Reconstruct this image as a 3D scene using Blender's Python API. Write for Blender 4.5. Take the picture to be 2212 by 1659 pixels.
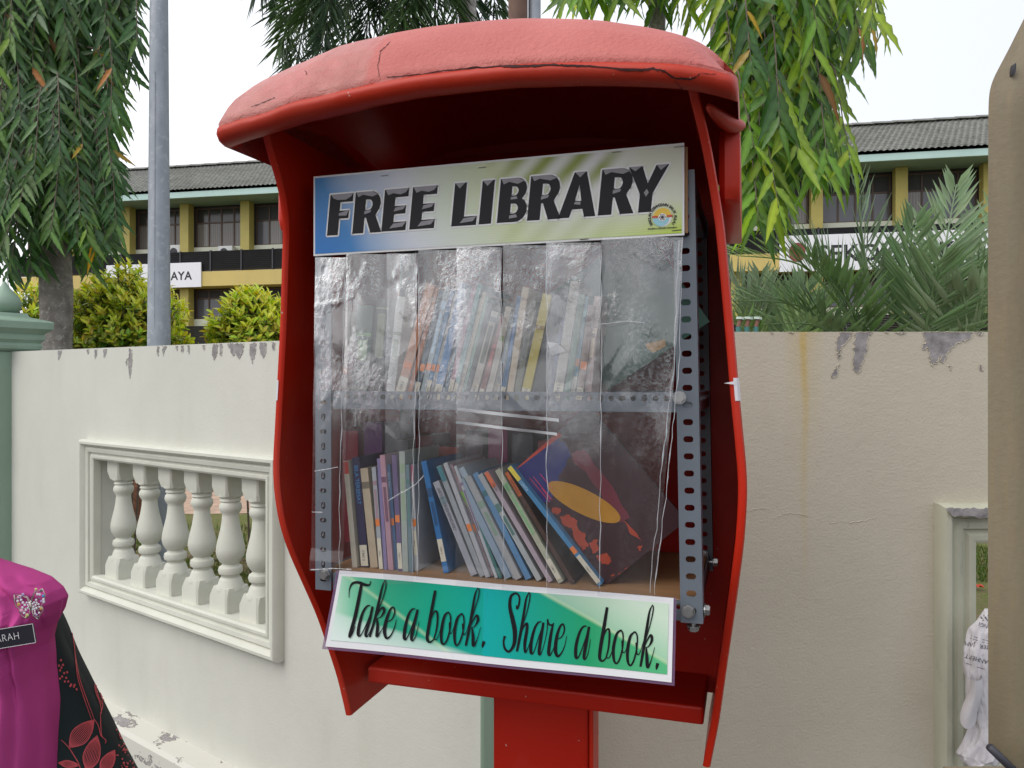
import bpy, bmesh, math, random
import numpy as np
from mathutils import Vector, Matrix, noise
from mathutils.bvhtree import BVHTree
from mathutils.geometry import tessellate_polygon

random.seed(7)
R = math.radians
S = bpy.context.scene
COL = S.collection
for o in list(bpy.data.objects):
    bpy.data.objects.remove(o)

# ------------------------------------------------------------------ camera, sky, sun, exposure
CZ = 1.6                      # eye height of the photographer
F = 1650.0                    # focal length in reading units (2212 units across the picture)
CX, CY = 1106.0, 829.5
cam_data = bpy.data.cameras.new("camera")
cam = bpy.data.objects.new("camera", cam_data)
COL.objects.link(cam)
cam.location = (0, 0, CZ)
cam.rotation_euler = (R(90), 0, 0)
cam_data.sensor_width = 36
cam_data.lens = F / 2212.0 * 36
cam_data.clip_start = 0.05
cam_data.clip_end = 2000
S.camera = cam

SUN_EL, SUN_AZ = 50, 232      # high, behind the photographer's left shoulder, veiled by cloud
world = bpy.data.worlds.new("World")
S.world = world
world.use_nodes = True
wn, wl = world.node_tree.nodes, world.node_tree.links
wn.clear()
w_out = wn.new("ShaderNodeOutputWorld")
w_bg = wn.new("ShaderNodeBackground")
w_sky = wn.new("ShaderNodeTexSky")
w_sky.sky_type = 'NISHITA'
w_sky.sun_disc = False
w_sky.sun_elevation = R(SUN_EL)
w_sky.sun_rotation = R(SUN_AZ)
w_sky.air_density = 1.0
w_sky.dust_density = 4.0
w_mix = wn.new("ShaderNodeMix")
w_mix.data_type = 'RGBA'
w_mix.inputs[0].default_value = 0.86
w_tc = wn.new("ShaderNodeTexCoord")
w_sep = wn.new("ShaderNodeSeparateXYZ")
w_map = wn.new("ShaderNodeMapRange")
w_map.inputs[1].default_value, w_map.inputs[2].default_value = -0.7, 0.6
w_cl = wn.new("ShaderNodeMix")                             # cloud deck, brighter towards the veiled sun on the left
w_cl.data_type = 'RGBA'
w_cl.inputs[6].default_value = (11.6, 11.7, 11.9, 1)
w_cl.inputs[7].default_value = (8.5, 8.85, 9.7, 1)
wl.new(w_tc.outputs["Generated"], w_sep.inputs[0])
wl.new(w_sep.outputs[0], w_map.inputs[0])
wl.new(w_map.outputs[0], w_cl.inputs[0])
wl.new(w_cl.outputs[2], w_mix.inputs[7])
wl.new(w_sky.outputs[0], w_mix.inputs[6])
wl.new(w_mix.outputs[2], w_bg.inputs[0])
w_bg.inputs[1].default_value = 0.099
wl.new(w_bg.outputs[0], w_out.inputs[0])

sun_data = bpy.data.lights.new("sun", 'SUN')
sun_data.energy = 1.15
sun_data.angle = R(45)
sun_data.color = (1.0, 0.97, 0.92)
sun = bpy.data.objects.new("sun", sun_data)
COL.objects.link(sun)
_az, _el = R(SUN_AZ), R(SUN_EL)
_d = Vector((math.sin(_az) * math.cos(_el), math.cos(_az) * math.cos(_el), math.sin(_el)))
sun.rotation_euler = (-_d).to_track_quat('-Z', 'Y').to_euler()
sun.location = (0, 0, 30)

S.view_settings.view_transform = 'Standard'
S.view_settings.look = 'None'
S.view_settings.exposure = 0.30
S.view_settings.gamma = 1.0
S.view_settings.use_curve_mapping = False
S.render.engine = 'CYCLES'
S.cycles.max_bounces = 8
S.cycles.transparent_max_bounces = 24
S.cycles.use_denoising = True
S.cycles.caustics_reflective = False
S.cycles.caustics_refractive = False

# ------------------------------------------------------------------ helpers
MW = {}                       # world matrices of parents


def wp(px, py, y):
    """world point seen at (px, py) at forward distance y"""
    return Vector(((px - CX) / F * y, y, CZ - (py - CY) / F * y))


def ground_at(px, py, z=0.0):
    y = (CZ - z) * F / (py - CY)
    return wp(px, py, y)


def ray(px, py):
    return Vector(((px - CX) / F, 1.0, -(py - CY) / F))


def thing(name, label, cat, M=None, group=None, kind=None):
    o = bpy.data.objects.new(name, None)
    o.empty_display_size = 0.05
    COL.objects.link(o)
    M = M if isinstance(M, Matrix) else Matrix.Translation(M if M is not None else (0, 0, 0))
    o.matrix_world = M
    MW[o.name] = M.copy()
    tag(o, label, cat, group, kind)
    return o


def tag(o, label=None, cat=None, group=None, kind=None):
    if label:
        o["label"] = label
    if cat:
        o["category"] = cat
    if group:
        o["group"] = group
    if kind:
        o["kind"] = kind
    return o


class MB:
    """collects geometry in world coordinates"""
    def __init__(self):
        self.v, self.f, self.mi, self.tint = [], [], [], []

    def add(self, vs, fs, mi=0, M=None, tint=None):
        n = len(self.v)
        if M is not None:
            vs = [M @ Vector(p) for p in vs]
        self.v.extend([tuple(p) for p in vs])
        self.f.extend([tuple(i + n for i in f) for f in fs])
        self.mi.extend([mi] * len(fs))
        if tint is not None:
            self.tint.extend([tint] * len(vs))
        return self

    def box(self, lo, hi, M=None, mi=0):
        (a, b, c), (d, e, f) = lo, hi
        vs = [(a, b, c), (d, b, c), (d, e, c), (a, e, c), (a, b, f), (d, b, f), (d, e, f), (a, e, f)]
        fs = [(0, 3, 2, 1), (4, 5, 6, 7), (0, 1, 5, 4), (1, 2, 6, 5), (2, 3, 7, 6), (3, 0, 4, 7)]
        return self.add(vs, fs, mi, M)

    def prism(self, poly, d0, d1, M=None, mi=0):
        """poly: list of (x, z); extruded along local y from d0 to d1"""
        n = len(poly)
        vs = [(x, d0, z) for x, z in poly] + [(x, d1, z) for x, z in poly]
        fs = [(i, (i + 1) % n, n + (i + 1) % n, n + i) for i in range(n)]
        tri = tessellate_polygon([[Vector((x, z, 0)) for x, z in poly]])
        for t in tri:
            fs.append(tuple(t))
            fs.append(tuple(n + i for i in reversed(t)))
        return self.add(vs, fs, mi, M)

    def flat(self, loops, d, M=None, mi=0):
        """filled flat polygon (outer loop then holes) in local xz at y = d"""
        pts = [p for l in loops for p in l]
        tri = tessellate_polygon([[Vector((x, z, 0)) for x, z in l] for l in loops])
        return self.add([(x, d, z) for x, z in pts], [tuple(t) for t in tri], mi, M)

    def tube(self, pts, rad, n=8, mi=0, caps=True, tint=None):
        pts = [Vector(p) for p in pts]
        k = len(pts)
        rad = rad if hasattr(rad, "__len__") else [rad] * k
        vs, fs = [], []
        up = None
        for i, p in enumerate(pts):
            t = (pts[min(i + 1, k - 1)] - pts[max(i - 1, 0)])
            t = t.normalized() if t.length > 1e-9 else Vector((0, 0, 1))
            if up is None:
                up = Vector((0, 0, 1)) if abs(t.z) < 0.9 else Vector((1, 0, 0))
            x = up.cross(t)
            x = x.normalized() if x.length > 1e-6 else t.orthogonal().normalized()
            y = t.cross(x)
            up = y
            for j in range(n):
                a = 2 * math.pi * j / n
                vs.append(p + (x * math.cos(a) + y * math.sin(a)) * rad[i])
        for i in range(k - 1):
            for j in range(n):
                fs.append((i * n + j, i * n + (j + 1) % n, (i + 1) * n + (j + 1) % n, (i + 1) * n + j))
        if caps:
            fs.append(tuple(range(n))[::-1])
            fs.append(tuple((k - 1) * n + j for j in range(n)))
        return self.add(vs, fs, mi, None, tint)

    def lathe(self, prof, n=20, M=None, mi=0, caps=True):
        vs, fs = [], []
        for r, z in prof:
            for j in range(n):
                a = 2 * math.pi * j / n
                vs.append((r * math.cos(a), r * math.sin(a), z))
        k = len(prof)
        for i in range(k - 1):
            for j in range(n):
                fs.append((i * n + j, i * n + (j + 1) % n, (i + 1) * n + (j + 1) % n, (i + 1) * n + j))
        if caps:
            fs.append(tuple(range(n))[::-1])
            fs.append(tuple((k - 1) * n + j for j in range(n)))
        return self.add(vs, fs, mi, M)

    def rings(self, rs, closed=True, caps=True, mi=0):
        """rs: list of rings of equal length (world points)"""
        n, k = len(rs[0]), len(rs)
        vs = [p for r in rs for p in r]
        fs = []
        m = n if closed else n - 1
        for i in range(k - 1):
            for j in range(m):
                fs.append((i * n + j, i * n + (j + 1) % n, (i + 1) * n + (j + 1) % n, (i + 1) * n + j))
        if caps and closed:
            fs.append(tuple(range(n))[::-1])
            fs.append(tuple((k - 1) * n + j for j in range(n)))
        return self.add(vs, fs, mi)

    def sweep_loop(self, corners, nrm, prof, mi=0):
        pass

    def mesh(self, name, mats, W=None, smooth=False, angle=None):
        me = bpy.data.meshes.new(name)
        vs = self.v
        if W is not None:
            inv = np.array(W.inverted())
            a = np.array(vs, dtype=np.float64)
            a = a @ inv[:3, :3].T + inv[:3, 3]
            vs = a.tolist()
        me.from_pydata(vs, [], self.f)
        mats = mats if isinstance(mats, (list, tuple)) else [mats]
        for m in mats:
            me.materials.append(m)
        if len(mats) > 1:
            me.polygons.foreach_set("material_index", self.mi)
        if self.tint and len(self.tint) == len(self.v):
            at = me.color_attributes.new("tint", 'FLOAT_COLOR', 'POINT')
            flat = np.ones((len(self.v), 4), dtype=np.float32)
            flat[:, :3] = np.array(self.tint, dtype=np.float32)
            at.data.foreach_set("color", flat.ravel())
        if smooth:
            me.shade_smooth()
            if angle:
                me.set_sharp_from_angle(angle=R(angle))
        me.update()
        return me

    def build(self, name, mats, parent=None, smooth=False, angle=None, origin=None, bevel=None, recalc=True):
        if parent is not None:
            W = MW[parent.name]
        elif origin is not None:
            W = origin if isinstance(origin, Matrix) else Matrix.Translation(origin)
        else:
            W = Matrix.Identity(4)
        me = self.mesh(name, mats, W, smooth, angle)
        if recalc:
            bm = bmesh.new()
            bm.from_mesh(me)
            bmesh.ops.recalc_face_normals(bm, faces=bm.faces)
            bm.to_mesh(me)
            bm.free()
        o = bpy.data.objects.new(name, me)
        COL.objects.link(o)
        if parent is not None:
            o.parent = parent
        else:
            o.matrix_world = W
        MW[o.name] = W.copy()
        if bevel:
            md = o.modifiers.new("bevel", 'BEVEL')
            md.width = bevel
            md.segments = 2
            md.limit_method = 'ANGLE'
            md.angle_limit = R(50)
            md.harden_normals = False
        return o


def inst(name, me, Mworld, parent):
    """one more object of a shared mesh, placed at Mworld under parent"""
    o = bpy.data.objects.new(name, me)
    COL.objects.link(o)
    o.parent = parent
    o.matrix_local = MW[parent.name].inverted() @ Mworld
    MW[o.name] = Mworld.copy()
    return o


def text_geo(s, size=1.0, shear=0.0, offset=0.0, align='CENTER', spacing=1.0, res=3):
    cu = bpy.data.curves.new("text", 'FONT')
    cu.body = s
    cu.size = size
    cu.shear = shear
    cu.offset = offset
    cu.align_x = align
    cu.space_character = spacing
    cu.resolution_u = res
    ob = bpy.data.objects.new("text", cu)
    COL.objects.link(ob)
    dg = bpy.context.evaluated_depsgraph_get()
    me = bpy.data.meshes.new_from_object(ob.evaluated_get(dg))
    vs = [tuple(v.co) for v in me.vertices]
    fs = [tuple(p.vertices) for p in me.polygons]
    bpy.data.objects.remove(ob)
    bpy.data.curves.remove(cu)
    bpy.data.meshes.remove(me)
    return vs, fs


def frame(origin, x, z):
    """matrix with local x, local z given; local y = z cross x (points away from the reader)"""
    x = Vector(x).normalized()
    z = Vector(z)
    z = (z - x * z.dot(x)).normalized()
    y = z.cross(x)
    M = Matrix.Identity(4)
    for i in range(3):
        M[i][0], M[i][1], M[i][2], M[i][3] = x[i], y[i], z[i], origin[i]
    return M


def catmull(pts, n=6, closed=False):
    pts = [Vector(p) for p in pts]
    out = []
    k = len(pts)
    rng = range(k) if closed else range(k - 1)
    for i in rng:
        if closed:
            p0, p1, p2, p3 = pts[(i - 1) % k], pts[i], pts[(i + 1) % k], pts[(i + 2) % k]
        else:
            p0, p1, p2, p3 = pts[max(i - 1, 0)], pts[i], pts[i + 1], pts[min(i + 2, k - 1)]
        for j in range(n):
            t = j / n
            out.append(0.5 * ((2 * p1) + (p2 - p0) * t + (2 * p0 - 5 * p1 + 4 * p2 - p3) * t * t + (3 * p1 - p0 - 3 * p2 + p3) * t ** 3))
    if not closed:
        out.append(pts[-1])
    return out


def lerp(a, b, t):
    return a + (b - a) * t


def interp(x, table):
    """piecewise linear: table of (x, y), ascending in x"""
    if x <= table[0][0]:
        return table[0][1]
    for (x0, y0), (x1, y1) in zip(table, table[1:]):
        if x <= x1:
            return y0 + (y1 - y0) * (x - x0) / (x1 - x0)
    return table[-1][1]


def sm(a, b, x):
    t = max(0.0, min(1.0, (x - a) / (b - a)))
    return t * t * (3 - 2 * t)


# ------------------------------------------------------------------ materials
class NT:
    def __init__(self, name):
        self.m = bpy.data.materials.new(name)
        self.m.use_nodes = True
        self.t = self.m.node_tree
        self.n, self.l = self.t.nodes, self.t.links
        self.b = self.n["Principled BSDF"]
        self.out = self.n["Material Output"]
        self._co = None

    def link(self, a, b):
        self.l.new(a, b)

    def co(self, kind="Object"):
        if self._co is None:
            self._co = self.n.new("ShaderNodeTexCoord")
        return self._co.outputs[kind]

    def noise(self, scale, detail=4, rough=0.55, stretch=None, vec=None, dist=0.0):
        v = vec or self.co()
        if stretch:
            mp = self.n.new("ShaderNodeMapping")
            mp.inputs["Scale"].default_value = stretch
            self.link(v, mp.inputs[0])
            v = mp.outputs[0]
        t = self.n.new("ShaderNodeTexNoise")
        t.inputs["Scale"].default_value = scale
        t.inputs["Detail"].default_value = detail
        t.inputs["Roughness"].default_value = rough
        t.inputs["Distortion"].default_value = dist
        self.link(v, t.inputs["Vector"])
        return t.outputs["Fac"]

    def voronoi(self, scale, feature='F1', stretch=None):
        v = self.co()
        if stretch:
            mp = self.n.new("ShaderNodeMapping")
            mp.inputs["Scale"].default_value = stretch
            self.link(v, mp.inputs[0])
            v = mp.outputs[0]
        t = self.n.new("ShaderNodeTexVoronoi")
        t.feature = feature
        t.inputs["Scale"].default_value = scale
        self.link(v, t.inputs["Vector"])
        return t.outputs["Distance"]

    def ramp(self, fac, stops):
        r = self.n.new("ShaderNodeValToRGB")
        e = r.color_ramp.elements
        while len(e) < len(stops):
            e.new(0.5)
        for i, (p, c) in enumerate(stops):
            e[i].position = p
            e[i].color = (c[0], c[1], c[2], 1) if hasattr(c, "__len__") else (c, c, c, 1)
        self.link(fac, r.inputs[0])
        return r.outputs[0]

    def mix(self, fac, a, b, mode='MIX'):
        m = self.n.new("ShaderNodeMix")
        m.data_type = 'RGBA'
        m.blend_type = mode
        for sock, val in ((m.inputs[0], fac), (m.inputs[6], a), (m.inputs[7], b)):
            if hasattr(val, "is_linked"):
                self.link(val, sock)
            elif hasattr(val, "__len__"):
                sock.default_value = (val[0], val[1], val[2], 1)
            else:
                sock.default_value = val
        return m.outputs[2]

    def math(self, op, a, b=0.0, clamp=False):
        m = self.n.new("ShaderNodeMath")
        m.operation = op
        m.use_clamp = clamp
        for s, v in zip(m.inputs, (a, b)):
            if hasattr(v, "is_linked"):
                self.link(v, s)
            else:
                s.default_value = v
        return m.outputs[0]

    def sep(self, v=None):
        s = self.n.new("ShaderNodeSeparateXYZ")
        self.link(v or self.co(), s.inputs[0])
        return s.outputs

    def bump(self, h, strength=0.3, dist=0.01, prev=None):
        b = self.n.new("ShaderNodeBump")
        b.inputs["Strength"].default_value = strength
        b.inputs["Distance"].default_value = dist
        self.link(h, b.inputs["Height"])
        if prev is not None:
            self.link(prev, b.inputs["Normal"])
        self.link(b.outputs[0], self.b.inputs["Normal"])
        return b.outputs[0]

    def color(self, c):
        s = self.b.inputs["Base Color"]
        if hasattr(c, "is_linked"):
            self.link(c, s)
        else:
            s.default_value = (c[0], c[1], c[2], 1)
        return self

    def set(self, **kw):
        names = dict(rough="Roughness", metal="Metallic", spec="Specular IOR Level", coat="Coat Weight", coat_rough="Coat Roughness", sheen="Sheen Weight", sub="Subsurface Weight", ior="IOR", trans="Transmission Weight", alpha="Alpha")
        for k, v in kw.items():
            s = self.b.inputs[names[k]]
            if hasattr(v, "is_linked"):
                self.link(v, s)
            else:
                s.default_value = v
        return self


def paint(name, col, rough=0.5, var=0.12, scale=6.0, bump=0.0, bscale=120.0, spec=0.5, metal=0.0, coat=0.0, bdist=0.003, dirt=None, dirt_at=0.62, stretch=None):
    t = NT(name)
    n1 = t.noise(scale, 5, 0.6, stretch)
    lo = tuple(c * (1 - var) for c in col)
    hi = tuple(min(1, c * (1 + var)) for c in col)
    c = t.ramp(n1, [(0.3, lo), (0.7, hi)])
    if dirt is not None:
        d = t.noise(scale * 2.3, 6, 0.65, stretch)
        f = t.ramp(d, [(dirt_at, 0.0), (dirt_at + 0.1, 1.0)])
        c = t.mix(f, c, dirt)
    t.color(c)
    t.set(rough=t.ramp(n1, [(0.2, max(0, rough - 0.08)), (0.8, min(1, rough + 0.08))]), spec=spec, metal=metal, coat=coat)
    if bump:
        t.bump(t.noise(bscale, 3, 0.6), bump, bdist)
    return t.m


def srgb(r, g, b):
    f = lambda c: (c / 255 / 12.92) if c / 255 <= 0.04045 else ((c / 255 + 0.055) / 1.055) ** 2.4
    return (f(r), f(g), f(b))
# ================================================================== ground and walls
C0 = Vector((-0.0713, 2.1, 0))
dL = Vector((-0.7986, 0.6019, 0))
WL = frame(C0, -dL, (0, 0, 1))            # left wall: local x to the right, y away
WR = frame(C0, (1, 0, 0), (0, 0, 1))      # right wall, square to the camera


def on_plane(px, py, M, d=0.0):
    """local (x, z) where the sight line of a picture point meets the plane local y = d of frame M"""
    inv = M.inverted()
    o = inv @ Vector((0, 0, CZ))
    r = inv.to_3x3() @ ray(px, py)
    t = (d - o.y) / r.y
    p = o + r * t
    return p.x, p.z


def wall_material(name, base, stain=None, gritty=0.4):
    t = NT(name)
    n1 = t.noise(1.6, 5, 0.6)
    n2 = t.noise(5.5, 6, 0.65, (1, 1, 0.25))
    c = t.ramp(n1, [(0.3, tuple(b * 0.93 for b in base)), (0.7, tuple(min(1, b * 1.05) for b in base))])
    grime = t.ramp(n2, [(0.52, 0.0), (0.8, 0.28)])
    c = t.mix(grime, c, tuple(b * f for b, f in zip(base, (0.8, 0.76, 0.68))))
    xyz = t.sep()
    if stain is not None:
        sx, z1, z0 = stain
        wob = t.math('MULTIPLY', t.math('SUBTRACT', t.noise(3.0, 3), 0.5), 0.035)
        dx = t.math('ABSOLUTE', t.math('ADD', t.math('SUBTRACT', xyz[0], sx), wob))
        narrow = t.math('SUBTRACT', 1.0, t.math('DIVIDE', dx, 0.014), True)
        wide = t.math('SUBTRACT', 1.0, t.math('DIVIDE', dx, 0.06), True)
        hz = t.math('DIVIDE', t.math('SUBTRACT', xyz[2], z0), z1 - z0, True)
        hz3 = t.math('POWER', hz, 3.5)
        s = t.math('ADD', t.math('MULTIPLY', narrow, t.math('MULTIPLY', hz, 0.75)), t.math('MULTIPLY', wide, t.math('MULTIPLY', hz3, 0.6)), True)
        s = t.math('MULTIPLY', s, t.ramp(t.noise(9, 4), [(0.25, 0.55), (0.6, 1.0)]))
        c = t.mix(s, c, (0.50, 0.38, 0.15))
    t.color(c).set(rough=0.82, spec=0.3)
    h = t.math('ADD', t.math('MULTIPLY', t.noise(150, 2, 0.5), 0.7), t.math('MULTIPLY', t.noise(34, 4, 0.6), 0.9))
    t.bump(h, gritty, 0.004)
    return t.m


M_WALL_L = wall_material("cream_wall_paint", (0.60, 0.60, 0.54), None, 0.22)
_sx = on_plane(1738, 800, WR)[0]
M_WALL_R = wall_material("beige_wall_paint", (0.505, 0.465, 0.375), (_sx, 1.74, 0.95), 0.38)
M_MOULD = paint("moulding_paint", (0.60, 0.605, 0.53), 0.55, 0.06, 5, 0.25, 60, dirt=(0.40, 0.39, 0.35), dirt_at=0.7)
M_MOULD_R = paint("weathered_moulding_paint", (0.46, 0.46, 0.36), 0.6, 0.12, 6, 0.25, 60, dirt=(0.30, 0.31, 0.24), dirt_at=0.6, stretch=(1, 1, 0.3))
M_PLASTER = paint("bare_grey_render", (0.27, 0.255, 0.255), 0.9, 0.4, 30, 0.5, 140)
M_GREEN = paint("sage_green_paint", (0.235, 0.335, 0.255), 0.5, 0.1, 4, 0.15, 50, dirt=(0.17, 0.22, 0.17), dirt_at=0.64, stretch=(1, 1, 0.3))
M_ASPHALT = paint("worn_pavement", (0.095, 0.09, 0.082), 0.9, 0.3, 30, 0.8, 90, bdist=0.01, dirt=(0.06, 0.055, 0.05), dirt_at=0.55)

# one ground sheet to the horizon, the lawn and a sandy strip on it
MB().add([(-400, -400, 0), (400, -400, 0), (400, 900, 0), (-400, 900, 0)], [(0, 1, 2, 3)]).build("ground", M_ASPHALT).__setitem__("kind", "structure")
t = NT("lawn_soil_and_grass")
g1, g2, g3 = t.noise(0.9, 5, 0.65), t.noise(14, 5, 0.7), t.noise(120, 3, 0.7)
c = t.ramp(g3, [(0.3, (0.075, 0.105, 0.02)), (0.7, (0.20, 0.235, 0.06))])
c = t.mix(t.ramp(g2, [(0.45, 0.0), (0.62, 0.8)]), c, (0.24, 0.17, 0.11))
c = t.mix(t.ramp(g1, [(0.5, 0.0), (0.66, 0.7)]), c, (0.27, 0.19, 0.13))
t.color(c).set(rough=0.95, spec=0.2)
t.bump(g3, 0.8, 0.02)
M_LAWN = t.m
a = C0 + dL * 40
MB().add([(C0.x, C0.y + 0.1, 0.004), (60, C0.y + 0.1, 0.004), (60, 80, 0.004), (-60, 80, 0.004), (a.x, a.y + 0.1, 0.004)], [(0, 1, 2, 3, 4)]).build("lawn", M_LAWN)["kind"] = "structure"
M_SAND = paint("pinkish_sand", (0.42, 0.29, 0.21), 0.95, 0.25, 7, 0.5, 60)
MB().add([(-14, 8.3, 0.008), (-1.5, 9.6, 0.008), (-1.5, 14, 0.008), (-14, 12.6, 0.008)], [(0, 1, 2, 3)]).build("sand_path", M_SAND)["kind"] = "structure"


def holed_wall(mb, x0, x1, zt0, zt1, hole, thk):
    xa, xb, za, zb = hole
    zt = lambda x: lerp(zt0, zt1, (x - x0) / (x1 - x0))
    zl = 0.0
    xs = [x0, xa, xb, x1]
    rows = [lambda x: zl, lambda x: za, lambda x: zb, zt]
    idx = {}
    vs, fs = [], []
    for k, d in enumerate((0.0, thk)):
        for i, x in enumerate(xs):
            for j, r in enumerate(rows):
                idx[k, i, j] = len(vs)
                vs.append((x, d, r(x)))
    for k in (0, 1):
        for i in range(3):
            for j in range(3):
                if (i, j) != (1, 1):
                    q = (idx[k, i, j], idx[k, i + 1, j], idx[k, i + 1, j + 1], idx[k, i, j + 1])
                    fs.append(q if k == 0 else q[::-1])
    for i in range(3):
        fs.append((idx[0, i, 3], idx[0, i + 1, 3], idx[1, i + 1, 3], idx[1, i, 3]))
        fs.append((idx[0, i, 0], idx[1, i, 0], idx[1, i + 1, 0], idx[0, i + 1, 0]))
    for j in range(3):
        fs.append((idx[0, 0, j], idx[0, 0, j + 1], idx[1, 0, j + 1], idx[1, 0, j]))
        fs.append((idx[0, 3, j], idx[1, 3, j], idx[1, 3, j + 1], idx[0, 3, j + 1]))
    ring = [(1, 1), (2, 1), (2, 2), (1, 2)]
    for a_, b_ in zip(ring, ring[1:] + ring[:1]):
        fs.append((idx[0, a_[0], a_[1]], idx[1, a_[0], a_[1]], idx[1, b_[0], b_[1]], idx[0, b_[0], b_[1]]))
    return vs, fs


def moulding(mb, M, hole, prof):
    xa, xb, za, zb = hole
    rings = []
    for sx, sz in ((0, 0), (1, 0), (1, 1), (0, 1)):
        rings.append([(lerp(xa - o, xb + o, sx), -p, lerp(za - o, zb + o, sz)) for o, p in prof])
    vs = [p for r in rings for p in r]
    n = len(prof)
    fs = []
    for i in range(4):
        j = (i + 1) % 4
        for k in range(n - 1):
            fs.append((i * n + k, j * n + k, j * n + k + 1, i * n + k + 1))
    mb.add(vs, fs, 0, M)


PROF = [(-0.004, -0.02), (-0.004, 0.012), (0.004, 0.018), (0.014, 0.018), (0.020, 0.010), (0.026, 0.010), (0.030, 0.022), (0.044, 0.026), (0.052, 0.020), (0.056, 0.030), (0.066, 0.042), (0.076, 0.042), (0.083, 0.034), (0.086, 0.022), (0.086, -0.002)]


def jag(pts, seed, step=0.0035, amp=0.0038):
    rnd = random.Random(seed)
    out = []
    for (x0, z0), (x1, z1) in zip(pts, pts[1:] + pts[:1]):
        L = math.hypot(x1 - x0, z1 - z0)
        n = max(1, min(60, int(L / step)))
        for i in range(n):
            k = i / n
            j = amp if i else amp * 0.3
            out.append((lerp(x0, x1, k) + rnd.uniform(-j, j), lerp(z0, z1, k) + rnd.uniform(-j, j)))
    return out


def patches(M, polys, parent, conv, top=None, rim=None):
    for i, poly in enumerate(polys):
        pts = [on_plane(*conv(*p), M) for p in poly]
        pts = jag(pts, i * 3 + 1)
        if top:
            pts = [(x, min(z, top(x) - 0.001)) for x, z in pts]
        mb = MB()
        # a shallow flake scar: the rim stands proud, the bed is the bare render
        mb.flat([pts], -0.0014, M)
        lip = [M @ Vector((x + random.uniform(-.0006, .0006), -0.0016, z + random.uniform(-.0006, .0006))) for x, z in pts]
        mb.tube(lip + lip[:1], [random.uniform(0.0004, 0.0014) for _ in range(len(lip) + 1)], 4, mi=1)
        mb.build("peeled_patch", [M_PLASTER, rim], parent)


# ---- left wall
xl = lambda px, py: on_plane(px, py, WL)
wall_l = thing("boundary_wall", "cream rendered boundary wall with a six baluster opening, left of the red booth", "wall", WL)
hole_l = (xl(207, 988)[0], xl(581.5, 1038)[0], 1.6 - 0.871, 1.6 - 0.337)
ztl = lambda x: lerp(1.772, 1.742, (x + 3.3) / 3.3)
vs, fs = holed_wall(None, -8.0, 0.0, ztl(-8), ztl(0), hole_l, 0.13)
MB().add(vs, fs, 0, WL).build("wall_panel", M_WALL_L, wall_l)
mb = MB()
moulding(mb, WL, hole_l, PROF)
mb.build("opening_moulding", M_MOULD, wall_l, smooth=True, angle=35)
# footing ledge with flaking top
mb = MB()
mb.prism([(0, 0), (-0.10, 0), (-0.10, 0.165), (-0.085, 0.185), (0, 0.19)], 0, 1, Matrix.Identity(4))
led = MB()
for a0, a1 in ((-8.0, -0.12),):
    pr = [(0.002, 0), (-0.10, 0), (-0.10, 0.168), (-0.088, 0.184), (0.002, 0.189)]
    v0 = [(a0, d, z) for d, z in pr] + [(a1, d, z) for d, z in pr]
    n = len(pr)
    f0 = [(i, (i + 1) % n, n + (i + 1) % n, n + i) for i in range(n)] + [tuple(range(n)), tuple(range(n, 2 * n))]
    led.add(v0, f0, 0, WL)
tt = NT("flaking_ledge_paint")
m1 = tt.ramp(tt.noise(9, 7, 0.7, (0.6, 1.2, 1.2)), [(0.575, 0.0), (0.59, 1.0)])
cc = tt.mix(m1, (0.60, 0.59, 0.53), tt.ramp(tt.noise(40, 4), [(0.3, (0.24, 0.225, 0.235)), (0.7, (0.36, 0.34, 0.34))]))
edge = tt.ramp(tt.noise(9, 7, 0.7, (0.6, 1.2, 1.2)), [(0.562, 0.0), (0.57, 1.0), (0.58, 1.0), (0.588, 0.0)])
tt.color(tt.mix(edge, cc, (0.12, 0.10, 0.09))).set(rough=0.85)
tt.bump(m1, -0.6, 0.004)
led.build("footing_ledge", [tt.m], wall_l)
cL = lambda zx, zy: (0.293 * zx, 432 + 0.293 * zy)
pl = [[(1570, 1062), (1610, 1062), (1600, 1130), (1580, 1185), (1565, 1140)],
      [(1675, 1060), (1800, 1055), (1790, 1130), (1765, 1170), (1740, 1130), (1720, 1150), (1700, 1110)],
      [(1845, 1055), (1890, 1055), (1885, 1130), (1860, 1205), (1845, 1140)],
      [(1915, 1050), (1960, 1050), (1965, 1120), (1940, 1165), (1920, 1120)],
      [(955, 1096), (972, 1096), (976, 1200), (960, 1320), (946, 1200)],
      [(936, 1170), (942, 1170), (935, 1220), (928, 1200)],
      [(430, 1110), (458, 1110), (445, 1150), (432, 1178)], [(698, 1100), (716, 1100), (712, 1150), (702, 1168)],
      [(765, 1100), (790, 1098), (782, 1140), (768, 1162)], [(640, 1100), (660, 1100), (655, 1130), (645, 1128)],
      [(1160, 1080), (1175, 1080), (1168, 1150), (1158, 1140)], [(1200, 1078), (1230, 1078), (1215, 1110), (1203, 1150)],
      [(1296, 1075), (1312, 1075), (1308, 1105), (1299, 1100)], [(1338, 1074), (1356, 1074), (1350, 1125), (1340, 1120)],
      [(1384, 1072), (1400, 1072), (1394, 1140), (1386, 1120)], [(1622, 1062), (1640, 1062), (1636, 1150), (1624, 1140)],
      [(2004, 1050), (2028, 1050), (2026, 1110), (2012, 1100)], [(1497, 1068), (1512, 1068), (1508, 1110), (1499, 1105)]]
patches(WL, pl, wall_l, cL, ztl, M_WALL_L)

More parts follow.
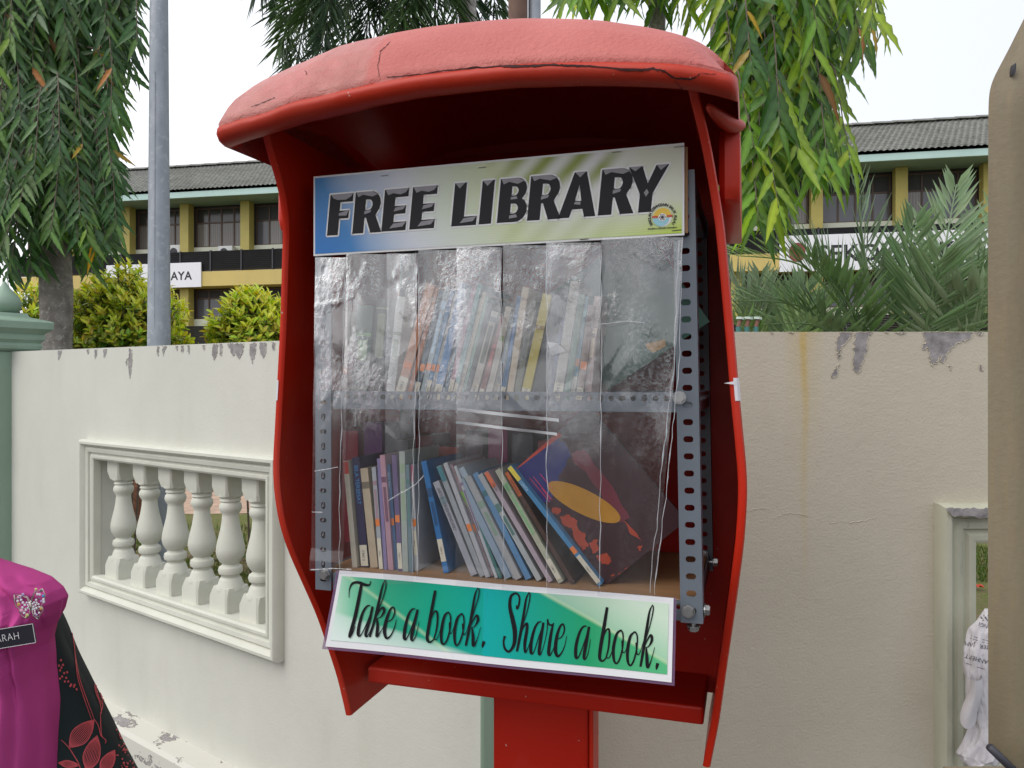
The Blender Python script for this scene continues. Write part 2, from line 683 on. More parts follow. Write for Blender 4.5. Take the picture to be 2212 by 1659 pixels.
# balusters, one mesh shared by six parts
H = hole_l[3] - hole_l[2]
bal = MB()
prof = [(0.040, 0.080), (0.046, 0.087), (0.046, 0.095), (0.036, 0.103), (0.040, 0.112), (0.034, 0.118), (0.041, 0.128), (0.043, 0.140), (0.039, 0.152), (0.031, 0.164), (0.031, 0.172), (0.033, 0.195), (0.038, 0.225), (0.047, 0.262), (0.053, 0.292), (0.054, 0.308), (0.050, 0.328), (0.040, 0.346), (0.031, 0.356), (0.033, 0.362), (0.043, 0.368), (0.046, 0.380), (0.043, 0.392), (0.034, 0.398), (0.033, 0.406), (0.038, 0.410), (0.042, 0.418), (0.046, 0.432), (0.054, 0.446), (0.054, 0.456)]
bal.lathe([(r, H - z) for r, z in prof], 28)


def block(mb, h0, h1, hw, ch, top_in):
    """square block with canted corners; one end drawn in to an eight-sided neck"""
    rings = []
    for z, k, q in ((h0, hw, ch), (lerp(h0, h1, 0.62), hw, ch), (h1, hw * top_in, ch * 1.7)):
        c = [(k, -k + q), (k, k - q), (k - q, k), (-k + q, k), (-k, k - q), (-k, -k + q), (-k + q, -k), (k - q, -k)]
        rings.append([(x, y, z) for x, y in c])
    mb.rings(rings)


block(bal, H + 0.001, H - 0.092, 0.051, 0.006, 0.86)
block(bal, -0.001, 0.093, 0.057, 0.006, 0.86)
bal_me = bal.mesh("baluster", M_MOULD, None, True, 38)
for px in (267, 323.6, 379.4, 436.5, 498, 564):
    x, z = on_plane(px, 1150, WL, 0.07)
    inst("baluster", bal_me, WL @ Matrix.Translation((x, 0.07, hole_l[2])), wall_l)

# ---- right wall
xr = lambda px, py: on_plane(px, py, WR)
wall_r = thing("boundary_wall", "beige rough rendered wall with a yellow rust stain, right of the red booth", "wall", WR)
hole_r = (xr(2099, 1168)[0], xr(2099, 1168)[0] + 1.3, 0.567, xr(2100, 1167)[1])
vs, fs = holed_wall(None, 0.0, 3.6, 1.7435, 1.7435, hole_r, 0.13)
MB().add(vs, fs, 0, WR).build("wall_panel", M_WALL_R, wall_r)
mb = MB()
moulding(mb, WR, hole_r, [(o * 1.2, p) for o, p in PROF])
mb.build("opening_moulding", M_MOULD_R, wall_r, smooth=True, angle=35)
cR = lambda zx, zy: (1512 + 0.3164 * zx, 432 + 0.3164 * zy)
pr_ = [[(958, 895), (1032, 895), (1025, 940), (985, 985), (960, 1010), (955, 1045), (930, 1020), (935, 960)],
       [(940, 1040), (960, 1060), (945, 1085), (935, 1060)], [(950, 1110), (940, 1180), (905, 1215), (895, 1195), (935, 1130)],
       [(1060, 900), (1172, 895), (1140, 960), (1135, 1030), (1110, 1110), (1075, 1190), (1040, 1120), (1050, 1030)],
       [(1525, 895), (1870, 895), (1850, 945), (1740, 990), (1700, 1030), (1660, 1110), (1640, 1100), (1650, 1070), (1580, 1140), (1570, 1080), (1550, 1010), (1520, 1025), (1535, 960)],
       [(1700, 1130), (1718, 1135), (1714, 1165), (1702, 1160)], [(1905, 1125), (1920, 1130), (1935, 1165), (1920, 1168)],
       [(480, 900), (500, 900), (495, 914), (484, 912)], [(1260, 900), (1290, 900), (1280, 912)], [(1330, 900), (1410, 900), (1390, 915), (1350, 912)],
       [(1880, 895), (1935, 897), (1925, 925), (1890, 920)], [(600, 898), (640, 898), (622, 908)]]
patches(WR, pr_, wall_r, cR, lambda x: 1.7435, M_WALL_R)
# scuffed grey top of the right moulding
sc = [xr(px, py) for px, py in ((2020, 1092), (2060, 1091), (2140, 1091), (2140, 1110), (2100, 1112), (2060, 1108), (2038, 1110))]
MB().flat([jag(sc, 5, 0.008, 0.003)], -0.0515, WR).build("peeled_patch", M_PLASTER, wall_r)
for i in range(6):
    x = hole_r[0] + 0.14 + 0.2086 * i
    o = inst("baluster", bal_me, WR @ Matrix.Translation((x + 0.06, 0.07, hole_r[2])) @ Matrix.Diagonal((1, 1, (hole_r[3] - hole_r[2]) / H, 1)), wall_r)

# cracks and lumps in the render under the right wall's top coat
mb = MB()
for pts in ([(1668, 1118), (1690, 1112), (1722, 1110), (1745, 1114)], [(1792, 1131), (1820, 1127), (1850, 1128), (1895, 1118)], [(1600, 1107), (1640, 1098), (1660, 1101)]):
    P3 = [WR @ Vector((xr(px, py)[0], 0.0005, xr(px, py)[1])) for px, py in pts]
    _q = [p_ + Vector((0, 0, random.uniform(-0.003, 0.003))) for p_ in catmull(P3, 9)]
    mb.tube(_q, [random.uniform(0.0006, 0.002) for _ in _q], 5)
mb.build("render_ridge", M_WALL_R, wall_r, smooth=True)

# ---- green pillars
def pillar(name, label, M, hw, ztop, finial=True):
    root = thing(name, label, "pillar", M)
    mb = MB()

    def sq(prof):
        rs = []
        for h, z in prof:
            rs.append([M @ Vector(p) for p in ((-h, -h, z), (h, -h, z), (h, h, z), (-h, h, z))])
        return rs
    mb.rings(sq([(hw, 0), (hw, ztop - 0.10)]))
    mb.build("shaft", M_GREEN, root, bevel=0.01)
    mb = MB()
    z0 = ztop - 0.10
    mb.rings(sq([(hw + 0.008, z0), (hw + 0.026, z0 + 0.012), (hw + 0.030, z0 + 0.03), (hw + 0.022, z0 + 0.044), (hw + 0.026, z0 + 0.05), (hw + 0.038, z0 + 0.062),
                 (hw + 0.04, z0 + 0.078), (hw + 0.034, z0 + 0.09), (hw + 0.05, z0 + 0.105), (hw + 0.068, z0 + 0.12), (hw + 0.07, z0 + 0.155), (hw + 0.064, z0 + 0.162),
                 (0.088, z0 + 0.185), (0.080, z0 + 0.205), (0.03, z0 + 0.207)]))
    mb.build("capital", M_GREEN, root, smooth=True, angle=30)
    mb = MB()
    fz = z0 + 0.2
    mb.lathe([(0.03, fz), (0.062, fz + 0.012), (0.077, fz + 0.04), (0.078, fz + 0.065), (0.066, fz + 0.095), (0.045, fz + 0.12), (0.026, fz + 0.14), (0.014, fz + 0.16), (0.006, fz + 0.175)], 24, M)
    mb.build("finial", M_GREEN, root, smooth=True, angle=60)
    return root


Mp = WL @ Matrix.Translation((-3.332, 0.005, 0))
pillar("gate_pillar", "sage green pillar with moulded cap and onion finial at the far left", Mp, 0.105, 1.775 + 0.10)
pillar("corner_pillar", "sage green corner pillar mostly hidden behind the red pedestal", Matrix.Translation((0.022, 2.1, 0)), 0.105, 1.80)

# ================================================================== school building
BA = Vector((-12.9, 32.0, 0))
BX = Vector((26.7, -5.3, 0)).normalized()
WB = frame(BA, BX, (0, 0, 1))
bl = lambda px, py, d=0.0: on_plane(px, py, WB, d)
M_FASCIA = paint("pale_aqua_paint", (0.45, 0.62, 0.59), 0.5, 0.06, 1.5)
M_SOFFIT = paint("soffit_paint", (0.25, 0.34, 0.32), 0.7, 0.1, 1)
M_OLIVE = paint("mustard_paint", (0.43, 0.36, 0.10), 0.6, 0.12, 0.8, dirt=(0.32, 0.26, 0.08), dirt_at=0.62)
M_BEAM = paint("yellow_beam_paint", (0.60, 0.46, 0.155), 0.6, 0.1, 0.7, dirt=(0.42, 0.31, 0.10), dirt_at=0.66, stretch=(1, 1, 0.3))
M_SILL = paint("pale_green_paint", (0.60, 0.62, 0.50), 0.6, 0.06, 0.9, dirt=(0.46, 0.47, 0.37), dirt_at=0.66)
M_LOUVRE = paint("dark_louvre_paint", (0.035, 0.035, 0.045), 0.5, 0.15, 2)
M_WFRAME = paint("brown_window_frame", (0.085, 0.048, 0.032), 0.5, 0.2, 3)
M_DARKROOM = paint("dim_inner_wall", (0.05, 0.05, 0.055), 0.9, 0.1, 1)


def pane_mat(name, col, stripes=True):
    t = NT(name)
    x = t.sep()[0]
    w = t.n.new("ShaderNodeTexWave")
    w.bands_direction = 'X'
    w.inputs["Scale"].default_value = 3.2
    w.inputs["Distortion"].default_value = 0.6
    t.link(t.co(), w.inputs["Vector"])
    c = t.ramp(w.outputs["Fac"], [(0.2, tuple(k * 0.72 for k in col)), (0.8, col)]) if stripes else col
    t.color(c).set(rough=0.14, spec=0.6)
    return t.m


M_PANE_A = pane_mat("glass_over_blinds", (0.17, 0.15, 0.14))
M_PANE_B = pane_mat("dark_glass_over_blinds", (0.042, 0.038, 0.04))
M_PANE_C = pane_mat("sky_grey_glass", (0.10, 0.10, 0.12), False)  # reflected sky is put into this grey base colour
M_PANE_D = pane_mat("glass_half_drawn_blind", (0.22, 0.20, 0.185))

bld = thing("school_building", "long school block with grey tiled roof, mustard columns and dark louvred balconies", "building", WB)
X0, X1 = -9.0, 40.0
zc = lambda z: z + CZ
# inner walls, floors, lower storey
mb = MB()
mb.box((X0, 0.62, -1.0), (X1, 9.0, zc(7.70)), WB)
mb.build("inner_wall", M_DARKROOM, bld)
for z in (4.06, 0.96):
    mb = MB()
    mb.box((X0, -0.30, zc(z)), (X1, 0.60, zc(z + 0.60)), WB)
    mb.build("floor_beam", M_BEAM, bld)
for z0, z1 in ((4.70, 5.81), (1.62, 2.76)):
    mb = MB()
    mb.box((X0, 0.40, zc(z0)), (X1, 0.612, zc(z1)), WB)
    mb.build("sill_band", M_SILL, bld)
mb = MB()
mb.box((X0 - 0.5, -1.0, zc(7.58)), (X1 + 0.5, -0.90, zc(7.815)), WB)
mb.build("fascia", M_FASCIA, bld)
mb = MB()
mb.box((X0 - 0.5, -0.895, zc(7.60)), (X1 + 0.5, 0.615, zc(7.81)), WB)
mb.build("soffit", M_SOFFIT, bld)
xa, xb = bl(528.5, 600)[0], bl(1765, 500)[0]
BAY = (xb - xa) / 8.0
cols = [xa + BAY * k for k in range(-4, 13)]
mb = MB()
mb.box((-0.2, 0.0, -1.0), (0.2, 0.395, zc(7.59)))
pil_me = mb.mesh("column", M_OLIVE)
for x in cols:
    if X0 < x < X1:
        inst("column", pil_me, WB @ Matrix.Translation((x, 0, 0)), bld)
# balcony louvres: one bay of slats is a panel of many thin pieces, shared by every bay
lv = MB()
for k in range(10):
    z = 0.03 + k * 0.083
    lv.add([(0, 0.03, z), (BAY - 0.06, 0.03, z), (BAY - 0.06, -0.02, z + 0.07), (0, -0.02, z + 0.07),
            (0, 0.04, z), (BAY - 0.06, 0.04, z), (BAY - 0.06, -0.01, z + 0.075), (0, -0.01, z + 0.075)],
           [(0, 1, 2, 3), (7, 6, 5, 4), (0, 4, 5, 1), (3, 2, 6, 7)])
lv_me = lv.mesh("louvre_slats", M_LOUVRE)
po_me = MB().box((-0.03, -0.03, -0.02), (0.03, 0.05, 0.88)).mesh("railing_post", M_LOUVRE)
for z in (4.66, 1.56):
    for x in cols[:-1]:
        o = inst("louvre_slats", lv_me, WB @ Matrix.Translation((x + 0.03, -0.24, zc(z))), bld)
        o["kind"] = "stuff"
        for q in (0.0, 0.5):
            inst("railing_post", po_me, WB @ Matrix.Translation((x + BAY * q, -0.25, zc(z))), bld)
# windows of the bays that the picture shows
ww = BAY - 0.46
nx = 4
pw = ww / nx


def window_frame(h, tr):
    mb = MB()
    for i in range(nx + 1):
        mb.box((i * pw - 0.03, 0, 0), (i * pw + 0.03, 0.07, h))
    for z in (0.03, h * tr, h - 0.03):
        mb.box((0.03, 0.004, z - 0.03), (ww - 0.03, 0.066, z + 0.03))
    return mb.mesh("window", M_WFRAME)


def pane_mesh(h0, h1, m):
    return MB().box((0.032, 0.03, h0 + 0.031), (pw - 0.032, 0.045, h1 - 0.031)).mesh("pane", m)


for fl, (zw0, zw1, tr) in enumerate(((5.81, 7.50, 0.62), (2.76, 4.02, 0.70))):
    h = zw1 - zw0
    fm = window_frame(h, tr)
    pm = {}
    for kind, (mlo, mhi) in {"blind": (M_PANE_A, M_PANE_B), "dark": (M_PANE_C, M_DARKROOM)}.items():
        pm[kind] = (pane_mesh(0.03, h * tr, mlo), pane_mesh(h * tr, h - 0.03, mhi))
    pm_d = pane_mesh(0.03, h * tr, M_PANE_D)
    for k, x in enumerate(cols[:-1]):
        wx = WB @ Vector((x + BAY / 2, 0, 0))
        px = CX + F * wx.x / wx.y
        if not -400 < px < 2700:
            continue
        Mw = WB @ Matrix.Translation((x + 0.23, 0.54, zc(zw0)))
        wo = inst("window", fm, Mw, bld)
        kind = "blind" if (px < 540 and fl == 0) else "dark"
        for i in range(nx):
            inst("pane", pm_d if (k * 7 + i * 3 + fl) % 5 == 1 else pm[kind][0], Mw @ Matrix.Translation((i * pw, 0, 0)), wo)
            inst("pane", pm[kind][1], Mw @ Matrix.Translation((i * pw, 0, 0)), wo)
# tiled roof: courses step down, tiles roll
t = NT("weathered_grey_tiles")
n1, n2 = t.noise(0.5, 5, 0.6), t.noise(6.0, 5, 0.7)
c = t.ramp(n2, [(0.3, (0.13, 0.137, 0.125)), (0.7, (0.29, 0.29, 0.265))])
c = t.mix(t.ramp(n1, [(0.45, 0.0), (0.7, 0.6)]), c, (0.10, 0.10, 0.088))
t.color(c).set(rough=0.9, spec=0.2)
M_TILE = t.m
TW, rows, run, rise = 0.20, 17, 4.2, 2.25
nt = int((X1 - X0 + 1.2) / TW)
vs, fs = [], []
seg = 4
for r in range(rows):
    for e in range(2):
        k = (r + e) / rows
        y, z = lerp(-1.08, run - 1.0, k), zc(lerp(7.84, 7.86 + rise, k)) + (0.05 if e == 0 else 0.0)
        for i in range(nt * seg + 1):
            ph = (i + (r % 2) * 2) % seg
            vs.append((X0 - 0.6 + i * TW / seg, y, z + (0.0, 0.03, 0.042, 0.02)[ph]))
W_ = nt * seg + 1
for r in range(rows * 2 - 1):
    for i in range(W_ - 1):
        fs.append((r * W_ + i, r * W_ + i + 1, (r + 1) * W_ + i + 1, (r + 1) * W_ + i))
ro = MB().add(vs, fs, 0, WB).build("roof_tiles", M_TILE, bld, recalc=False)
ro["kind"] = "stuff"
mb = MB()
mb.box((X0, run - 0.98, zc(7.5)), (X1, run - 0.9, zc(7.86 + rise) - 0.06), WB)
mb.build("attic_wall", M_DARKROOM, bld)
mb = MB()
mb.prism([(-0.34, -0.02), (-0.25, 0.05), (-0.08, 0.13), (0.08, 0.13), (0.25, 0.05), (0.34, -0.02)], 0.0, 0.78, frame((0, 0, 0), (0, -1, 0), (0, 0, 1)))
rt_me = mb.mesh("ridge_tile", M_TILE)
for i in range(int((X1 - X0) / 0.74)):
    inst("ridge_tile", rt_me, WB @ Matrix.Translation((X0 - 0.4 + i * 0.74, run - 1.0, zc(7.86 + rise) + 0.01)) @ Matrix.Rotation(R(1.2), 4, 'Y'), bld)

# banners and air conditioners on the building
M_BANNER = paint("white_banner", (0.80, 0.80, 0.86), 0.5, 0.03, 0.5)
M_INK = paint("black_print", (0.014, 0.013, 0.018), 0.5, 0.05, 2)
M_MAROON = paint("maroon_print", (0.22, 0.04, 0.04), 0.5, 0.05, 2)


def banner(name, label, x0, x1, z0, z1, d, items, frame_w=0.0):
    Mb = WB @ Matrix.Translation((x0, d, z0))
    root = thing(name, label, "banner", Mb)
    MB().box((0, 0, 0), (x1 - x0, 0.05, z1 - z0), Mb).build("board", M_BANNER, root)
    for s, cx_, base, size in items:
        v, f = text_geo(s, size, 0, size * 0.022, 'LEFT', 1.06)
        mb = MB()
        mb.add([(x + cx_ - x0, -0.004, y + base - z0) for x, y, z in v], f, 0, Mb)
        mb.build("lettering", M_INK, root, recalc=False)["kind"] = "stuff"
    return root, Mb


d = -0.36
x0, zt = bl(297, 571, d)
x1, zb_ = bl(434, 619.5, d)
xd, zd = bl(366, 605, d)
hx = bl(366, 588.5, d)[1] - zd
banner("name_banner", "white banner reading DAYA behind the galvanised pole", x0 - 1.5, x1, zb_, zt, d, [("DAYA", xd - 0.31, zd, hx / 0.66)])
x0, zt = bl(1684, 510, d)
_, zb_ = bl(1770, 585, d)
x1 = bl(2420, 500, d)[0]
xs_, zs = bl(1767, 565, d)
hx = bl(1767, 530.5, d)[1] - zs
root, Mb = banner("name_banner", "white banner with large black capitals behind the date palm", x0, x1, zb_, zt, d, [("SEKOLAH KEBANGSAAN", xs_, zs, hx / 0.70)])
mb = MB()
xe, ze = bl(1722, 545, d)
mb.prism([(xe - x0 + 0.28 * math.cos(q), ze - zb_ + 0.34 * math.sin(q)) for q in [k * math.pi / 12 for k in range(24)]], -0.012, -0.002, Mb)
mb.build("crest", M_MAROON, root)

M_ACWHITE = paint("air_conditioner_enamel", (0.62, 0.63, 0.62), 0.5, 0.06, 2)
for (pa, pb, ya, yb), lab in (((472, 503, 532, 548), "white air conditioner unit on the balcony ledge, its fan grille visible"), ((364, 390, 530, 550), "white air conditioner unit on the ledge half behind the galvanised pole")):
    xa_, zt = bl(pa, ya, 0.1)
    xb_, zb_ = bl(pb, yb, 0.1)
    Ma = WB @ Matrix.Translation((xa_, 0.05, zb_ - 0.25))
    ac = thing("air_conditioner", lab, "air conditioner", Ma, "air conditioners on the school balcony")
    MB().box((0, 0, 0), (xb_ - xa_, 0.30, zt - zb_ + 0.25), Ma).build("casing", M_ACWHITE, ac, bevel=0.02)
    mb = MB()
    rr = 0.17
    mb.lathe([(rr, 0.0), (rr, 0.015), (rr - 0.03, 0.015), (rr - 0.03, 0.004), (0.04, 0.004), (0.03, 0.02), (0.0, 0.02)], 24, Ma @ Matrix.Translation((0.28, -0.001, (zt - zb_ + 0.25) * 0.55)) @ Matrix.Rotation(R(90), 4, 'X'))
    mb.build("fan_grille", M_LOUVRE, ac)
# ================================================================== the red booth
YAW = -17.2
B = Matrix.Translation((-0.04, 1.1015, CZ)) @ Matrix.Rotation(R(YAW), 4, 'Z')
bp = lambda px, py, v=0.0: on_plane(px, py, B, v)        # (u, z) on a plane parallel to the booth's front

U_T = [(-0.60, 0.305), (-0.563, 0.3116), (-0.504, 0.3226), (-0.417, 0.3334), (-0.305, 0.3477), (-0.206, 0.3594), (-0.144, 0.3629), (-0.118, 0.3622), (-0.013, 0.3525), (0.065, 0.3464), (0.209, 0.3341), (0.268, 0.3247), (0.312, 0.3174), (0.348, 0.3074), (0.40, 0.295)]
V_T = [(-0.60, 0.15), (-0.566, 0.1452), (-0.507, 0.1382), (-0.393, 0.0975), (-0.322, 0.0614), (-0.270, 0.0345), (-0.222, 0.018), (-0.165, 0.0105), (-0.09, 0.0088), (-0.009, 0.0051), (0.09, 0.0025), (0.161, -0.003), (0.224, -0.0085), (0.258, -0.0175), (0.295, -0.0368), (0.32, -0.0582), (0.335, -0.0783), (0.354, -0.1002), (0.40, -0.12)]


def smooth_table(tab, z, w=0.03):
    return sum(interp(z + k * w, tab) * g for k, g in ((-1, 0.1), (-0.5, 0.2), (0, 0.4), (0.5, 0.2), (1, 0.1)))


def red_paint(name, col, rough, bump, bscale, spec=0.5, fade=0.3, fade_col=(0.52, 0.085, 0.06)):
    t = NT(name)
    n = t.noise(4.0, 6, 0.62)
    c = t.mix(t.ramp(n, [(0.45, 0.0), (0.75, fade)]), col, fade_col)
    sc = t.ramp(t.noise(60, 5, 0.7, (1, 1, 0.35)), [(0.70, 0.0), (0.76, 0.5)])
    c = t.mix(sc, c, tuple(k * 0.55 for k in col))
    chip = t.ramp(t.noise(75, 3, 0.5), [(0.735, 0.0), (0.745, 0.75)])
    c = t.mix(chip, c, (0.50, 0.30, 0.25))
    dust = t.ramp(t.noise(2.2, 5, 0.7, (1, 1, 0.6)), [(0.48, 0.0), (0.8, 0.22)])
    c = t.mix(dust, c, (0.42, 0.20, 0.15))
    t.color(c).set(rough=t.ramp(n, [(0.3, rough - 0.06), (0.7, rough + 0.1)]), spec=spec)
    if bump:
        t.bump(t.noise(bscale, 4, 0.6), bump, 0.003)
    return t.m


M_RED = red_paint("red_gloss_paint", (0.52, 0.019, 0.004), 0.36, 0.06, 40, spec=0.3, fade=0.1)
M_RED_SHADED = red_paint("red_shaded_paint", (0.44, 0.012, 0.003), 0.40, 0.05, 30, spec=0.25, fade=0.06)  # darker copy of the same red, shade put into the colour
M_LIP = red_paint("red_brushed_lip", (0.45, 0.026, 0.008), 0.45, 0.35, 30, spec=0.3, fade=0.35, fade_col=(0.42, 0.07, 0.05))
# chalked top coat: coarse orange peel to the right, brushed filler to the left
t = NT("faded_red_chalk")
n1 = t.noise(5, 6, 0.65)
c = t.ramp(n1, [(0.25, (0.42, 0.085, 0.072)), (0.75, (0.54, 0.150, 0.128))])
nx_, ny_, nz_ = t.sep()
left = t.math('SUBTRACT', 1.0, t.math('DIVIDE', t.math('ADD', nx_, 0.14), 0.01, True), True)
c = t.mix(t.math('MULTIPLY', left, t.ramp(t.noise(9, 6, 0.7), [(0.4, 0.0), (0.6, 0.8)])), c, (0.42, 0.13, 0.105))
t.color(c).set(rough=t.mix(left, (0.62, 0.62, 0.62), (0.34, 0.34, 0.34)), spec=0.55)
peel = t.noise(150, 3, 0.55, None, None, 0.6)
brush = t.math('MULTIPLY', t.noise(26, 6, 0.7, (1, 0.6, 1), None, 1.5), 2.2)
t.bump(t.mix(left, peel, brush), 0.65, 0.004)
M_FADED = t.m
M_CRACK = paint("crack_shadow", (0.035, 0.008, 0.007), 0.95, 0.2, 20)
M_TAPE = paint("white_tape", (0.72, 0.70, 0.74), 0.6, 0.05, 20)

B0 = Matrix.Translation((-0.04 + 0.3 * 0.296 + 0.02, 1.1015 + 0.955 * 0.3, 0)) @ Matrix.Rotation(R(YAW), 4, 'Z')
booth = thing("book_booth", "red fibreglass hood on a red post, holding free books", "booth", B0)


# side panels with the swelling front edge
def side_panel(sg):
    mb = MB()
    rings = []
    zs = [lerp(-0.578, 0.372, k / 70) for k in range(71)]
    for z in zs:
        U, V = smooth_table(U_T, z), smooth_table(V_T, z)
        prof = [(U - 0.011, 0.365), (U - 0.011, V + 0.012), (U - 0.0115, V + 0.004), (U - 0.009, V + 0.0008), (U - 0.0055, V), (U - 0.002, V + 0.0008), (U, V + 0.004), (U, V + 0.016), (U - 0.003, V + 0.03), (U - 0.004, 0.365)]
        rings.append([B @ Vector((sg * u, v, z)) for u, v in prof])
    mb.rings(rings)
    return mb.build("side_panel", M_RED, booth, smooth=True, angle=40)


panel_l = side_panel(-1)
panel_r = side_panel(1)

# back, base shelf and post
mb = MB()
_zs = [lerp(-0.545, 0.44, k / 30) for k in range(31)]
_U = [smooth_table(U_T, z) - 0.008 for z in _zs]
mb.prism([(u, z) for u, z in zip(_U, _zs)] + [(-u, z) for u, z in reversed(list(zip(_U, _zs)))], 0.352, 0.360, B)
mb.build("back_panel", M_RED_SHADED, booth)
mb = MB()
mb.box((-0.296, 0.205, -0.5415), (0.296, 0.350, -0.5125), B)
mb.build("base_shelf", M_RED_SHADED, booth, bevel=0.004)
mb = MB()
mb.box((-0.08, 0.275, -CZ), (0.095, 0.343, -0.5435), B)
mb.build("post", M_RED_SHADED, booth, bevel=0.006)
mb = MB()
mb.box((0.0955, 0.283, -CZ), (0.1035, 0.335, -0.5445), B)
mb.build("post_flange", M_RED, booth, bevel=0.002)
mb = MB()
mb.box((-0.16, 0.20, -CZ + 0.003), (0.18, 0.46, -CZ + 0.015), B)
mb.build("base_plate", M_RED, booth, bevel=0.003)

# hood: one shell swept along the width
PR = [(-0.095, 0.018), (-0.118, 0.0065), (-0.132, 0.0035), (-0.144, 0.0068), (-0.150, 0.0145), (-0.1485, 0.0215), (-0.1445, 0.0255), (-0.1455, 0.031), (-0.1405, 0.040), (-0.126, 0.066), (-0.110, 0.088), (-0.085, 0.112), (-0.05, 0.135), (0.03, 0.158), (0.15, 0.168), (0.30, 0.155), (0.37, 0.12), (0.385, 0.02)]
PI = [(0.375, 0.02), (0.355, 0.095), (0.15, 0.125), (-0.05, 0.085), (-0.092, 0.045)]


E_T = [(-0.36, 0.72), (-0.34, 0.85), (-0.30, 0.93), (-0.24, 1.0), (-0.20, 1.03), (-0.14, 1.02), (-0.06, 0.99), (0.0, 0.96), (0.06, 0.94), (0.12, 0.89), (0.18, 0.84), (0.22, 0.78), (0.26, 0.72), (0.28, 0.68), (0.30, 0.63), (0.32, 0.54), (0.34, 0.34), (0.36, 0.12)]


def hood_ring(u, shrink=0.0):
    zl = 0.3685 - 0.0365 * (u / 0.34) ** 2
    e = smooth_table(E_T, u, 0.02)
    out = []
    for v, dz in PR + PI:
        k = dz if dz < 0.028 else 0.028 + (dz - 0.028) * e
        vv = v
        if v < -0.05 and u > 0.27:
            vv = v + 0.06 * ((u - 0.27) / 0.08) ** 2 * (0.4 + 0.6 * sm(0.02, 0.1, dz))
        q = Vector((u, vv, zl + k))
        wob = (noise.noise(Vector((u * 14, vv * 14, dz * 18))) * 0.0035 + noise.noise(Vector((u * 45, vv * 40, dz * 50))) * 0.0012) * (1.0 if u < -0.13 else 0.25)
        q.z += wob
        if shrink:
            q = q.lerp(Vector((u, 0.1, zl + 0.05)), shrink)
        out.append(B @ q)
    return out


us = [lerp(-0.340, 0.344, k / 72) for k in range(73)]
rings = [hood_ring(-0.3465, 0.05), hood_ring(-0.3445, 0.018)] + [hood_ring(u) for u in us] + [hood_ring(0.349, 0.02), hood_ring(0.352, 0.06)]
mb = MB()
n = len(rings[0])
vs = [p for r in rings for p in r]
k = len(rings)
lipset = set(range(0, 6))
for i in range(k - 1):
    for j in range(n):
        mb_f = (i * n + j, i * n + (j + 1) % n, (i + 1) * n + (j + 1) % n, (i + 1) * n + j)
        mb.f.append(mb_f)
        mb.mi.append(0 if j in lipset else (2 if j >= len(PR) - 1 else 1))
mb.v = [tuple(p) for p in vs]
no = len(PR)
for i, base in ((0, 0), (1, (k - 1) * n)):
    cap = tuple(base + j for j in range(2, no))
    mb.f.append(cap if i else cap[::-1])
    mb.mi.append(1)
hood = mb.build("hood", [M_LIP, M_FADED, M_RED_SHADED], booth, smooth=True, angle=55)
hood_bvh = BVHTree.FromPolygons(mb.v, mb.f)

# side flap that hangs from each end of the hood
for sg in (-1, 1):
    mb = MB()
    pf = [(0.012, 0.335), (0.010, 0.262), (0.016, 0.246), (0.03, 0.240), (0.30, 0.236), (0.34, 0.25), (0.355, 0.335)]
    r0 = [B @ Vector((sg * (0.349 - 0.012 * (1 if z < 0.25 else 0)), v, z)) for v, z in pf]
    r1 = [B @ Vector((sg * (0.3265), v + 0.006, z + 0.004)) for v, z in pf]
    rm = [B @ Vector((sg * 0.353, v + 0.004, z + 0.002)) for v, z in pf]
    mb.rings([r1, [B @ Vector((sg * 0.334, v - 0.002, z)) for v, z in pf], [B @ Vector((sg * 0.348, v, z)) for v, z in pf], rm])
    mb.build("hood_flap", M_RED, booth, smooth=True, angle=40)
# a torn lip where the right flap meets the hood
mb = MB()
lip = [(0.318, -0.085, 0.336), (0.334, -0.04, 0.334), (0.347, -0.005, 0.337), (0.357, 0.02, 0.343)]
mb.tube([B @ Vector(p) for p in catmull(lip, 5)], [0.004 + 0.007 * math.sin(math.pi * k / 15) for k in range(16)], 10)
mb.build("torn_lip", M_LIP, booth, smooth=True)


def cast(bvh, px, py):
    d = ray(px, py).normalized()
    loc, nrm, idx, dist = bvh.ray_cast(Vector((0, 0, CZ)), d)
    return loc, nrm, d


def print_ribbon(mb, bvh, pts, wid, lift=0.001, seed=0, jagged=0.0):
    """flat stroke that lies on a surface; pts and widths in picture units, the result lifted off the surface along its normal"""
    rnd = random.Random(seed)
    L, Rr = [], []
    k = len(pts)
    for i, (px, py) in enumerate(pts):
        a_, b_ = pts[max(i - 1, 0)], pts[min(i + 1, k - 1)]
        tx, ty = b_[0] - a_[0], b_[1] - a_[1]
        l = math.hypot(tx, ty) or 1
        w = (wid[i] if hasattr(wid, "__len__") else wid) / 2
        w1, w2 = w * (1 + rnd.uniform(-jagged, jagged)), w * (1 + rnd.uniform(-jagged, jagged))
        h1, n1, d = cast(bvh, px - ty / l * w1, py + tx / l * w1)
        h2, n2, d = cast(bvh, px + ty / l * w2, py - tx / l * w2)
        if h1 is None or h2 is None:
            if len(L) > 1:
                ribbon(mb, L, Rr)
            L, Rr = [], []
            continue
        n1 = n1 if n1.dot(d) < 0 else -n1
        n2 = n2 if n2.dot(d) < 0 else -n2
        L.append(h1 + n1 * lift)
        Rr.append(h2 + n2 * lift)
    if len(L) > 1:
        ribbon(mb, L, Rr)


def ribbon(mb, L, Rr):
    k = len(L)
    mb.add(L + Rr, [(i, i + 1, k + i + 1, k + i) for i in range(k - 1)])


def z2(zx, zy):
    return ((800 + zx * 0.5425) * 0.54, zy * 0.5425 * 0.54)


def z3(zx, zy):
    return ((2000 + zx / 1.8437) * 0.54, zy / 1.8437 * 0.54)


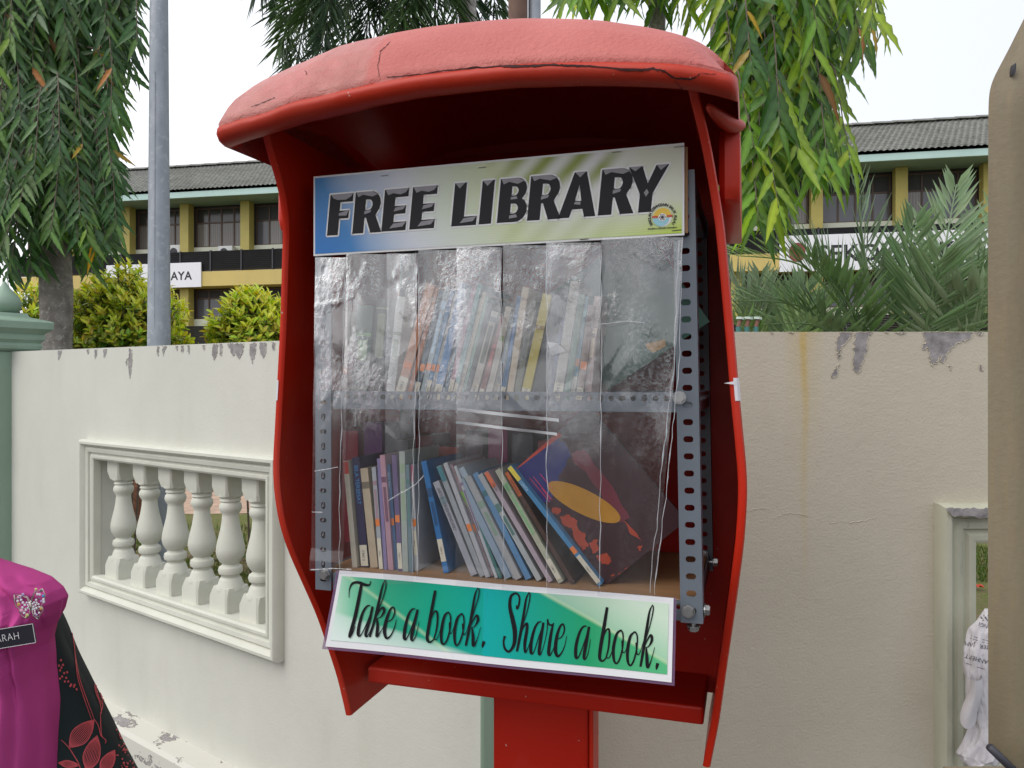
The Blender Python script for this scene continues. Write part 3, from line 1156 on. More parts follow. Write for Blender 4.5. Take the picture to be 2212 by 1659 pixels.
mb = MB()
path = [z2(1380, 571), z2(1500, 562), z2(1640, 545), z2(1800, 521), z2(2000, 502), z3(0, 491), z3(150, 489), z3(250, 485), z3(440, 480), z3(520, 487), z3(660, 488), z3(780, 500), z3(1050, 517), z3(1130, 508), z3(1215, 525), z3(1290, 578), z3(1400, 582), z3(1450, 566), z3(1480, 540)]
dense, wd = [], []
rnd = random.Random(3)
for i, ((x0, y0), (x1, y1)) in enumerate(zip(path, path[1:])):
    for q in range(5):
        dense.append((lerp(x0, x1, q / 5), lerp(y0, y1, q / 5) + rnd.uniform(-0.9, 0.9)))
        wd.append(0.8 + (4.0 if 4 <= i <= 16 else 1.4) * (0.75 + 0.25 * math.sin(i * 2.1 + q)))
print_ribbon(mb, hood_bvh, dense, wd, 0.0008, 2, 0.35)
for path in ([z2(1405, 310), z2(1370, 345), z2(1330, 380), z2(1325, 430), z2(1312, 490), z2(1322, 545), z2(1320, 575)],
             [z2(775, 520), z2(790, 545), z2(782, 552)], [z3(1480, 540), z3(1560, 550), z3(1600, 545)], [z3(1290, 590), z3(1330, 640), z3(1362, 670)],
             [z2(380, 790), z2(450, 765), z2(520, 735), z2(560, 718)]):
    dense = [(lerp(a_[0], b_[0], q / 6) + rnd.uniform(-0.8, 0.8), lerp(a_[1], b_[1], q / 6)) for a_, b_ in zip(path, path[1:]) for q in range(6)]
    print_ribbon(mb, hood_bvh, dense, 1.1, 0.0007, 4, 0.7)
mb.build("crack", M_CRACK, booth, recalc=False)

# white tape folded round the front edges
for sg, z0, z1 in ((-1, -0.026, 0.006), (1, -0.022, 0.008)):
    mb = MB()
    rs = []
    for q in range(5):
        z = lerp(z0, z1, q / 4)
        U, V = smooth_table(U_T, z), smooth_table(V_T, z)
        rs.append([B @ Vector((sg * u, v, z)) for u, v in ((U - 0.0115, V + 0.006), (U - 0.009, V - 0.0006), (U - 0.0055, V - 0.0012), (U - 0.002, V - 0.0006), (U + 0.0009, V + 0.004), (U + 0.0009, V + 0.014))][2:] if sg < 0 else [B @ Vector((u, v, z)) for u, v in ((U - 0.006, V - 0.0013), (U - 0.002, V - 0.0006), (U + 0.0009, V + 0.004), (U + 0.0009, V + 0.014))])
    mb.rings(rs, closed=False)
    if sg > 0:
        U, V = smooth_table(U_T, 0.003), smooth_table(V_T, 0.003)
        mb.add([B @ Vector(p) for p in ((U - 0.004, V - 0.0015, 0.004), (U - 0.004, V - 0.0015, -0.001), (U - 0.018, V - 0.003, 0.001))], [(0, 1, 2)])
    mb.build("tape", M_TAPE, booth)

# ================================================================== slotted angle rack
M_STEEL = paint("grey_slotted_steel", (0.122, 0.142, 0.170), 0.42, 0.08, 12, spec=0.5, dirt=(0.12, 0.13, 0.15), dirt_at=0.68)
M_ZINC = paint("zinc_bolt", (0.36, 0.36, 0.36), 0.28, 0.1, 40, metal=0.9)
M_PLY = paint("plywood", (0.30, 0.165, 0.075), 0.6, 0.18, 9, stretch=(0.3, 4, 4), dirt=(0.2, 0.11, 0.05), dirt_at=0.66)
rack = thing("metal_rack", "grey slotted angle iron rack with two plywood shelves standing inside the red booth", "rack", B @ Matrix.Translation((0.015, 0.0, -0.318)))


def slot_outline(kind, a, b, n=4):
    """16 points round a slot centred on 0: half length a, half height b"""
    pts = []
    for i in range(16):
        q = 2 * math.pi * i / 16 + math.pi / 16
        cx_, sy = math.cos(q), math.sin(q)
        if kind == 'h':
            pts.append(((a - b) * (1 if cx_ > 0 else -1) + b * cx_, b * sy))
        elif kind == 'v':
            pts.append((b * cx_, (a - b) * (1 if sy > 0 else -1) + b * sy))
        else:
            pts.append((b * 1.05 * cx_, b * 1.05 * sy))
    return pts


def rect_outline(hx, hz):
    pts = []
    for i in range(16):
        q = 2 * math.pi * i / 16 + math.pi / 16
        c_, s_ = math.cos(q), math.sin(q)
        k = max(abs(c_), abs(s_))
        pts.append((hx * c_ / k, hz * s_ / k))
    # pull the diagonal ones to true corners
    for i in (1, 2, 5, 6, 9, 10, 13, 14):
        c_, s_ = math.cos(2 * math.pi * i / 16 + math.pi / 16), math.sin(2 * math.pi * i / 16 + math.pi / 16)
        if i in (1, 6, 9, 14):
            pts[i] = (math.copysign(hx, c_), math.copysign(hz, s_))
    return pts


def slotted(mb, M, length, w, pitch, kinds, th=0.0022, a=0.0062, b=0.0038, zc_=0.0, start=0.0):
    """strip along local x from 0, centred on local z = 0, front at local y = 0"""
    n = max(1, int((length - start) / pitch))
    rest = (length - n * pitch) / 2
    x = 0.0
    if rest > 1e-4:
        mb.box((0, 0, -w / 2), (rest, th, w / 2), M)
        mb.box((length - rest, 0, -w / 2), (length, th, w / 2), M)
    for i in range(n):
        cx_ = rest + pitch * (i + 0.5)
        hole = slot_outline(kinds[i % len(kinds)], a, b)
        rect = rect_outline(pitch / 2, w / 2)
        vs = []
        for d in (0.0, th):
            vs += [(cx_ + p[0], d, p[1]) for p in rect] + [(cx_ + p[0], d, zc_ + p[1]) for p in hole]
        fs = []
        for j in range(16):
            k = (j + 1) % 16
            fs.append((j, k, 16 + k, 16 + j))
            fs.append((32 + j, 48 + j, 48 + k, 32 + k))
            fs.append((16 + j, 16 + k, 48 + k, 48 + j))
        mb.add(vs, fs, 0, M)
    # long outer edges
    mb.add([(0, 0, -w / 2), (length, 0, -w / 2), (length, th, -w / 2), (0, th, -w / 2)], [(0, 1, 2, 3)], 0, M)
    mb.add([(0, 0, w / 2), (length, 0, w / 2), (length, th, w / 2), (0, th, w / 2)], [(3, 2, 1, 0)], 0, M)


def axis(o, x, z):
    return B @ frame(Vector(o), x, z)


def upright(name, u0, u1, side, v, z0, z1, lean=0.0, rear=False):
    mb = MB()
    L = z1 - z0
    w = u1 - u0
    top = Vector((lean, 0, L)).normalized()
    # front flange: local x runs up, local z runs to the left
    mb_m = axis(((u0 + u1) / 2, v, z0), top, (-1, 0, 0))
    slotted(mb, mb_m, L, w, 0.0228, ['h'] if side > 0 else ['v', 'h'], a=0.0058, b=0.0037) if side < 0 else slotted(mb, mb_m, L, w, 0.0228, ['v'], a=0.0066, b=0.0042)
    # side flange
    uc = u1 if side > 0 else u0
    mm = axis((uc - (0.0022 if side > 0 else 0), v + 0.0172, z0), top, (0, 1, 0)) if side > 0 else axis((uc, v + 0.0172, z0), top, (0, 1, 0))
    slotted(mb, mm, L, 0.030, 0.0228, ['h'], a=0.0058, b=0.0037)
    return mb.build(name, M_STEEL, rack)


# in an upright's frame local x is up, so a 'v' slot lies across the strip
upright("upright", -0.277, -0.2495, -1, 0.0, -0.318, 0.285)
upright("upright", 0.2775, 0.3065, 1, 0.0, -0.318, 0.285, -0.011)
upright("upright", -0.277, -0.2495, -1, 0.300, -0.318, 0.285)
upright("upright", 0.2775, 0.3065, 1, 0.300, -0.318, 0.285, -0.011)


def rail(o, x, z, L, w=0.027, kinds=('r', 'h', 'r', 'v'), zc_=0.005, lip=None):
    mb = MB()
    M = axis(o, x, z)
    slotted(mb, M, L, w, 0.0151, list(kinds), a=0.0052, b=0.0036, zc_=zc_)
    if lip:
        mb.box((0, 0.0023, -w / 2), (L, 0.026, -w / 2 + 0.0022), M)
    return mb.build("rail", M_STEEL, rack)


rail((-0.2485, 0.0035, -0.0245), (1, 0, 0), (0, 0, 1), 0.547, lip=True)
rail((-0.2485, 0.0035, -0.3035), (1, 0, 0), (0, 0, 1), 0.547, lip=True)
rail((-0.2485, 0.296, -0.0245), (1, 0, 0), (0, 0, 1), 0.547)
rail((-0.2485, 0.296, -0.3035), (1, 0, 0), (0, 0, 1), 0.547)
rail((-0.2485, 0.296, 0.262), (1, 0, 0), (0, 0, 1), 0.547)
for z in (-0.0245, -0.3035, 0.262):
    rail((-0.2735, 0.035, z), (0, 1, 0), (0, 0, 1), 0.262)
    rail((0.3005 - (0.005 if z > 0.2 else 0), 0.035, z), (0, 1, 0), (0, 0, 1), 0.262)
for z in (-0.0365, -0.2985):
    mb = MB()
    mb.box((-0.268, 0.0062, z), (0.297, 0.293, z + 0.0095), B)
    mb.build("shelf_board", M_PLY, rack, bevel=0.001)


def bolt_mesh():
    mb = MB()
    hx = [(0.0075 * math.cos(k * math.pi / 3), 0.0075 * math.sin(k * math.pi / 3)) for k in range(6)]
    mb.prism(hx, -0.0065, -0.0015)
    mb.prism([(0.0062 * math.cos(k * math.pi / 3), 0.0062 * math.sin(k * math.pi / 3)) for k in range(6)], -0.0075, -0.0064)
    mb.lathe([(0.009, 0.0), (0.009, 0.0016)], 16, Matrix.Rotation(R(90), 4, 'X'))
    mb.lathe([(0.0034, -0.022), (0.0034, -0.0005)], 10, Matrix.Rotation(R(90), 4, 'X'))
    return mb.mesh("bolt", M_ZINC)


bolt_me = bolt_mesh()


def bolt(u, v, z, x=(1, 0, 0), zz=(0, 0, 1), spin=0.0):
    inst("bolt", bolt_me, axis((u, v, z), x, zz) @ Matrix.Rotation(spin, 4, 'Y'), rack)


for px, py, sp in ((1468, 859, 0.2), (1487, 1320, 0.5), (703, 1240, 0.1)):
    u, z = bp(px, py)
    bolt(u, -0.0005, z, spin=sp)
bolt(0.3072, 0.014, -0.303, (0, 1, 0), (0, 0, 1), 0.3)
bolt(-0.236, 0.05, -0.046, (1, 0, 0), (0, 1, 0))
bolt(0.2935, 0.005, -0.322, (1, 0, 0), (0, -1, 0))
bolt(0.3072, 0.29, -0.300, (0, 1, 0), (0, 0, 1))
bolt(0.290, 0.292, -0.290, spin=0.4)
# ================================================================== FREE LIBRARY sign
def sub_frame(u, v, z):
    return B @ Matrix.Translation((u, v, z))


uL, zB = bp(677, 553, -0.014)
uR, zT = bp(1478, 308, -0.014)
SW, SH = uR - uL, zT - zB
MS = sub_frame(uL, -0.0135, zB)
sign = thing("free_library_sign", "white and blue corrugated board reading FREE LIBRARY under the booth's hood", "sign", MS)
t = NT("free_library_print")
x, y, z = t.sep()
xn = t.math('DIVIDE', x, SW)
zn = t.math('DIVIDE', z, SH)
diag = t.math('ADD', xn, t.math('MULTIPLY', zn, 0.10))
wob = t.math('MULTIPLY', t.math('SUBTRACT', t.noise(9, 2, 0.5), 0.5), 0.12)
c = t.ramp(t.math('ADD', diag, wob), [(0.02, srgb(25, 105, 175)), (0.12, srgb(60, 130, 185)), (0.20, srgb(160, 180, 205)), (0.34, srgb(205, 208, 216)), (0.44, srgb(202, 210, 196)), (0.60, srgb(196, 206, 165)), (0.74, srgb(208, 212, 204)), (0.90, srgb(214, 214, 214)), (1.0, srgb(205, 208, 190))])
# soft rays from the upper right and the yellow-green lower corner
ray1 = t.math('ADD', t.math('MULTIPLY', xn, 9.0), t.math('MULTIPLY', zn, -2.0))
w = t.n.new("ShaderNodeTexWave")
w.bands_direction = 'X'
w.inputs["Scale"].default_value = 0.42
w.inputs["Distortion"].default_value = 1.0
cmb = t.n.new("ShaderNodeCombineXYZ")
t.link(ray1, cmb.inputs[0])
t.link(cmb.outputs[0], w.inputs["Vector"])
inband = t.math('MULTIPLY', t.math('MULTIPLY', t.ramp(xn, [(0.5, 0.0), (0.6, 1.0)]), t.ramp(xn, [(0.8, 1.0), (0.88, 0.0)])), t.ramp(zn, [(0.45, 0.25), (0.8, 1.0)]))
c = t.mix(t.math('MULTIPLY', t.math('MULTIPLY', w.outputs["Fac"], inband), 0.95), c, srgb(130, 145, 30))
corner = t.math('MULTIPLY', t.ramp(xn, [(0.62, 0.0), (0.98, 1.0)]), t.ramp(zn, [(0.0, 1.0), (0.42, 0.0)]))
c = t.mix(corner, c, srgb(175, 200, 30))
lowb = t.math('MULTIPLY', t.ramp(xn, [(0.05, 1.0), (0.24, 0.0)]), t.ramp(zn, [(0.0, 1.0), (0.9, 0.15)]))
c = t.mix(t.math('MULTIPLY', lowb, 0.75), c, srgb(15, 110, 185))
t.color(c).set(rough=0.38, spec=0.45)
wv = t.n.new("ShaderNodeTexWave")
wv.bands_direction = 'Z'
wv.inputs["Scale"].default_value = 95
t.link(t.co(), wv.inputs["Vector"])
t.bump(wv.outputs["Fac"], 0.12, 0.0006)
M_FLPRINT = t.m
M_BOARD = paint("white_corrugated_board", (0.70, 0.70, 0.70), 0.5, 0.04, 8)
mb = MB()
mb.box((0, 0, 0), (SW, 0.005, SH), MS)
mb.build("board", M_BOARD, sign)
mb = MB()
mb.flat([[(0.003, 0.003), (SW - 0.003, 0.003), (SW - 0.003, SH - 0.003), (0.003, SH - 0.003)]], -0.0006, MS)
mb.build("print_sheet", M_FLPRINT, sign)
mb = MB()
mb.box((0.012, 0.0055, 0.004), (SW + 0.004, 0.012, SH - 0.004), MS)
mb.build("backing_board", M_PLY, sign)

M_LETTER = paint("black_glossy_print", (0.010, 0.009, 0.012), 0.4, 0.1, 30, spec=0.2)
M_LIGHTPRINT = paint("white_print", (0.74, 0.74, 0.74), 0.45, 0.03, 30)
M_GREYPRINT = paint("grey_bevel_print", (0.23, 0.22, 0.24), 0.4, 0.12, 40)


def arc(cx_, cz, rx, rz, a0, a1, n=10):
    return [(cx_ + rx * math.cos(R(lerp(a0, a1, k / n))), cz + rz * math.sin(R(lerp(a0, a1, k / n)))) for k in range(n + 1)]


s_, b_ = 0.28, 0.21
GL = {
    'F': ([[(0, 0), (s_, 0), (s_, .40), (.52, .40), (.52, .59), (s_, .59), (s_, .80), (.60, .80), (.60, 1), (0, 1)]],
          [[(.02, 1), (.60, 1), (.55, .92), (.42, .85), (.20, .86), (.10, .90)], [(.27, .53), (.52, .59), (.47, .46), (.27, .47)]]),
    'E': ([[(0, 0), (.60, 0), (.60, b_), (s_, b_), (s_, .40), (.56, .40), (.56, .59), (s_, .59), (s_, .80), (.60, .80), (.60, 1), (0, 1)]],
          [[(.02, 1), (.60, 1), (.53, .90), (.40, .86), (.22, .90), (.10, .86)], [(.27, .46), (.50, .50), (.56, .59), (.30, .55)], [(.20, .06), (.52, .09), (.60, .20), (.28, .17)]]),
    'R': ([[(0, 0), (s_, 0), (s_, .37), (.32, .37), (.46, 0), (.74, 0), (.55, .42)] + arc(.40, .70, .26, .30, -40, 90) + [(0, 1)],
           [(s_, .55), (s_, .81)] + arc(.36, .68, .10, .13, 90, -90, 6)],
          [[(.02, 1), (.42, 1), (.58, .92), (.44, .87), (.20, .93), (.08, .88)], [(.27, .45), (.42, .49), (.44, .55), (.27, .53)]]),
    'L': ([[(0, 0), (.58, 0), (.58, b_), (s_, b_), (s_, 1), (0, 1)]],
          [[(.01, 1), (.125, .87), (.25, 1)], [(.20, .06), (.50, .09), (.58, .20), (.28, .17)]]),
    'I': ([[(0, 0), (s_, 0), (s_, 1), (0, 1)]], [[(.01, 1), (.125, .87), (.25, 1)]]),
    'B': ([[(0, 0)] + arc(.40, .28, .25, .28, -90, 60) + arc(.38, .74, .23, .26, -50, 90) + [(0, 1)],
           [(s_, .60), (s_, .81)] + arc(.34, .705, .09, .105, 90, -90, 6), [(s_, .19), (s_, .42)] + arc(.35, .305, .10, .115, 90, -90, 6)],
          [[(.02, 1), (.40, 1), (.54, .92), (.40, .86), (.20, .92), (.08, .87)], [(.27, .51), (.42, .52), (.40, .58), (.27, .57)], [(.27, .08), (.45, .10), (.42, .17), (.27, .15)]]),
    'A': ([[(0, 0), (.24, 0), (.29, .18), (.51, .18), (.56, 0), (.80, 0), (.53, 1), (.27, 1)], [(.33, .36), (.47, .36), (.40, .72)]],
          [[(.28, 1), (.40, .88), (.52, 1)], [(.32, .29), (.46, .27), (.46, .34), (.34, .34)]]),
    'Y': ([[(.24, 0), (.50, 0), (.50, .40), (.78, 1), (.52, 1), (.38, .62), (.24, 1), (-.04, 1), (.24, .40)]],
          [[(-.03, 1), (.10, .90), (.23, 1)], [(.53, 1), (.62, .88), (.76, 1)], [(.37, .50), (.32, .42), (.37, .33), (.42, .42)]]),
}
zoomS = lambda zx, zy: ((1100 + zx / 1.2289) * 0.54, (500 + zy / 1.2289) * 0.54)
seq = [('F', 258, 545), ('R', 382, 535), ('E', 525, 524), ('E', 662, 514), ('L', 868, 502), ('I', 1003, 494), ('B', 1092, 488), ('R', 1240, 476), ('A', 1392, 463), ('R', 1588, 447), ('Y', 1728, 436)]
u0, z0 = on_plane(*zoomS(258, 545), MS)
CAPH = on_plane(*zoomS(272, 345), MS)[1] - z0
zY = on_plane(*zoomS(1810, 430), MS)[1]
xs0 = [on_plane(*zoomS(q[1], q[2]), MS)[0] for q in seq]


def place_glyph(ch, x0, zb):
    h = CAPH
    f = lambda p: (x0 + (p[0] * 1.06 + 0.10 * p[1]) * h, zb + p[1] * h)
    loops, fac = GL[ch]
    body = MB()
    body.flat([[f(p) for p in l] for l in loops], -0.0016, MS)
    # white halo under the letter
    halo = MB()
    for l in loops:
        pts = [f(p) for p in l]
        k = len(pts)
        w = 0.0024
        for i in range(k):
            (x_a, z_a), (x_b, z_b) = pts[i], pts[(i + 1) % k]
            L = math.hypot(x_b - x_a, z_b - z_a)
            if L < 1e-6:
                continue
            nx2, nz2 = -(z_b - z_a) / L * w, (x_b - x_a) / L * w
            halo.add([(x_a + nx2, -0.0011, z_a + nz2), (x_b + nx2, -0.0011, z_b + nz2), (x_b - nx2, -0.0011, z_b - nz2), (x_a - nx2, -0.0011, z_a - nz2)], [(0, 1, 2, 3)], 0, MS)
            halo.add([(x_a + w * math.cos(q * math.pi / 4), -0.0011 - 0.0001 * (i % 2), z_a + w * math.sin(q * math.pi / 4)) for q in range(8)], [tuple(range(8))], 0, MS)
    lo = body.build("letter", M_LETTER, sign, recalc=False)
    halo.build("letter_outline", M_LIGHTPRINT, lo, recalc=False)
    for g in fac:
        fb = MB()
        fb.flat([[f(p) for p in g]], -0.0021, MS)
        fb.build("letter_highlight", M_GREYPRINT, lo, recalc=False)


for (ch, zx, zy), x0 in zip(seq, xs0):
    place_glyph(ch, x0, lerp(z0, zY, (x0 - u0) / (xs0[-1] - u0)))

# round school crest in the lower right corner
ex, ez = on_plane(*zoomS(1905, 455), MS)
er = on_plane(*zoomS(1952, 455), MS)[0] - ex
M_YEL = paint("yellow_print", (0.72, 0.48, 0.04), 0.4, 0.03, 30)
M_SKY = paint("pale_blue_print", (0.30, 0.58, 0.68), 0.4, 0.03, 30)
M_REDP = paint("red_print", (0.55, 0.06, 0.03), 0.4, 0.03, 30)
disc = lambda cx_, cz, r, a0=0, a1=360, n=24: [(cx_ + r * math.cos(R(lerp(a0, a1, k / n))), cz + r * math.sin(R(lerp(a0, a1, k / n)))) for k in range(n if a1 - a0 >= 360 else n + 1)]
mb = MB()
mb.flat([disc(ex, ez, er * 1.0)], -0.0012, MS, 0)
mb.flat([disc(ex, ez + er * 0.05, er * 0.95, -5, 185)], -0.0016, MS, 1)
mb.flat([disc(ex - er * 0.15, ez - er * 0.08, er * 0.85, 180, 360)], -0.0016, MS, 2)
mb.flat([disc(ex, ez, er * 0.42)], -0.0020, MS, 0)
mb.flat([disc(ex, ez, er * 0.10)], -0.0024, MS, 4)
for q in range(3):
    an = math.pi * q / 3
    loop = [(ex + er * (0.36 * math.cos(k) * math.cos(an) - 0.13 * math.sin(k) * math.sin(an)), ez + er * (0.36 * math.cos(k) * math.sin(an) + 0.13 * math.sin(k) * math.cos(an))) for k in [i * math.pi / 10 for i in range(20)]]
    hole = [(ex + (px_ - ex) * 0.8, ez + (pz_ - ez) * 0.8) for px_, pz_ in loop]
    mb.flat([loop, hole], -0.0022, MS, 4)
for sx_ in (-1, 1):
    mb.box((ex + sx_ * er * 0.78 - er * 0.3, -0.0021, ez + er * 0.0), (ex + sx_ * er * 0.78 + er * 0.3, -0.0018, ez + er * 0.2), MS, 3)
crest = mb.build("crest", [M_LIGHTPRINT, M_YEL, M_SKY, M_REDP, M_INK], sign, recalc=False)
word = "SEKOLAH KEBANGSAAN BALIK PULAU"
tb = MB()
rt = er * 1.22
for i, ch in enumerate(word):
    if ch == ' ':
        continue
    an = R(lerp(212, -32, i / (len(word) - 1)))
    v, f = text_geo(ch, er * 0.40, 0, 0.012 * er)
    ca, sa = math.cos(an - math.pi / 2), math.sin(an - math.pi / 2)
    tb.add([(ex + rt * math.cos(an) + x * ca - y * sa, -0.0017, ez + rt * math.sin(an) + x * sa + y * ca) for x, y, z in v], f, 0, MS)
v, f = text_geo("BERIMAN BERILMU BERAMAL", er * 0.24, 0, 0.004 * er)
tb.add([(ex + x, -0.0017, ez - er * 1.22 + y) for x, y, z in v], f, 0, MS)
tb.build("crest_lettering", M_INK, crest, recalc=False)
# staples
st = MB()
st.tube([(-0.006, -0.0012, 0), (0.006, -0.0012, 0)], 0.0005, 6)
st_me = st.mesh("staple", M_ZINC)
for zx, zy in ((540, 250), (1020, 210), (1680, 134), (1985, 108), (370, 640), (1140, 592), (1520, 562), (1975, 518)):
    x, z = on_plane(*zoomS(zx, zy), MS)
    inst("staple", st_me, MS @ Matrix.Translation((x, 0, z)) @ Matrix.Rotation(R(-3), 4, 'Y'), sign)

# ================================================================== Take a book. Share a book.
vb = -0.020
cor = [bp(px, py, vb) for px, py in ((733, 1232), (1455, 1292), (1452, 1470), (708, 1393))]
MT = sub_frame(cor[3][0], vb, cor[2][1])
o_u, o_z = cor[3][0], cor[2][1]
TLc, TRc, BRc, BLc = [(u - o_u, z - o_z) for u, z in cor]
card = thing("take_a_book_sign", "green and white laminated card reading Take a book. Share a book. along the rack's foot", "sign", MT)


def bilin(a, b):
    """a across 0..1, b up 0..1"""
    x = lerp(lerp(BLc[0], BRc[0], a), lerp(TLc[0], TRc[0], a), b)
    z = lerp(lerp(BLc[1], BRc[1], a), lerp(TLc[1], TRc[1], a), b)
    return x, z


def curl(a, b):
    b = min(b, 1.0)
    return -0.006 * (1 - b) ** 1.5 - 0.003 * abs(a - 0.48) * (1 - b) + 0.0015 * math.sin(a * 9)


def sheet(mb, a0, a1, b0, b1, off, nu=24, nv=6):
    vs = []
    for j in range(nv + 1):
        for i in range(nu + 1):
            a_, b2 = lerp(a0, a1, i / nu), lerp(b0, b1, j / nv)
            x, z = bilin(a_, b2)
            vs.append((x, curl(a_, b2) + off, z))
    fs = [(j * (nu + 1) + i, j * (nu + 1) + i + 1, (j + 1) * (nu + 1) + i + 1, (j + 1) * (nu + 1) + i) for j in range(nv) for i in range(nu)]
    mb.add(vs, fs, 0, MT)


CWID = TRc[0] - BLc[0]
CHGT = TLc[1] - BLc[1]
t = NT("green_gradient_print")
x, y, z = t.sep()
xn = t.math('DIVIDE', x, CWID)
zn = t.math('DIVIDE', z, CHGT)
half = t.math('LESS_THAN', xn, 0.487)
nz = t.math('MULTIPLY', t.math('SUBTRACT', t.noise(7, 2), 0.5), 0.25)
d1 = t.math('ADD', t.math('MULTIPLY', xn, 1.9), t.math('MULTIPLY', nz, 0.5))
c1 = t.ramp(d1, [(0.03, srgb(196, 226, 206)), (0.16, srgb(120, 195, 160)), (0.34, srgb(48, 158, 122)), (0.60, srgb(20, 158, 128)), (0.92, srgb(8, 160, 145))])
low = t.math('SUBTRACT', t.math('SUBTRACT', 0.46, t.math('MULTIPLY', xn, 0.85)), zn)
c1 = t.mix(t.ramp(t.math('ADD', low, t.math('MULTIPLY', nz, 0.3)), [(0.0, 0.0), (0.06, 0.55), (0.35, 0.95)]), c1, srgb(222, 236, 230))
d2 = t.math('ADD', t.math('SUBTRACT', xn, 0.48), t.math('MULTIPLY', nz, 0.3))
c2 = t.ramp(d2, [(0.0, srgb(10, 168, 168)), (0.12, srgb(15, 160, 145)), (0.30, srgb(35, 155, 105)), (0.50, srgb(90, 185, 130))])
up_ = t.math('SUBTRACT', t.math('ADD', zn, t.math('MULTIPLY', xn, 2.05)), 2.22)
c2 = t.mix(t.ramp(t.math('ADD', up_, t.math('MULTIPLY', nz, 0.2)), [(0.0, 0.0), (0.03, 0.45), (0.5, 0.92)]), c2, srgb(214, 230, 212))
c = t.mix(half, c2, c1)
for k1, k0, wd_, a_ in ((-2.6, 1.06, 0.015, 0.35), (-2.05, 2.23, 0.012, 0.4)):
    dd = t.math('ABSOLUTE', t.math('SUBTRACT', zn, t.math('ADD', t.math('MULTIPLY', xn, k1), k0)))
    c = t.mix(t.math('MULTIPLY', t.math('SUBTRACT', 1.0, t.math('DIVIDE', dd, wd_ * 3), True), a_), c, srgb(225, 236, 190))
t.color(c).set(rough=0.22, spec=0.5)
M_GPRINT = t.m
t = NT("laminate_film")
t.color((0.20, 0.12, 0.22)).set(rough=0.15, alpha=0.72)
M_LAM = t.m
M_CARD = paint("white_card", (0.78, 0.78, 0.80), 0.25, 0.02, 8)
mb = MB()
sheet(mb, -0.010, 1.007, -0.040, 1.0, 0.0012)
mb.build("laminate", M_LAM, card, smooth=True, recalc=False)
mb = MB()
sheet(mb, 0, 0.487, 0, 1, 0.0004)
mb.build("card_sheet", M_CARD, card, smooth=True, recalc=False)
mb = MB()
sheet(mb, 0.482, 1, 0, 1, -0.0003)
mb.build("card_sheet", M_CARD, card, smooth=True, recalc=False)
mb = MB()
sheet(mb, 0.012, 0.482, 0.09, 0.93, -0.0004)
mb.build("green_print", M_GPRINT, card, smooth=True, recalc=False)
mb = MB()
sheet(mb, 0.4825, 0.988, 0.09, 0.93, -0.0010)
mb.build("green_print", M_GPRINT, card, smooth=True, recalc=False)

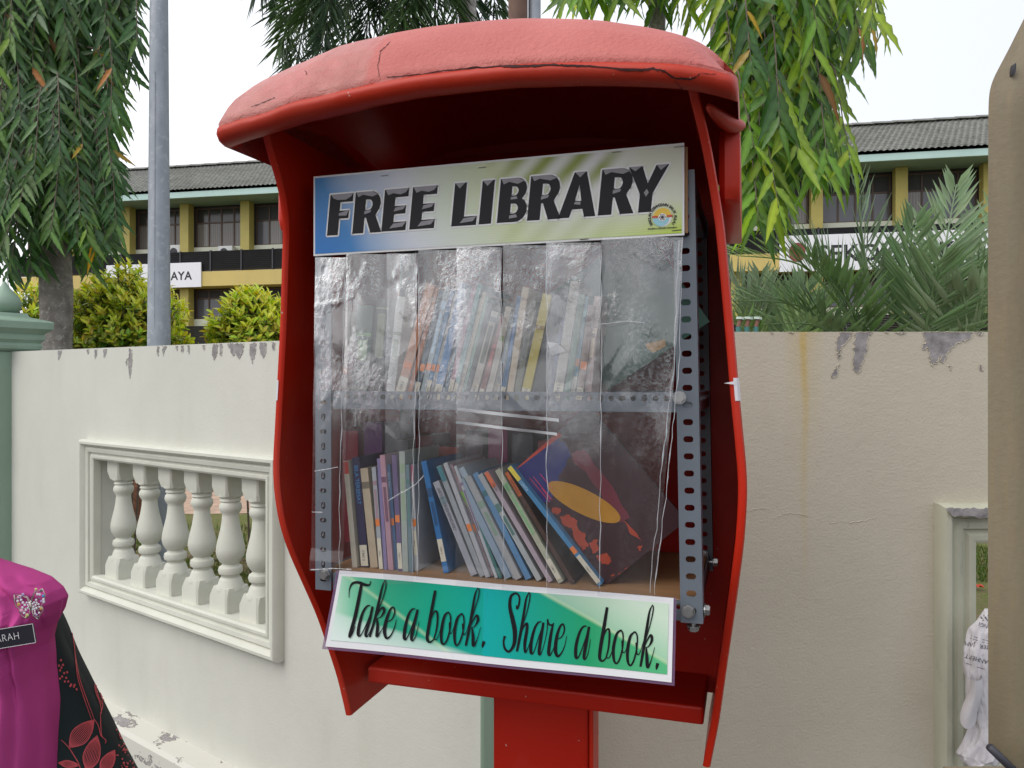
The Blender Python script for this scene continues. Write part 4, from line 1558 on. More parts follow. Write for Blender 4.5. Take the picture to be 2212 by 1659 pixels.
# brush-script letters as ribbons: centre lines with a pen width at every point
CA = lambda x, y: ((1350 + .5118 * x) * .54, (2280 + .5118 * y) * .54)
CB = lambda x, y: ((1980 + .5512 * x) * .54, (2330 + .5512 * y) * .54)
SCRIPT = [
    (CA, [[(96, 212, 4), (98, 150, 8), (120, 104, 17), (165, 96, 22), (215, 114, 24), (250, 115, 13), (262, 86, 5)], [(190, 108, 22), (172, 220, 26), (145, 370, 28), (115, 490, 26), (114, 512, 15), (135, 478, 9), (152, 430, 4)]]),
    (CA, [[(262, 276, 8), (236, 280, 14), (205, 330, 20), (182, 420, 25), (176, 492, 24), (196, 500, 9), (240, 410, 9), (280, 292, 10)], [(280, 282, 18), (257, 400, 23), (234, 490, 23), (243, 512, 10), (264, 478, 6), (288, 400, 4)]]),
    (CA, [[(372, 80, 6), (350, 135, 14), (325, 260, 21), (300, 380, 21), (265, 515, 16)], [(302, 380, 5), (345, 262, 7), (376, 150, 9), (380, 92, 8), (368, 76, 5)], [(310, 362, 5), (342, 304, 12), (364, 292, 19), (370, 322, 20), (345, 362, 10), (318, 374, 6)], [(318, 374, 10), (324, 440, 23), (320, 508, 21), (345, 480, 8), (378, 420, 4)]]),
    (CA, [[(390, 402, 6), (430, 382, 9), (453, 330, 11), (443, 290, 12), (418, 306, 16), (390, 385, 25), (378, 470, 26), (396, 524, 18), (430, 500, 11), (455, 440, 8), (468, 378, 4)]]),
    (CA, [[(612, 300, 8), (588, 304, 13), (560, 350, 18), (537, 450, 25), (534, 525, 23), (556, 520, 9), (596, 420, 9), (632, 308, 10)], [(632, 304, 17), (607, 420, 25), (590, 520, 23), (602, 542, 10), (625, 500, 7), (646, 395, 4)]]),
    (CA, [[(768, 158, 20), (745, 290, 23), (720, 450, 25), (713, 528, 23), (735, 554, 14), (768, 528, 10)], [(726, 420, 5), (755, 336, 10), (780, 316, 14), (790, 362, 15), (785, 450, 13), (766, 528, 10)], [(766, 524, 8), (785, 534, 7), (805, 490, 5), (820, 430, 4)]]),
    (CA, [[(878, 322, 10), (845, 352, 19), (823, 460, 23), (826, 550, 18), (848, 566, 13), (874, 520, 13), (892, 430, 11), (890, 352, 11), (872, 322, 11)], [(884, 400, 10), (888, 480, 9), (905, 478, 5), (925, 420, 4)]]),
    (CA, [[(980, 332, 10), (945, 372, 19), (926, 470, 23), (931, 555, 18), (950, 576, 13), (976, 530, 13), (996, 440, 11), (995, 362, 11), (976, 331, 11)], [(986, 410, 10), (996, 490, 9), (1015, 480, 6), (1040, 400, 4)]]),
    (CA, [[(1102, 138, 6), (1080, 192, 14), (1060, 320, 21), (1040, 450, 21), (1015, 580, 17)], [(1042, 430, 5), (1080, 302, 7), (1108, 205, 9), (1113, 150, 8), (1100, 134, 5)], [(1050, 430, 5), (1082, 364, 12), (1100, 348, 18), (1107, 382, 20), (1085, 428, 10), (1060, 440, 6)], [(1062, 440, 10), (1071, 510, 23), (1075, 578, 21), (1100, 540, 8), (1130, 435, 4)]]),
    (CA, [[(1158, 544, 22), (1150, 572, 22), (1145, 594, 5)]]),
    (CB, [[(160, 158, 5), (166, 184, 15), (180, 150, 13), (181, 98, 13), (155, 74, 14), (121, 98, 20), (114, 170, 24), (135, 260, 31), (153, 350, 32), (148, 438, 25), (115, 487, 17), (84, 468, 17), (73, 420, 13), (82, 378, 20)]]),
    (CB, [[(252, 70, 6), (231, 115, 14), (212, 240, 19), (192, 370, 21), (170, 488, 17)], [(200, 330, 5), (233, 225, 7), (255, 125, 9), (258, 80, 8), (247, 65, 5)], [(186, 400, 6), (213, 318, 10), (238, 290, 17), (239, 335, 21), (226, 430, 22), (230, 494, 13), (250, 460, 6), (268, 400, 4)]]),
    (CB, [[(342, 278, 8), (318, 286, 13), (293, 330, 18), (272, 420, 23), (271, 494, 22), (291, 492, 8), (326, 385, 8), (358, 290, 9)], [(357, 284, 17), (340, 400, 23), (329, 494, 22), (341, 508, 9), (364, 440, 5), (382, 350, 4)]]),
    (CB, [[(368, 430, 4), (384, 340, 7), (386, 262, 8), (394, 292, 12), (412, 304, 14), (434, 288, 6)], [(430, 290, 8), (417, 340, 19), (402, 440, 24), (398, 504, 22), (412, 512, 9), (440, 450, 4)]]),
    (CB, [[(455, 406, 6), (490, 386, 9), (508, 340, 11), (499, 298, 12), (476, 316, 16), (453, 392, 23), (446, 480, 26), (463, 524, 18), (490, 500, 11), (512, 450, 7), (526, 380, 4)]]),
    (CB, [[(668, 312, 8), (642, 318, 13), (616, 362, 18), (594, 450, 23), (594, 530, 22), (616, 524, 9), (652, 430, 8), (687, 318, 9)], [(686, 316, 17), (667, 430, 24), (652, 528, 22), (662, 546, 9), (682, 500, 6), (697, 405, 4)]]),
    (CB, [[(815, 178, 20), (795, 310, 25), (771, 460, 26), (765, 538, 22), (785, 560, 14), (812, 538, 10)], [(780, 424, 5), (805, 350, 10), (828, 334, 13), (834, 382, 15), (827, 470, 13), (810, 540, 10)], [(812, 536, 8), (838, 530, 7), (868, 440, 4)]]),
    (CB, [[(918, 340, 10), (885, 372, 19), (863, 470, 23), (869, 555, 18), (890, 576, 13), (915, 530, 13), (932, 440, 11), (930, 367, 11), (914, 340, 11)], [(925, 415, 10), (930, 495, 9), (950, 490, 5), (968, 430, 4)]]),
    (CB, [[(1018, 352, 10), (985, 387, 19), (966, 480, 23), (969, 565, 18), (990, 591, 13), (1015, 545, 13), (1034, 455, 11), (1034, 382, 11), (1017, 352, 11)], [(1026, 430, 10), (1035, 510, 9), (1055, 500, 6), (1080, 420, 4)]]),
    (CB, [[(1143, 164, 6), (1122, 212, 14), (1102, 340, 21), (1082, 470, 21), (1060, 600, 17)], [(1086, 444, 5), (1120, 332, 7), (1145, 225, 9), (1150, 175, 8), (1140, 160, 5)], [(1092, 450, 5), (1118, 394, 12), (1135, 378, 18), (1141, 412, 20), (1120, 454, 10), (1098, 464, 6)], [(1100, 464, 10), (1106, 535, 24), (1112, 603, 20), (1135, 560, 8), (1162, 462, 4)]]),
    (CB, [[(1185, 574, 21), (1179, 598, 20), (1174, 622, 5)]]),
]


def pen_stroke(mb, conv, pts, off):
    sp = catmull(pts, 7)                      # x, y, width together
    L, Rr = [], []
    k = len(sp)
    for i, p in enumerate(sp):
        td = Vector((*(sp[min(i + 1, k - 1)] - sp[max(i - 1, 0)])[:2], 0))
        td = td.normalized() if td.length > 1e-9 else Vector((1, 0, 0))
        nrm = Vector((-td.y, td.x, 0))
        w = max(2.5, p.z) / 2
        for lst, sgn in ((L, 1), (Rr, -1)):
            x, z = on_plane(*conv(p.x + nrm.x * w * sgn, p.y + nrm.y * w * sgn), MT)
            a_ = (x - BLc[0]) / (BRc[0] - BLc[0])
            b2 = (z - BLc[1]) / (TLc[1] - BLc[1])
            lst.append(MT @ Vector((x, curl(a_, b2) + off, z)))
    mb.add(L + Rr, [(i, i + 1, k + i + 1, k + i) for i in range(k - 1)])


for conv, strokes in SCRIPT:
    mb = MB()
    for si, stroke in enumerate(strokes):
        pen_stroke(mb, conv, stroke, -0.0018 - 0.00008 * si)
    mb.build("letter", M_LETTER, card, recalc=False)
# ================================================================== books
_mcache = {}


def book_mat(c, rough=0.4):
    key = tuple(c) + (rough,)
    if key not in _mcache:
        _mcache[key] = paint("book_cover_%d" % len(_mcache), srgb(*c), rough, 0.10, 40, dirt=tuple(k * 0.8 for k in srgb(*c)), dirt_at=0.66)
    return _mcache[key]


M_PAGES = paint("book_pages", (0.60, 0.55, 0.45), 0.8, 0.12, 90, stretch=(8, 1, 0.2))
M_STICK = paint("orange_sticker", (0.75, 0.19, 0.025), 0.5, 0.05, 40)
M_CALL = paint("cream_call_label", (0.62, 0.57, 0.45), 0.6, 0.08, 60)
M_SMALLINK = paint("small_print", (0.03, 0.03, 0.035), 0.6, 0.05, 20)
U4 = lambda x, y: ((1200 + .42194 * x) * .54, (950 + .42194 * y) * .54)
U5 = lambda x, y: ((1900 + .45208 * x) * .54, (950 + .45208 * y) * .54)
L6 = lambda x, y: ((1200 + .48232 * x) * .54, (1550 + .48232 * y) * .54)
L7 = lambda x, y: ((1900 + .48216 * x) * .54, (1550 + .48216 * y) * .54)
rb = random.Random(11)
SHELF = {'u': -0.0265, 'l': -0.2885}
GRP = {'u': "books on the upper shelf", 'l': "books on the lower shelf"}


def book(shelf, conv, bx, by, tx, ty, w, col, label, stick=None, call=None, title=None, tcol=None, top=None, v=None, depth=None):
    v = v if v is not None else 0.032 + rb.uniform(0, 0.010)
    ub, zb2 = bp(*conv(bx, by), v)
    ut, zt2 = bp(*conv(tx, ty), v)
    ul, _ = bp(*conv(bx - w / 2, by), v)
    ur, _ = bp(*conv(bx + w / 2, by), v)
    h = Vector((ut - ub, 0, zt2 - zb2)).normalized()
    wid = max(0.004, (ur - ul) * h.z)
    lift = wid / 2 * abs(h.x)
    k = (SHELF[shelf] + lift - zb2) / h.z
    base = Vector((ub, v, zb2)) + h * k
    hgt = ((zt2 - base.z) / h.z)
    D = depth or rb.uniform(0.13, 0.17)
    M = B @ frame(base, (h.z, 0, -h.x), h)
    root = thing("book", label, "book", M, GRP[shelf])
    mb = MB()
    mb.box((-wid / 2, 0, 0), (wid / 2, 0.0014, hgt), M)
    mb.box((-wid / 2, 0.0014, 0), (-wid / 2 + 0.0009, D, hgt), M)
    mb.box((wid / 2 - 0.0009, 0.0014, 0), (wid / 2, D, hgt), M)
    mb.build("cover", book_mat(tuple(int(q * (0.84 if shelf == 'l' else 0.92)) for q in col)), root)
    mb = MB()
    mb.box((-wid / 2 + 0.001, 0.0016, 0.002), (wid / 2 - 0.001, D - 0.004, hgt - 0.002), M)
    mb.build("pages", M_PAGES, root)
    hw = wid / 2 - 0.0002
    if stick is not None:
        MB().box((-hw, -0.0005, hgt * stick), (hw, -0.0001, hgt * stick + 0.011), M).build("sticker", M_STICK, root)
    if call is not None:
        MB().box((-hw, -0.0004, hgt * call[0]), (hw, -0.00005, hgt * call[1]), M).build("call_label", M_CALL, root)
        v2, f2 = text_geo("E 398.2", wid * 0.42)
        mb = MB()
        mb.add([(-y - wid * -0.12, -0.0007, hgt * (call[0] + call[1]) / 2 + x) for x, y, z in v2], f2, 0, M)
        mb.build("call_number", M_SMALLINK, root, recalc=False)
    if top is not None:
        MB().box((-hw, -0.0004, hgt * (1 - top[0])), (hw, -0.00005, hgt * 0.995), M).build("spine_band", book_mat(top[1]), root)
    if top is None and rb.random() < 0.75:
        k0_ = rb.uniform(0.62, 0.9)
        dl = rb.choice((-60, -45, 40, 55)) if max(col) < 200 else rb.choice((-95, -70, -50))
        tone = tuple(int(max(8, min(235, c_ + dl + rb.uniform(-22, 22)))) for c_ in col)
        bmb = MB()
        bmb.box((-hw, -0.0003, hgt * k0_), (hw, -0.00002, hgt * (k0_ + rb.uniform(0.02, 0.08))), M)
        if rb.random() < 0.6:
            bmb.box((-hw * 0.6, -0.0003, hgt * 0.42), (hw * 0.6, -0.00002, hgt * (k0_ - 0.04)), M)
        bmb.build("spine_print", book_mat(tone), root)
    if title:
        sz = wid * 0.72
        v2, f2 = text_geo(title, sz, 0, 0, 'LEFT')
        mx = max(p[0] for p in v2)
        kx = min(1.0, hgt * 0.6 / mx)
        mb = MB()
        # reads downward
        mb.add([(y - sz * 0.34, -0.0006, hgt * 0.93 - x * kx) for x, y, z in v2], f2, 0, M)
        mb.build("spine_title", book_mat(tcol or (30, 30, 35)), root, recalc=False)
    return root, M, wid, hgt, D


up = [
    (U4, 430, 1480, 428, 700, 46, (205, 180, 175), "slim pinkish cream book at the left end of the upper shelf", dict(stick=.30)),
    (U4, 560, 1480, 620, 640, 150, (70, 95, 85), "thick dull green book near the left end of the upper shelf", {}),
    (U4, 715, 1480, 790, 580, 120, (60, 66, 66), "thick charcoal book between the dull green and the chalk white ones, upper shelf", {}),
    (U4, 855, 1480, 960, 560, 78, (205, 205, 200), "chalk white book left of the peach one on the upper shelf", {}),
    (U4, 945, 1480, 1240, 440, 88, (215, 155, 120), "peach spined book with an orange sticker leaning on the upper shelf", dict(stick=.27, call=(.02, .20))),
    (U4, 1035, 1480, 1300, 470, 36, (190, 105, 50), "thin burnt orange book right of the peach one, upper shelf", dict(title="DAYA", tcol=(230, 190, 150))),
    (U4, 1100, 1480, 1345, 500, 46, (60, 85, 105), "thin slate book with an orange sticker and white call label, upper shelf", dict(stick=.27, call=(.01, .17))),
    (U4, 1160, 1480, 1400, 470, 46, (165, 180, 185), "pale blue grey book with an orange sticker on the upper shelf", dict(stick=.27)),
    (U4, 1205, 1480, 1445, 500, 38, (45, 125, 175), "narrow blue book left of the wide bright blue one, upper shelf", dict(stick=.27, call=(.01, .19))),
    (U4, 1247, 1480, 1490, 520, 30, (150, 155, 155), "narrow light grey book touching the wide bright blue one, upper shelf", dict(stick=.27)),
    (U4, 1302, 1480, 1550, 430, 70, (35, 125, 190), "wide bright blue book with a pale foot label on the upper shelf", dict(call=(.01, .14), title="KISAH", tcol=(110, 185, 220))),
    (U4, 1375, 1480, 1605, 470, 30, (70, 120, 145), "thin steel blue book between bright blue and mauve ones, upper shelf", {}),
    (U4, 1420, 1480, 1662, 410, 42, (170, 110, 130), "mauve book with a cream foot on the upper shelf", dict(call=(.01, .18))),
    (U4, 1465, 1480, 1705, 440, 38, (80, 160, 160), "turquoise book right of the mauve one on the upper shelf", dict(call=(.01, .16))),
    (U4, 1508, 1480, 1745, 520, 36, (215, 200, 170), "cream book right of the turquoise one on the upper shelf", {}),
    (U4, 1548, 1480, 1775, 560, 30, (110, 160, 140), "thin sea green book on the upper shelf", {}),
    (U4, 1590, 1480, 1805, 620, 42, (50, 60, 68), "dark slate book left of the thick ivory one, upper shelf", {}),
    (U4, 1645, 1480, 1850, 700, 68, (210, 200, 185), "thick ivory book in the middle of the upper shelf", dict(call=(.02, .2))),
    (U4, 1718, 1480, 1920, 760, 48, (150, 70, 60), "brick red book with pale lettering right of the ivory one, upper shelf", dict(call=(.01, .15), title="CERITA", tcol=(220, 170, 150))),
    (U4, 1772, 1480, 1950, 800, 30, (215, 185, 180), "thin pale pink book right of the brick red one, upper shelf", {}),
    (U5, 62, 1365, 250, 690, 48, (120, 45, 50), "maroon book with small white capitals in the middle of the upper shelf", dict(title="CERITA", tcol=(220, 190, 185))),
    (U5, 125, 1365, 300, 610, 52, (215, 205, 190), "ivory book right of the maroon one on the upper shelf", {}),
    (U5, 190, 1365, 345, 650, 50, (175, 175, 172), "stone white book with a call label right of centre, upper shelf", dict(call=(.02, .2))),
    (U5, 248, 1365, 395, 520, 42, (50, 110, 160), "mid blue book right of the stone white one, upper shelf", dict(call=(.01, .14))),
    (U5, 310, 1365, 450, 440, 56, (210, 190, 160), "sand coloured book left of the olive grey one, upper shelf", {}),
    (U5, 375, 1365, 520, 560, 48, (105, 110, 90), "olive grey book left of the yellow one, upper shelf", {}),
    (U5, 450, 1365, 640, 500, 80, (205, 185, 60), "yellow book with a teal foot leaning on the upper shelf", dict(call=(.02, .12))),
    (U5, 560, 1365, 745, 500, 100, (55, 58, 62), "thick charcoal book right of the yellow one, upper shelf", {}),
    (U5, 662, 1365, 800, 600, 46, (40, 60, 105), "navy book right of the thick charcoal one, upper shelf", {}),
    (U5, 735, 1365, 890, 390, 84, (170, 165, 155), "wide stone grey book with a call label at the right of the upper shelf", dict(call=(.03, .16))),
    (U5, 815, 1365, 950, 500, 50, (50, 110, 85), "bottle green book near the right of the upper shelf", {}),
    (U5, 868, 1365, 985, 520, 40, (80, 165, 190), "light blue book with an orange sticker at the right of the upper shelf", dict(stick=.34, call=(.05, .24))),
    (U5, 928, 1365, 1035, 600, 58, (120, 85, 70), "brown book with an orange sticker at the right of the upper shelf", dict(stick=.34, call=(.02, .15))),
    (U5, 1000, 1365, 1085, 520, 56, (190, 165, 160), "dusty pink book last upright on the right of the upper shelf", {}),
]
lo = [
    (L6, 455, 1490, 378, 610, 42, (215, 205, 185), "cream book with a red top band at the left end of the lower shelf", dict(top=(.12, (185, 60, 50)))),
    (L6, 538, 1490, 460, 580, 62, (52, 42, 85), "dark purple book titled in blue near the left end of the lower shelf", dict(title="BILA TERSESAT", tcol=(70, 140, 195), call=(.01, .2))),
    (L6, 615, 1490, 530, 670, 62, (215, 195, 165), "cream book between the dark purple and silver ones, lower shelf", {}),
    (L6, 672, 1490, 610, 660, 34, (190, 195, 200), "silver book with an orange sticker on the lower shelf", dict(stick=.42, call=(.0, .3))),
    (L6, 710, 1490, 652, 590, 28, (150, 135, 185), "thin lavender book left of the pink one, lower shelf", {}),
    (L6, 752, 1490, 682, 560, 42, (210, 160, 175), "pink book on the lower shelf", {}),
    (L6, 795, 1490, 726, 640, 34, (65, 120, 175), "blue book with an orange sticker left of the violet one, lower shelf", dict(stick=.42, title="TEKA TEKI", tcol=(190, 210, 230))),
    (L6, 832, 1490, 778, 560, 38, (110, 85, 140), "violet book with an orange sticker on the lower shelf", dict(stick=.42, call=(.02, .24))),
    (L6, 874, 1490, 845, 530, 46, (190, 200, 190), "pale green grey book left of the white one, lower shelf", {}),
    (L6, 918, 1490, 890, 640, 30, (120, 150, 160), "thin teal grey book left of the white one, lower shelf", {}),
    (L6, 962, 1495, 920, 640, 36, (215, 215, 215), "white book with a cream call label and pink top, lower shelf", dict(call=(.15, .38), top=(.16, (205, 90, 120)), stick=.42)),
    (L6, 1062, 1440, 1042, 780, 40, (165, 45, 105), "short magenta book behind the bright blue one, lower shelf", dict(v=.11, call=(.2, .45))),
    (L6, 1205, 1500, 1025, 610, 46, (35, 125, 195), "bright blue book leaning left alone on the lower shelf", dict(call=(.10, .30))),
    (L6, 1420, 1500, 1125, 780, 58, (185, 185, 195), "pale grey book with a long handwritten style title, lower shelf", dict(title="ARTIS DIKEHENDAKI", tcol=(70, 70, 80))),
    (L6, 1490, 1510, 1150, 650, 46, (175, 180, 185), "grey book with a teal top band leaning on the lower shelf", dict(top=(.14, (60, 120, 130)))),
    (L6, 1545, 1540, 1203, 625, 40, (205, 205, 210), "white book with an orange sticker leaning on the lower shelf", dict(stick=.40)),
    (L6, 1588, 1560, 1250, 640, 30, (200, 170, 175), "pale rose book with an orange sticker leaning on the lower shelf", dict(stick=.40)),
    (L6, 1625, 1570, 1285, 650, 26, (205, 210, 215), "thin white book left of the red capped one, lower shelf", {}),
    (L6, 1662, 1580, 1308, 730, 26, (60, 130, 125), "thin teal book with a red cap left of the lime one, lower shelf", dict(top=(.15, (185, 60, 60)))),
    (L6, 1722, 1545, 1345, 860, 48, (125, 185, 45), "lime green book leaning on the lower shelf", {}),
    (L6, 1800, 1600, 1335, 665, 58, (190, 205, 220), "thick pale blue white book right of the lime one, lower shelf", {}),
    (L7, 290, 1610, -120, 760, 60, (165, 185, 205), "misty blue book in the leaning row, lower shelf", {}),
    (L7, 370, 1610, -60, 740, 60, (195, 195, 195), "thick light grey book in the leaning row, lower shelf", {}),
    (L7, 455, 1610, 0, 710, 56, (110, 160, 205), "sky blue book in the leaning row, lower shelf", {}),
    (L7, 540, 1610, 40, 720, 52, (200, 205, 205), "off white book in the leaning row, lower shelf", {}),
    (L7, 625, 1610, 90, 700, 46, (205, 185, 195), "white book with an orange top and the word MATE, lower shelf", dict(title="     MATE", top=(.14, (220, 110, 70)))),
    (L7, 715, 1620, 185, 680, 54, (205, 205, 180), "cream book titled Sekolah in green, leaning on the lower shelf", dict(title="       Sekolah", tcol=(70, 140, 100), call=(.03, .2))),
    (L7, 815, 1630, 258, 700, 42, (85, 55, 45), "dark brown book titled in black, left of the blue and yellow one, lower shelf", dict(title="PERMAINAN", tcol=(20, 18, 18), top=(.22, (190, 95, 45)))),
    (L7, 1035, 1630, 282, 655, 54, (75, 150, 200), "blue book with a yellow top leaning far over at the right, lower shelf", dict(stick=.26, call=(.02, .24), top=(.12, (225, 205, 70)), title="         CERITA", tcol=(200, 225, 240))),
]
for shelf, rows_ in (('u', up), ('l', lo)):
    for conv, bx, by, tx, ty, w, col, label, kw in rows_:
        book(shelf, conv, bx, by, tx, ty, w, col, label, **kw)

# second row standing at the back of the lower shelf
back = [(700, 44, -0.075, (150, 40, 110), "magenta"), (756, 40, -0.085, (175, 50, 70), "crimson"), (806, 46, -0.070, (95, 40, 110), "plum"), (862, 44, -0.10, (35, 45, 70), "midnight blue"), (915, 40, -0.09, (110, 30, 40), "oxblood"),
        (968, 46, -0.11, (190, 70, 50), "rust red"), (1024, 42, -0.08, (80, 35, 60), "aubergine"), (1075, 44, -0.075, (160, 40, 100), "cerise"), (1128, 48, -0.085, (45, 35, 60), "blackish violet"), (1184, 46, -0.095, (150, 45, 40), "brick red"), (1240, 48, -0.08, (140, 35, 35), "dark red"), (1296, 46, -0.09, (165, 60, 40), "terracotta")]
for px, w, ztop, col, nm in back:
    v = 0.20
    u, _ = bp(px, 1000, v)
    wid = w / F * 1.28
    M = sub_frame(u, v, -0.2885)
    h = ztop + 0.2885
    root = thing("book", "tall %s book standing in the back row of the lower shelf" % nm, "book", M, GRP['l'])
    mb = MB()
    mb.box((-wid / 2, 0, 0), (wid / 2, 0.0016, h), M)
    mb.box((-wid / 2, 0.0016, 0), (-wid / 2 + 0.001, 0.085, h), M)
    mb.box((wid / 2 - 0.001, 0.0016, 0), (wid / 2, 0.085, h), M)
    mb.build("cover", book_mat(col), root)
    MB().box((-wid / 2 + 0.001, 0.0017, 0.002), (wid / 2 - 0.001, 0.082, h - 0.002), M).build("pages", M_PAGES, root)


# two big picture books that show a cover
def cover_book(label, corners, v, thick, cols, shelf):
    """corners: bottom-left, top-left, right offset, in picture units on the plane v"""
    (u0_, z0_), (u1_, z1_) = [bp(*p, v) for p in corners[:2]]
    h = Vector((u1_ - u0_, 0, z1_ - z0_))
    H_ = h.length
    h.normalize()
    M = B @ frame((u0_, v, z0_), (h.z, 0, -h.x), h)
    W_2 = corners[2]
    root = thing("book", label, "book", M, GRP[shelf])
    mb = MB()
    mb.box((0, 0, 0), (W_2, 0.001, H_), M)
    mb.box((0, thick - 0.001, 0), (W_2, thick, H_), M)
    mb.box((-0.001, 0, 0), (0, thick, H_), M)
    mb.build("cover", book_mat(cols), root)
    MB().box((0.0, 0.0012, 0.002), (W_2 - 0.003, thick - 0.0012, H_ - 0.002), M).build("pages", M_PAGES, root)
    return root, M, W_2, H_


r1, M1, w1, h1 = cover_book("dark picture book with a yellow oval and orange shapes on its cover, lower shelf", (L7(1090, 1640), L7(318, 690), 0.150), 0.052, 0.007, (52, 15, 24), 'l')


def on_cover(M, conv, pts, off):
    out = []
    for p in pts:
        x, z = on_plane(*conv(*p), M)
        out.append((x, z))
    return out


def decal(root, M, name, conv, pts, m, off, w1, h1, seed=1, amp=0.0):
    if amp:
        rj = random.Random(int(pts[0][0]))
        pts = [(lerp(p_[0], q_[0], k_ / 5) + rj.uniform(-amp, amp), lerp(p_[1], q_[1], k_ / 5) + rj.uniform(-amp, amp)) for p_, q_ in zip(pts, pts[1:] + pts[:1]) for k_ in range(5)]
    q = on_cover(M, conv, pts, off)
    q = [(min(max(x, 0.0006), w1 - 0.0006), min(max(z, 0.0006), h1 - 0.0006)) for x, z in q]
    MB().flat([q], -off, M).build(name, m, root, recalc=False)


ell = [(905 + 325 * math.cos(k) * 0.92 - 95 * math.sin(k) * 0.45, 950 + 325 * math.cos(k) * 0.46 + 95 * math.sin(k) * 0.95) for k in [i * math.pi / 20 for i in range(40)]]
decal(r1, M1, "blue_panel", L7, [(318, 690), (690, 400), (800, 560), (720, 700), (640, 930), (560, 960)], book_mat((28, 32, 105)), 0.0003, w1, h1, 1, 14)
decal(r1, M1, "maroon_panel", L7, [(800, 560), (900, 500), (1150, 830), (1290, 1080), (1200, 1130), (980, 800)], book_mat((105, 28, 45)), 0.0003, w1, h1, 1, 16)
decal(r1, M1, "red_panel", L7, [(640, 400), (700, 370), (720, 400), (330, 690), (318, 680)], book_mat((190, 60, 40)), 0.0004, w1, h1)
decal(r1, M1, "yellow_oval", L7, ell, book_mat((180, 125, 25)), 0.0007, w1, h1)
for pts in ([(640, 990), (720, 1010), (700, 1060), (640, 1040)], [(705, 1075), (770, 1045), (850, 1105), (850, 1180), (905, 1210), (940, 1320), (900, 1350), (830, 1270), (800, 1170), (720, 1130)],
            [(950, 1290), (1010, 1260), (1030, 1350), (985, 1385)], [(1000, 1400), (1090, 1375), (1135, 1440), (1090, 1470), (1030, 1440)], [(940, 1470), (965, 1445), (1000, 1530), (975, 1520)],
            [(1250, 1500), (1320, 1480), (1300, 1525), (1265, 1535)], [(1195, 1545), (1230, 1530), (1225, 1580), (1190, 1590)], [(1120, 1570), (1150, 1545), (1160, 1565)], [(1345, 1320), (1390, 1310), (1370, 1360)],
            [(1230, 1100), (1330, 1190), (1380, 1270), (1290, 1210)]):
    decal(r1, M1, "orange_shape", L7, pts, book_mat((165, 58, 30)), 0.0005, w1, h1, 1, 9)
mb = MB()
for a_, b2 in (((455, 750), (620, 950)), ((485, 740), (640, 930)), ((540, 715), (650, 850)), ((555, 835), (625, 930))):
    (x0, z0_), (x1, z1_) = on_plane(*L7(*a_), M1), on_plane(*L7(*b2), M1)
    mb.tube([M1 @ Vector((x0, -0.0006, z0_)), M1 @ Vector((x1, -0.0006, z1_))], 0.0006, 5)
mb.build("pink_line_drawing", book_mat((205, 55, 90)), r1)

r2, M2, w2, h2 = cover_book("large dark green book lying aslant at the right of the upper shelf", ((1314, 842), (1180, 640), 0.178), 0.10, 0.006, (42, 88, 74), 'u')
decal(r2, M2, "yellow_print", U5, [(1510, 940), (1680, 900), (1690, 960), (1580, 1020), (1520, 980)], book_mat((175, 130, 30)), 0.0005, w2, h2)
decal(r2, M2, "orange_corner_print", U5, [(2040, 800), (2110, 765), (2130, 780), (2060, 820)], book_mat((205, 95, 40)), 0.0005, w2, h2)

# ================================================================== clear plastic curtain
t = NT("clear_plastic_film")
t.n.remove(t.b)
tr = t.n.new("ShaderNodeBsdfTransparent")
gl = t.n.new("ShaderNodeBsdfGlossy")
df = t.n.new("ShaderNodeBsdfDiffuse")
mx1, mx2 = t.n.new("ShaderNodeMixShader"), t.n.new("ShaderNodeMixShader")
fr = t.n.new("ShaderNodeFresnel")
fr.inputs["IOR"].default_value = 1.5
crinkle = t.noise(120, 5, 0.75, (1.2, 1, 0.9), None, 1.0)
micro = t.noise(260, 3, 0.6)
where = t.ramp(t.noise(9.0, 4, 0.6, (1.2, 1, 0.8)), [(0.47, 0.02), (0.62, 1.0)])
where = t.math('MULTIPLY', where, t.ramp(t.math('ADD', t.sep()[2], 1.0), [(0.68, 0.14), (0.85, 1.0)]))
hh = t.math('ADD', t.math('MULTIPLY', t.math('MULTIPLY', crinkle, where), 1.0), t.math('MULTIPLY', t.math('MULTIPLY', micro, where), 0.05))
bm_ = t.n.new("ShaderNodeBump")
bm_.inputs["Strength"].default_value = 0.75
bm_.inputs["Distance"].default_value = 0.0028
t.link(hh, bm_.inputs["Height"])
for nd in (fr, gl, df):
    t.link(bm_.outputs[0], nd.inputs["Normal"])
tr.inputs[0].default_value = (0.95, 0.955, 0.965, 1)
gl.inputs["Roughness"].default_value = 0.11
gl.inputs["Color"].default_value = (1, 1, 1, 1)
df.inputs["Color"].default_value = (0.75, 0.77, 0.80, 1)
t.link(t.math('MULTIPLY', fr.outputs[0], t.math('MULTIPLY', t.ramp(t.math('ADD', t.sep()[2], 1.0), [(0.62, 0.38), (0.90, 1.0)]), 2.9), True), mx1.inputs[0])  # gloss raised towards the top to stand for stronger sky glare
t.link(tr.outputs[0], mx1.inputs[1])
t.link(gl.outputs[0], mx1.inputs[2])
